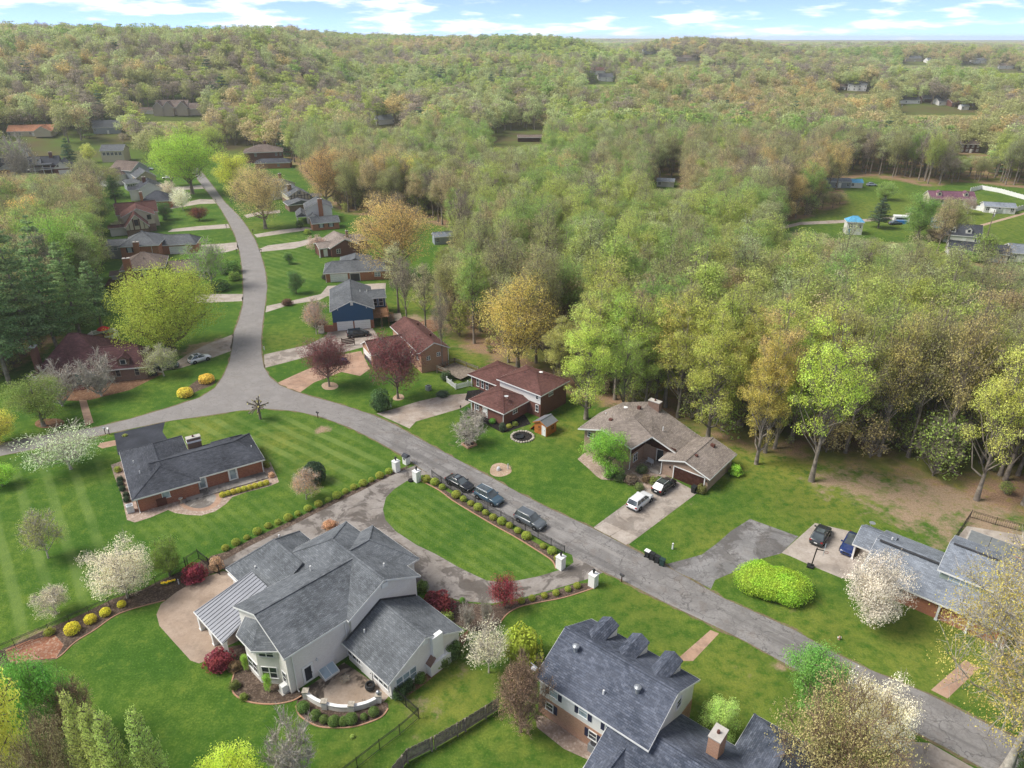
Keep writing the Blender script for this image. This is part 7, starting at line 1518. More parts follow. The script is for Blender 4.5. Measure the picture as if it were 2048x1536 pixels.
def white_fence(label, pts, h=1.0, gap=.14, name='white_picket_fence', solid=False):
    P = [W(u, v) for u, v in pts]; o = thing(name, label, 'fence', P[0]); po = MB().box(-.08, .08, -.08, .08, 0, h + .15).box(-.1, .1, -.1, .1, h + .15, h + .2).mesh('post', 'white_paint'); pi = MB().box(-.04, .04, -.012, .012, .06, h).mesh('picket', 'white_paint')
    for a, b in zip(P[:-1], P[1:]):
        L = (b - a).length; d = (b - a) / L; ang = math.atan2(d.y, d.x); n = max(1, round(L / 2.2))
        for k in range(n + 1): link('post', po, o, a + d * (L * k / n) - P[0], ang)
        if solid:
            for k in range(n): MB().box(.08, L / n - .08, -.025, .025, .08, h).build('panel', 'white_paint', o, False, a + d * (L * k / n) - P[0], ang)
        else:
            for k in range(int(L / gap)): link('picket', pi, o, a + d * (gap * (k + .5)) - P[0], ang)
            for z in (.2, h * .8): MB().bar(a + Vector((0, 0, z)) - P[0], b + Vector((0, 0, z)) - P[0], .04, .08).build('rail', 'white_paint', o)
    return o
white_fence('small white picket fence left of the split-level house', [(894, 765), (912, 779), (936, 773), (947, 771)], 1.1)
white_fence('tall white panel fence around the pool yard far right', [(1940, 384), (1962, 379), (2000, 386), (2050, 400), (2090, 408), (2052, 418), (2020, 426), (1990, 428), (1950, 420), (1925, 415)], 1.8, name='white_panel_fence', solid=True)
# curved patio wall with piers
cw = thing('curved_patio_wall', 'low curved whitewashed brick wall with square piers round the stained patio', 'wall', W(690, 1415)); arc = catmull([W(u, v) for u, v in ((613, 1395), (632, 1408), (655, 1417), (682, 1422), (706, 1421), (735, 1414), (757, 1403))], 4)
mb = MB(); cp_ = MB()
for a, b in zip(arc[:-1], arc[1:]): mb.bar(a + Vector((0, 0, .33)) - cw.location, b + Vector((0, 0, .33)) - cw.location, .22, .66); cp_.bar(a + Vector((0, 0, .70)) - cw.location, b + Vector((0, 0, .70)) - cw.location, .34, .08)
mb.build('wall', 'brick_cream', cw); cp_.build('coping', 'white_paint', cw)
for u, v in ((613, 1395), (650, 1416), (704, 1422), (758, 1403)):
    p = W(u, v) - cw.location; q = MB().box(p.x - .26, p.x + .26, p.y - .26, p.y + .26, 0, .95).build('pier', 'brick_cream', cw); MB().box(p.x - .32, p.x + .32, p.y - .32, p.y + .32, .95, 1.04).build('pier_cap', 'stone_pale', q)
q = thing('gazing_ball', 'silver gazing ball on the right end pier of the patio wall', 'ball', W(758, 1403) + Vector((0, 0, 1.04))); MB().lathe([(.1, 0), (.07, .06), (.2, .16), (.23, .3), (.16, .44), (.03, .5)], 14).build('ball', 'alloy', q, True)
for u, v, lab in ((793, 942, 'upper left side of the upper driveway entrance'), (834, 962, 'right side of the upper driveway entrance by the tyre'), (1121, 1136, 'lower end of the street railing'), (1186, 1171, 'outer side of the lower driveway entrance')):
    p = W(u, v); o = thing('gate_pillar', 'white brick gate pillar with black lantern, ' + lab, 'pillar', p, math.radians(-42), 'white gate pillars'); MB().box(-.45, .45, -.45, .45, 0, 1.75).build('shaft', 'white_paint', o); MB().box(-.5, .5, -.5, .5, 1.75, 1.86).build('cap', 'white_paint', o)
    l = MB().lathe([(.05, 1.86), (.05, 2.0), (.13, 2.02), (.17, 2.4), (.22, 2.42), (.04, 2.6)], 8).build('lantern', 'black_iron', o); MB().lathe([(.10, 2.06), (.14, 2.36)], 8).build('lantern_glass', 'glass_pale', l)
o = thing('mailbox_pillar', 'white pillar with small slate gabled roof at the upper driveway entrance', 'mailbox', W(813, 927), math.radians(-42)); MB().box(-.42, .42, -.42, .42, 0, 1.35).build('shaft', 'white_paint', o); MB().section([(-.55, 1.35), (0, 1.8), (.55, 1.35)], -.55, .55, 'x').build('roof', 'roof_slate_dark', o); MB().box(-.18, .18, -.45, -.41, .85, 1.15).build('letter_door', 'dark_trim', o)
def mailbox(u, v, lab, col='dark_trim', post='wood_dark', ang=-42):
    o = thing('mailbox', lab, 'mailbox', W(u, v), math.radians(ang), None); MB().box(-.05, .05, -.05, .05, 0, 1.0).build('post', post, o)
    b = MB().section([(-.13, 1.0), (.13, 1.0), (.13, 1.14), (.09, 1.24), (0, 1.28), (-.09, 1.24), (-.13, 1.14)][::-1], -.28, .28, 'x').build('box', col, o); MB().box(.14, .16, -.02, .02, 1.1, 1.3).build('flag', 'lamp_red', b); return o
mailbox(1243, 1164, 'dark mailbox on a wooden post at the lower lawn corner'); mailbox(636, 836, 'black mailbox on the junction lawn edge'); mailbox(211, 868, 'grey mailbox, left of the pair at the black driveway', 'grey_metal'); mailbox(219, 869, 'white mailbox, right of the pair at the black driveway', 'white_paint')
for u, v, lab in ((432, 404, 'black mailbox beside the upper left driveway'), (453, 456, 'dark mailbox at the mock-Tudor driveway'), (463, 408, 'black mailbox on the right opposite the burgundy maple'), (506, 466, 'dark mailbox on the right at the colonial lawn'), (523, 506, 'dark mailbox at the straight driveway'), (474, 506, 'dark mailbox at the grey hip house driveway')): mailbox(u, v, lab)
def post_thing(name, lab, cat, u, v, h, r, mat, ang=0):
    o = thing(name, lab, cat, W(u, v)); MB().lathe([(r, 0), (r, h), (r * .6, h + .06)], 8).build('body', mat, o); MB().lathe([(r * 1.15, h - .15), (r * 1.15, h - .05)], 8).build('band', 'grey_metal', o); return o
post_thing('utility_marker', 'short white utility marker on the lawn above the bins', 'marker', 1345, 1098, .9, .12, 'white_paint'); post_thing('utility_marker', 'slim pale green utility post by the straw ring', 'marker', 1016, 938, .9, .09, 'pale_metal'); post_thing('utility_marker', 'pale utility post in the fence bed with daffodils', 'marker', 358, 1168, .7, .07, 'white_paint'); post_thing('utility_marker', 'small white utility post at the kerb near the dark bush', 'marker', 782, 816, .7, .09, 'white_paint'); post_thing('utility_marker', 'white utility post at the road edge below the blue house driveway', 'marker', 529, 700, .8, .09, 'white_paint')
o = thing('utility_dome', 'pale green utility dome in the straw ring', 'utility box', W(997, 940)); MB().lathe([(.3, 0), (.3, .35), (.2, .55), (.02, .6)], 10).build('dome', 'pale_metal', o); MB().lathe([(.36, 0), (.36, .1)], 10).build('base', 'concrete_cap', o)
o = thing('garden_ornament', 'small red and white garden ornament on the lawn beside the road at right', 'ornament', W(1678, 1279)); MB().lathe([(.14, 0), (.11, .1), (.11, .35), (.14, .37), (.08, .5), (.03, .54)], 10).build('barrel', 'brick_salmon', o); MB().bar((-.2, 0, .3), (.2, 0, .3), .14, .14).build('nozzle', 'white_paint', o)
for (u, v), c, lab in zip(((1294, 1114), (1304, 1119), (1314, 1125), (1324, 1131)), ('white_paint', 'black_plastic', 'black_plastic', 'green_plastic'), ('bin with white lid, first of four at the kerb', 'large dark bin, second of four at the kerb', 'black bin, third of four at the kerb', 'dark green bin with box on top, last of four at the kerb')):
    o = thing('wheelie_bin', lab, 'bin', W(u, v), math.radians(50), 'bins at the kerb'); o.scale = (.82, .82, .95); body = 'black_plastic' if c == 'white_paint' else c
    MB().add([(-.26, -.3, .08), (.26, -.3, .08), (.26, .3, .08), (-.26, .3, .08), (-.32, -.38, 1.05), (.32, -.38, 1.05), (.32, .38, 1.05), (-.32, .38, 1.05)], [(3, 2, 1, 0), (4, 5, 6, 7), (0, 1, 5, 4), (1, 2, 6, 5), (2, 3, 7, 6), (3, 0, 4, 7)]).build('body', body, o); MB().box(-.35, .35, -.42, .42, 1.05, 1.13).box(-.3, .3, .38, .46, 1.0, 1.08).build('lid', c, o)
    for x in (-.3, .3): MB().tube((x - .04, .3, .12), (x + .04, .3, .12), .12, .12, 10).build('wheel', 'rubber', o)
for (u, v), lab in zip(((1387, 985), (303, 752), (311, 751)), ('black bin beside the brown garage door', 'left dark bin at the cottage end wall', 'right dark bin at the cottage end wall')):
    o = thing('wheelie_bin', lab, 'bin', W(u, v), math.radians(-42)); MB().add([(-.26, -.3, .08), (.26, -.3, .08), (.26, .3, .08), (-.26, .3, .08), (-.32, -.38, 1.05), (.32, -.38, 1.05), (.32, .38, 1.05), (-.32, .38, 1.05)], [(3, 2, 1, 0), (4, 5, 6, 7), (0, 1, 5, 4), (1, 2, 6, 5), (2, 3, 7, 6), (3, 0, 4, 7)]).build('body', 'black_plastic', o); MB().box(-.35, .35, -.42, .42, 1.05, 1.13).build('lid', 'black_plastic', o)
    for x in (-.3, .3): MB().tube((x - .04, .3, .12), (x + .04, .3, .12), .12, .12, 10).build('wheel', 'rubber', o)
o = thing('standby_generator', 'white standby generator on a slab beside the bay window', 'generator', W(572, 1380), math.radians(46)); MB().box(-.65, .65, -.5, .5, 0, .1).build('slab', 'concrete_cap', o); MB().section([(-.36, .1), (.36, .1), (.36, .85), (.2, 1.0), (-.36, 1.0)][::-1], -.5, .5, 'x').build('housing', 'white_paint', o); MB().box(-.3, .3, .36, .38, .3, .7).build('grille', 'grey_metal', o)
o = thing('air_conditioner', 'white air conditioning unit at the left end of the brick ranch', 'air conditioner', W(262, 1023), math.radians(32)); MB().box(-.5, .5, -.5, .5, 0, .08).build('slab', 'concrete_cap', o); MB().box(-.45, .45, -.45, .45, .08, 1.1).build('casing', 'pale_metal', o); MB().lathe([(.36, 1.1), (.36, 1.14)], 14).build('fan_guard', 'grey_metal', o)
for u, v, lab in ((1187, 1500, 'dark air conditioner at the end of the dormered house brick wall'), (857, 780, 'grey air conditioner below the salmon brick gable')):
    o = thing('air_conditioner', lab, 'air conditioner', W(u, v), math.radians(-40)); MB().box(-.42, .42, -.42, .42, 0, .95).build('casing', 'grey_metal', o); MB().lathe([(.34, .95), (.34, 1.0)], 12).build('fan_guard', 'dark_trim', o)
o = thing('black_urn', 'black round planter urn on the stained patio', 'planter', W(741, 1378)); MB().lathe([(.34, 0), (.5, .2), (.55, .45), (.46, .62), (.5, .7), (.36, .72), (.3, .5)], 16).build('urn', 'black_plastic', o); MB().lathe([(.3, .52), (.02, .54)], 12).build('soil', 'mulch_black', o)
o = thing('spare_tyre', 'old black tyre leaning at the gate pillar', 'tyre', W(822, 962), math.radians(20)); MB().lathe([(.25, 0), (.42, 0), (.46, .12), (.42, .24), (.25, .24)], 16).build('tyre', 'rubber', o); MB().lathe([(.24, .05), (.24, .2)], 12).build('rim', 'grey_metal', o)
# garden pond ring
pd = thing('garden_pond', 'round stone-edged pond bed with black liner before the orange shed', 'pond', W(1045, 874)); c0 = W(1045, 874); rr_ = np.random.default_rng(2)
MB().lathe([(1.75, 0.0), (1.7, .035)], 24).build('bed', 'mulch_black', pd)
stone = MB().lathe([(.18, 0), (.24, .08), (.2, .2), (.06, .25)], 7).mesh('stone', 'stone_pale')
for k in range(26): a = k * 2 * math.pi / 26; q = link('stone', stone, pd, (1.85 * math.cos(a), 1.85 * math.sin(a), 0), a * 3); q.scale = (rr_.uniform(.8, 1.2), rr_.uniform(.8, 1.2), rr_.uniform(.7, 1.3))
MB().lathe([(.75, .04), (.8, .3), (.7, .32), (.62, .12)], 16, 0, (-.5, -.1, 0)).build('liner', 'black_plastic', pd)
o = thing('brick_tree_planter', 'square brick edging round the small bare tree', 'planter', W(938, 890), math.radians(40)); MB().box(-.95, .95, -.95, -.75, 0, .3).box(-.95, .95, .75, .95, 0, .3).box(-.95, -.75, -.75, .75, 0, .3).box(.75, .95, -.75, .75, 0, .3).build('edging', 'brick_salmon', o); MB().box(-.75, .75, -.75, .75, 0, .18).build('soil', 'mulch', o)
# basketball hoop
o = thing('basketball_hoop', 'portable basketball hoop on the parking pad edge', 'basketball hoop', W(1622, 1134), math.radians(60)); MB().box(-.4, .4, -.3, .5, 0, .25).build('base', 'black_plastic', o); MB().bar((0, 0, .2), (0, -.2, 3.1), .14, .14).build('pole', 'black_iron', o); MB().bar((0, -.2, 2.9), (0, -1.0, 3.0), .08, .1).build('arm', 'black_iron', o); MB().box(-.75, .75, -1.06, -1.02, 2.7, 3.6).build('backboard', 'glass_pale', o); h_ = MB()
for k in range(12): a, b = k * math.pi / 6, (k + 1) * math.pi / 6; h_.bar((.23 * math.cos(a), -1.32 + .23 * math.sin(a), 2.85), (.23 * math.cos(b), -1.32 + .23 * math.sin(b), 2.85), .03, .03)
h_.build('rim', 'lamp_red', o)
# covered pool
o = thing('covered_pool', 'grey covered swimming pool on the deck at the right edge', 'pool', W(1990, 1090), math.radians(-41)); MB().box(-3.2, 4.5, -1.6, 1.6, 0, .06).build('coping', 'concrete_cap', o); MB().box(-3.0, 4.3, -1.45, 1.45, .06, .1).build('cover', 'grey_metal', o); MB().box(2.4, 5.2, -3.2, -1.7, 0, .5).build('brick_planter', 'brick_orange', o)
for x in (-.6, 1.9): MB().box(x - .03, x + .03, -1.45, 1.45, .1, .12).build('cover_seam', 'dark_trim', o)
# cottage deck with parasol
p = W(208, 684); o = thing('octagon_deck', 'raised octagonal deck with white railing behind the cottage', 'deck', p); oc = [(3.1 * math.cos(k * math.pi / 4 + .39), 3.1 * math.sin(k * math.pi / 4 + .39)) for k in range(8)]; MB().prism(oc, .9, 1.05).build('platform', 'wood_brown', o)
for k in range(8):
    a, b = Vector((*oc[k], 0)), Vector((*oc[(k + 1) % 8], 0)); MB().box(a.x - .08, a.x + .08, a.y - .08, a.y + .08, 0, 2.15).build('post', 'white_paint', o)
    mb = MB(); mb.bar(a + Vector((0, 0, 2.0)), b + Vector((0, 0, 2.0)), .09, .09); mb.bar(a + Vector((0, 0, 1.2)), b + Vector((0, 0, 1.2)), .07, .07)
    for i in range(1, 14): c = a + (b - a) * (i / 14); mb.box(c.x - .03, c.x + .03, c.y - .03, c.y + .03, 1.2, 2.0)
    q = mb.build('railing', 'white_paint', o); q['kind'] = 'stuff'
u_ = thing('red_parasol', 'red patio parasol over the octagonal deck', 'parasol', p + Vector((.2, .6, 1.05))); MB().lathe([(.03, 0), (.03, 2.3)], 6).build('pole', 'white_paint', u_); MB().lathe([(1.35, 1.75), (1.0, 2.0), (.5, 2.25), (.02, 2.4)], 8).build('canopy', 'red_cloth', u_)
t_ = thing('patio_table', 'dark round patio table under the red parasol', 'table', p + Vector((.2, .6, 1.05))); MB().lathe([(.6, .68), (.6, .74)], 12).build('top', 'dark_trim', t_)
for k in range(4): a = k * math.pi / 2 + .4; MB().tube((.4 * math.cos(a), .4 * math.sin(a), 0), (.3 * math.cos(a), .3 * math.sin(a), .68), .03, .03).build('leg', 'dark_trim', t_)
# rear deck of split-level
p = W(915, 748); o = thing('rear_wood_deck', 'grey wooden deck with railing left of the split-level house', 'deck', p, math.radians(-41)); 
for k in range(22): MB().box(-3.4 + k * .3, -3.12 + k * .3, -2.3, 2.6, .62, .68).build('board', 'wood_grey', o)
for x, y in ((-3.4, 2.6), (0, 2.6), (3.2, 2.6), (-3.4, -2.3), (-3.4, 0)): MB().box(x - .08, x + .08, y - .08, y + .08, 0, 1.7).build('post', 'wood_grey', o)
for a, b in (((-3.4, 2.6), (3.2, 2.6)), ((-3.4, -2.3), (-3.4, 2.6)), ((-3.4, -2.3), (-.6, -2.3))):
    for z in (.95, 1.3, 1.6): MB().bar((*a, z), (*b, z), .06, .14).build('rail', 'wood_grey' if z > 1 else 'wood_brown', o)
# patio bench and chair
o = thing('garden_bench', 'pale iron bench on the entry patio of the tan house', 'bench', W(1299, 928), math.radians(-50)); MB().box(-.6, .6, -.22, .22, .42, .46).build('seat', 'pale_metal', o); MB().box(-.6, .6, .2, .24, .46, .95).build('backrest', 'pale_metal', o)
for x in (-.55, .55):
    for y in (-.2, .2): MB().box(x - .03, x + .03, y - .03, y + .03, 0, .42).build('leg', 'pale_metal', o)
o = thing('patio_chair', 'white metal chair on the ranch round patio', 'chair', W(371, 988), math.radians(20)); MB().box(-.25, .25, -.25, .25, .42, .46).build('seat', 'white_paint', o); MB().box(-.25, .25, .23, .27, .46, .95).build('backrest', 'white_paint', o)
for x in (-.22, .22):
    for y in (-.22, .22): MB().box(x - .025, x + .025, y - .025, y + .025, 0, .42).build('leg', 'white_paint', o)
o = thing('bird_bath', 'pale stone bird bath beside the ranch patio', 'bird bath', W(363, 1006)); MB().lathe([(.16, 0), (.07, .12), (.07, .65), (.3, .75), (.32, .82), (.2, .78)], 12).build('bowl', 'stone_pale', o); MB().lathe([(.22, 0), (.22, .06)], 10).build('base', 'stone_pale', o)
lp = thing('garden_lamp_post', 'thin black lamp post on the split-level front lawn', 'lamp post', W(922, 836)); MB().lathe([(.05, 0), (.04, 2.1)], 6).build('pole', 'black_iron', lp); MB().lathe([(.1, 2.1), (.14, 2.4), (.03, 2.55)], 6).build('lantern', 'black_iron', lp)
o = thing('timber_fence_panel', 'short dark brown slatted screen before the plum roof', 'screen', W(697, 691), math.radians(20))
for k in range(4): MB().box(-1.4, 1.4, -.03, .03, .35 + k * .36, .60 + k * .36).build('slat', 'wood_dark', o)
for x in (-1.35, 1.35): MB().box(x - .07, x + .07, .03, .14, 0, 1.9).build('post', 'wood_dark', o)
for u, v, h, lab in ((1627, 420, 10.5, 'wooden power pole beside the valley trees'), (1972, 480, 10, 'wooden power pole behind the white single-storey house'), (1796, 245, 14, 'tall power pole near the far houses')):
    p = G(u, v); o = thing('power_pole', lab, 'pole', p); MB().lathe([(.16, 0), (.11, h)], 7).build('pole', 'wood_grey', o); MB().box(-1.2, 1.2, -.06, .06, h - .9, h - .75).build('crossarm', 'wood_grey', o); MB().lathe([(.2, h - 2.2), (.2, h - 1.4)], 8, 0, (.35, 0, 0)).build('transformer', 'pale_metal', o)
o = thing('clothes_prop', 'dry patio pool strip with blue water in the fenced yard', 'pool', W(1965, 414), math.radians(-12)); MB().box(-3.5, 3.5, -1.8, 1.8, 0, .3).build('pool_wall', 'white_paint', o); MB().box(-3.3, 3.3, -1.6, 1.6, .3, .32).build('water', 'pool_water', o); o.name = 'above_ground_pool'

# ------------------------------------------------------------ cars
def loft(sec):
    """cross-sections of equal point count along x, closed"""
    mb = MB(); n = len(sec[0]); v = [p for s_ in sec for p in s_]; f = []
    for k in range(len(sec) - 1):
        for i in range(n - 1): f.append((k * n + i, k * n + i + 1, (k + 1) * n + i + 1, (k + 1) * n + i))
        f.append((k * n + n - 1, k * n, (k + 1) * n, (k + 1) * n + n - 1))
    f += [tuple(range(n - 1, -1, -1)), tuple(range((len(sec) - 1) * n, len(sec) * n))]
    return mb.add(v, f)
CARS = {  # (x, belt height, half width) lower body; greenhouse (x0 base, x0 top, x1 top, x1 base, roof height)
    'suv': ([(-2.36, .62, .70), (-2.30, .95, .86), (-1.9, 1.06, .93), (-.5, 1.08, .95), (.85, 1.06, .95), (1.2, 1.02, .94), (1.95, .95, .90), (2.25, .80, .80), (2.34, .60, .66)], (-2.27, -1.92, .25, 1.12, 1.74)),
    'sedan': ([(-2.42, .62, .66), (-2.34, .90, .82), (-1.85, .98, .90), (-.5, .98, .92), (.8, .96, .92), (1.2, .93, .91), (1.95, .84, .87), (2.3, .70, .76), (2.42, .52, .62)], (-1.85, -1.05, .05, 1.05, 1.45)),
    'cross': ([(-2.28, .62, .68), (-2.2, .98, .84), (-1.8, 1.06, .92), (-.5, 1.05, .94), (.8, 1.02, .94), (1.15, .98, .93), (1.85, .88, .88), (2.18, .74, .78), (2.28, .55, .64)], (-2.1, -1.3, .15, 1.1, 1.62)),
    'van': ([(-2.5, .62, .74), (-2.44, 1.0, .9), (-2.0, 1.08, .96), (-.5, 1.08, .98), (1.0, 1.05, .98), (1.4, .98, .96), (2.05, .86, .90), (2.4, .72, .8), (2.52, .52, .66)], (-2.38, -2.1, .45, 1.5, 1.74))}
CM = {}
def car_meshes(kind):
    if kind in CM: return CM[kind]
    st, (b0, t0, t1, b1, zr) = CARS[kind]; zb = .26
    def sec(x, z, w): return [(x, -w * .86, zb), (x, -w, zb + .16), (x, -w, z * .72), (x, -w * .95, z - .03), (x, -w * .80, z), (x, w * .80, z), (x, w * .95, z - .03), (x, w, z * .72), (x, w, zb + .16), (x, w * .86, zb)]
    body = loft([sec(*q) for q in st])
    zt = max(q[1] for q in st) - .05; wb, wt = st[3][2] * .90, st[3][2] * .70
    def g(x, z, w): return [(x, -w, z), (x, w, z)]
    gl = MB(); gl.add([(b0, -wb * .94, zt), (b1, -wb * .94, zt - .04), (b1, wb * .94, zt - .04), (b0, wb * .94, zt), (t0, -wt, zr - .03), (t1, -wt, zr - .03), (t1, wt, zr - .03), (t0, wt, zr - .03)], [(0, 1, 5, 4), (2, 3, 7, 6), (1, 2, 6, 5), (3, 0, 4, 7), (4, 5, 6, 7)])
    rf = MB(); rf.add([(t0 - .06, -wt * 1.03, zr - .045), (t1 + .08, -wt * 1.03, zr - .05), (t1 + .08, wt * 1.03, zr - .05), (t0 - .06, wt * 1.03, zr - .045), (t0 + .1, -wt * .88, zr + .01), (t1 - .12, -wt * .88, zr + .01), (t1 - .12, wt * .88, zr + .01), (t0 + .1, wt * .88, zr + .01)], [(3, 2, 1, 0), (4, 5, 6, 7), (0, 1, 5, 4), (1, 2, 6, 5), (2, 3, 7, 6), (3, 0, 4, 7)])
    pl = []
    for s_ in (-1, 1):
        for (xb, xt) in ((b0 + .03, t0 + .02), (b1 - .03, t1 - .02)): pl.append(MB().bar((xb, s_ * wb * .955, zt), (xt, s_ * wt * 1.01, zr - .04), .09, .06))
        for f in ((.36, .68) if kind in ('suv', 'van') else (.52,)): pl.append(MB().bar((b0 + (b1 - b0) * f, s_ * wb * .955, zt), (t0 + (t1 - t0) * (f * 1.0), s_ * wt * 1.01, zr - .04), .08, .05))
    arch = []
    for x in (st[0][0] + .95, st[-1][0] - .95):
        for s_ in (-1, 1): arch.append(MB().tube((x, s_ * (st[3][2] - .10), .36), (x, s_ * (st[3][2] + .012), .36), .42, .42, 14))
    tyre = MB().lathe([(.20, -.11), (.33, -.11), (.355, -.06), (.355, .06), (.33, .11), (.20, .11)], 18); rim = MB().lathe([(.05, -.118), (.21, -.10), (.22, .10), (.05, .118)], 10)
    x0, x1 = st[0][0], st[-1][0]; w0, w1 = st[1][2], st[-2][2]
    bp = [MB().box(x0 - .03, x0 + .12, -w0 * .86, w0 * .86, .30, .52), MB().box(x1 - .14, x1 + .015, -w1 * .86, w1 * .86, .28, .46)]
    hl = MB().box(-.17, .05, -.16, .16, -.07, .07); tl = MB().box(-.05, .1, -.13, .13, -.10, .10); mir = MB().box(-.1, .08, -.12, .12, -.07, .08); plate = MB().box(-.01, .01, -.2, .2, -.07, .07)
    rail = [MB().bar((t0 + .1, s_ * wt * .92, zr + .03), (t1 - .1, s_ * wt * .92, zr + .03), .05, .05) for s_ in (-1, 1)]
    CM[kind] = (body, gl, rf, pl, arch, tyre, rim, bp, hl, tl, mir, plate, rail, st, zt, zr, (b0, t0, t1, b1), (wb, wt)); return CM[kind]
MESH = {}
def msh(key, mb, name, mat, smooth=False):
    k = (key, mat)
    if k not in MESH: MESH[k] = mb.mesh(name, mat, smooth)
    return MESH[k]
def car(kind, u, v, ang, paint_, label, roof=None, rails=None, sunroof=False, name='parked_car'):
    body, gl, rf, pl, arch, tyre, rim, bp, hl, tl, mir, plate, rail, st, zt, zr, gx, gw = car_meshes(kind)
    o = thing(name, label, 'car', W(u, v), math.radians(ang)); K = lambda s_: (kind, s_)
    bo = link('body', msh(K('b'), body, 'body', paint_, True), o)
    link('glasshouse', msh(K('g'), gl, 'glasshouse', 'car_glass'), o); r_ = link('roof', msh(K('r'), rf, 'roof', roof or paint_), o); 
    for k, q in enumerate(pl): link('pillar', msh(K('p%d' % k), q, 'pillar', paint_), o)
    for k, q in enumerate(arch): link('wheel_arch', msh(K('a%d' % k), q, 'wheel_arch', 'rubber'), o)
    for k, q in enumerate(bp): link('bumper', msh(K('bp%d' % k), q, 'bumper', 'black_plastic' if paint_ != 'paint_blue' else paint_), o)
    for x in (st[0][0] + .95, st[-1][0] - .95):
        for s_ in (-1, 1):
            t_ = link('wheel', msh('ty', tyre, 'wheel', 'rubber'), o, (x, s_ * (st[3][2] - .08), .355)); t_.rotation_euler = (math.pi / 2, 0, 0); link('rim', msh('ri', rim, 'rim', 'alloy'), t_)
    xf, zf, wf_ = st[-2]; xb, zb_, wb_ = st[1]
    for s_ in (-1, 1):
        link('headlight', msh('hl', hl, 'headlight', 'lamp_clear'), o, (xf - .02, s_ * (wf_ - .17), zf - .10)); link('taillight', msh('tl', tl, 'taillight', 'lamp_red'), o, (xb - .02, s_ * (wb_ - .14), zb_ - .12)); link('mirror', msh('mi', mir, 'mirror', paint_), o, (gx[3] - .35, s_ * (st[3][2] + .08), zt + .06))
    link('number_plate', msh('np', plate, 'number_plate', 'white_paint'), o, (st[0][0] - .035, 0, .62)); MB().box(st[-1][0] - .05, st[-1][0] + .02, -.42, .42, .46, .62).build('grille', 'black_plastic', o)
    if rails:
        for k, q in enumerate(rail): link('roof_rail', msh(K('ra%d' % k), q, 'roof_rail', rails), o)
    if sunroof: MB().box(gx[1] + .25, gx[2] - .3, -gw[1] * .7, gw[1] * .7, zr + .012, zr + .022).build('sunroof', 'car_glass', r_)
    return o
RD = -40.5
car('sedan', 920, 972, RD, 'paint_black', 'black sedan parked on the road, nearest the upper driveway entrance', sunroof=True)
car('suv', 978, 1000, RD, 'paint_teal', 'teal-blue estate car with roof rails, middle of three parked on the road', rails='pale_metal', sunroof=True)
car('suv', 1061, 1047, RD, 'paint_grey', 'grey estate car, last of three parked along the iron railing', rails='grey_metal')
car('suv', 1280, 1008, 48, 'paint_white', 'white estate car on the tan house driveway')
car('cross', 1328, 977, 46, 'paint_black', 'black hatchback nearest the brown garage door', rails='pale_metal', sunroof=True)
car('cross', 1640, 1076, 52, 'paint_charcoal', 'charcoal hatchback on the parking pad, back to the camera', sunroof=True)
car('sedan', 1700, 1094, 52 + 180, 'paint_blue', 'deep blue car with black glass roof beside the carport', roof='car_glass')
car('cross', 400, 722, 44, 'paint_white', 'white compact car with black glass on the dirt driveway', rails='grey_metal', sunroof=True)
car('suv', 334, 737, 15, 'paint_green', 'dark green car under the pale weeping tree')
car('van', 717, 672, 18, 'paint_black', 'black minivan before the white garage doors of the blue house')
car('sedan', 672, 728, 25, 'paint_blue', 'blue car half hidden by the smaller purple maple')
car('van', 352, 496, 5, 'paint_steel', 'dark blue minivan before the white garage door of the grey hip house')
car('sedan', 358, 404, 0, 'paint_charcoal', 'dark car between the upper road dogwoods')
car('sedan', 336, 358, 0, 'paint_white', 'white car before the lime shade tree'); car('sedan', 298, 340, 0, 'paint_silver', 'silver car beside the grey gabled house')
car('sedan', 1790, 449, 10, 'paint_teal', 'small blue car in the valley yard'); car('cross', 1743, 372, 0, 'paint_silver', 'pale car beside the blue roofed valley shed')
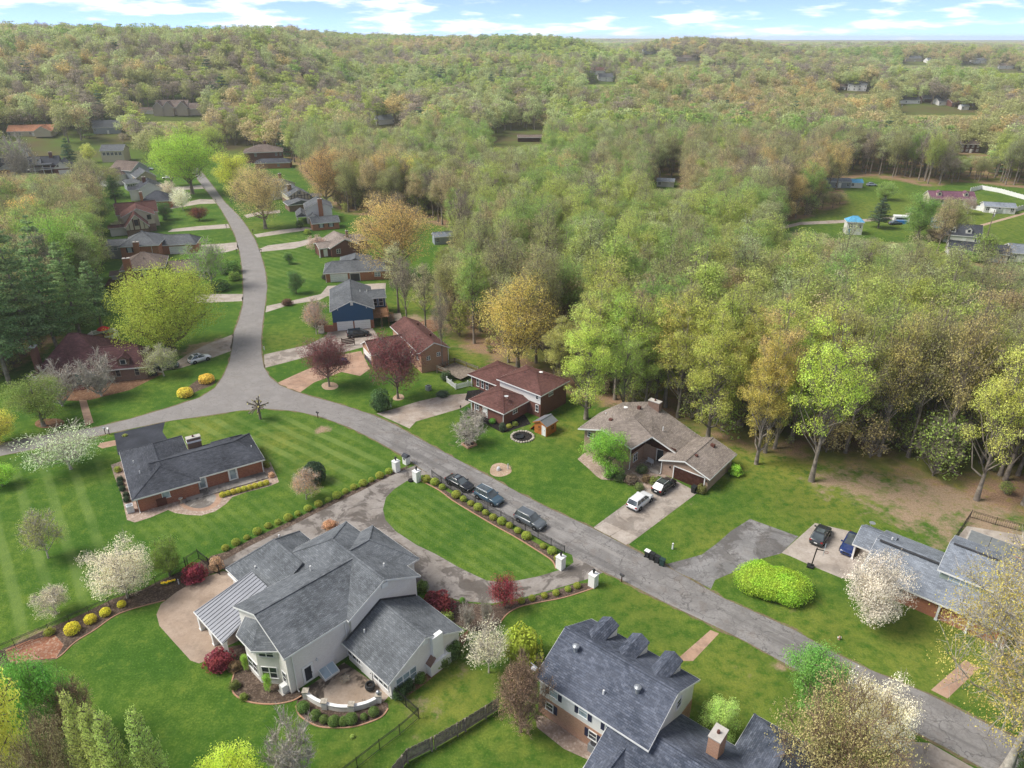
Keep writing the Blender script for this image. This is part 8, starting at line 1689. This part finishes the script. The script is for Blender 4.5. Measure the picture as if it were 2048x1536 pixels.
o = thing('camper_van', 'white camper with blue tarpaulin in the valley yard', 'camper', W(1800, 446), math.radians(-10)); MB().section([(-1.1, .5), (1.1, .5), (1.1, 2.6), (.9, 2.8), (-.9, 2.8), (-1.1, 2.6)][::-1], -2.6, 2.6, 'x').build('body', 'white_paint', o); MB().box(-2.0, 2.0, -1.13, -1.09, 1.5, 2.1).build('window', 'glass', o); MB().box(-1.8, 1.6, -1.7, -1.12, 0, 1.2).build('tarpaulin', 'blue_tarp', o)
for x in (-1.6, 1.6):
    for s_ in (-1, 1): MB().tube((x, s_ * 1.0 - .1, .36), (x, s_ * 1.0 + .1, .36), .36, .36, 12).build('wheel', 'rubber', o)
o = thing('white_boat', 'small white boat on the grass beside the pale blue shed', 'boat', W(1898, 458), math.radians(-8)); MB().add([(-2.6, -.8, .9), (1.2, -.85, .95), (2.8, 0, 1.05), (1.2, .85, .95), (-2.6, .8, .9), (-2.5, -.4, .35), (1.0, -.35, .35), (1.0, .35, .35), (-2.5, .4, .35)], [(0, 1, 2, 3, 4), (5, 6, 1, 0), (6, 2, 1), (6, 7, 2), (7, 3, 2), (7, 8, 4, 3), (8, 5, 0, 4), (8, 7, 6, 5)]).build('hull', 'white_paint', o); MB().box(-.6, .3, -.5, .5, .95, 1.4).build('console', 'glass_pale', o); MB().bar((-2, 0, .2), (3.2, 0, .3), .12, .1).build('trailer', 'grey_metal', o)
# ------------------------------------------------------------ the air
hz = MB().box(-9000, 9000, -60, 9000, -6, 86).build('haze', 'white_trim'); struct(hz, 'stuff'); tag(hz, 'thin pale spring haze over the valley and far woods', 'haze')
m = bpy.data.materials.new('haze_air'); m.use_nodes = True; nt = m.node_tree; nt.nodes.clear()
vo = nt.nodes.new('ShaderNodeVolumePrincipled'); vo.inputs['Density'].default_value = 0.00014; vo.inputs['Color'].default_value = (0.93, 0.96, 1.0, 1); vo.inputs['Anisotropy'].default_value = 0.2
mo = nt.nodes.new('ShaderNodeOutputMaterial'); nt.links.new(vo.outputs[0], mo.inputs['Volume'])
hz.data.materials.clear(); hz.data.materials.append(m)
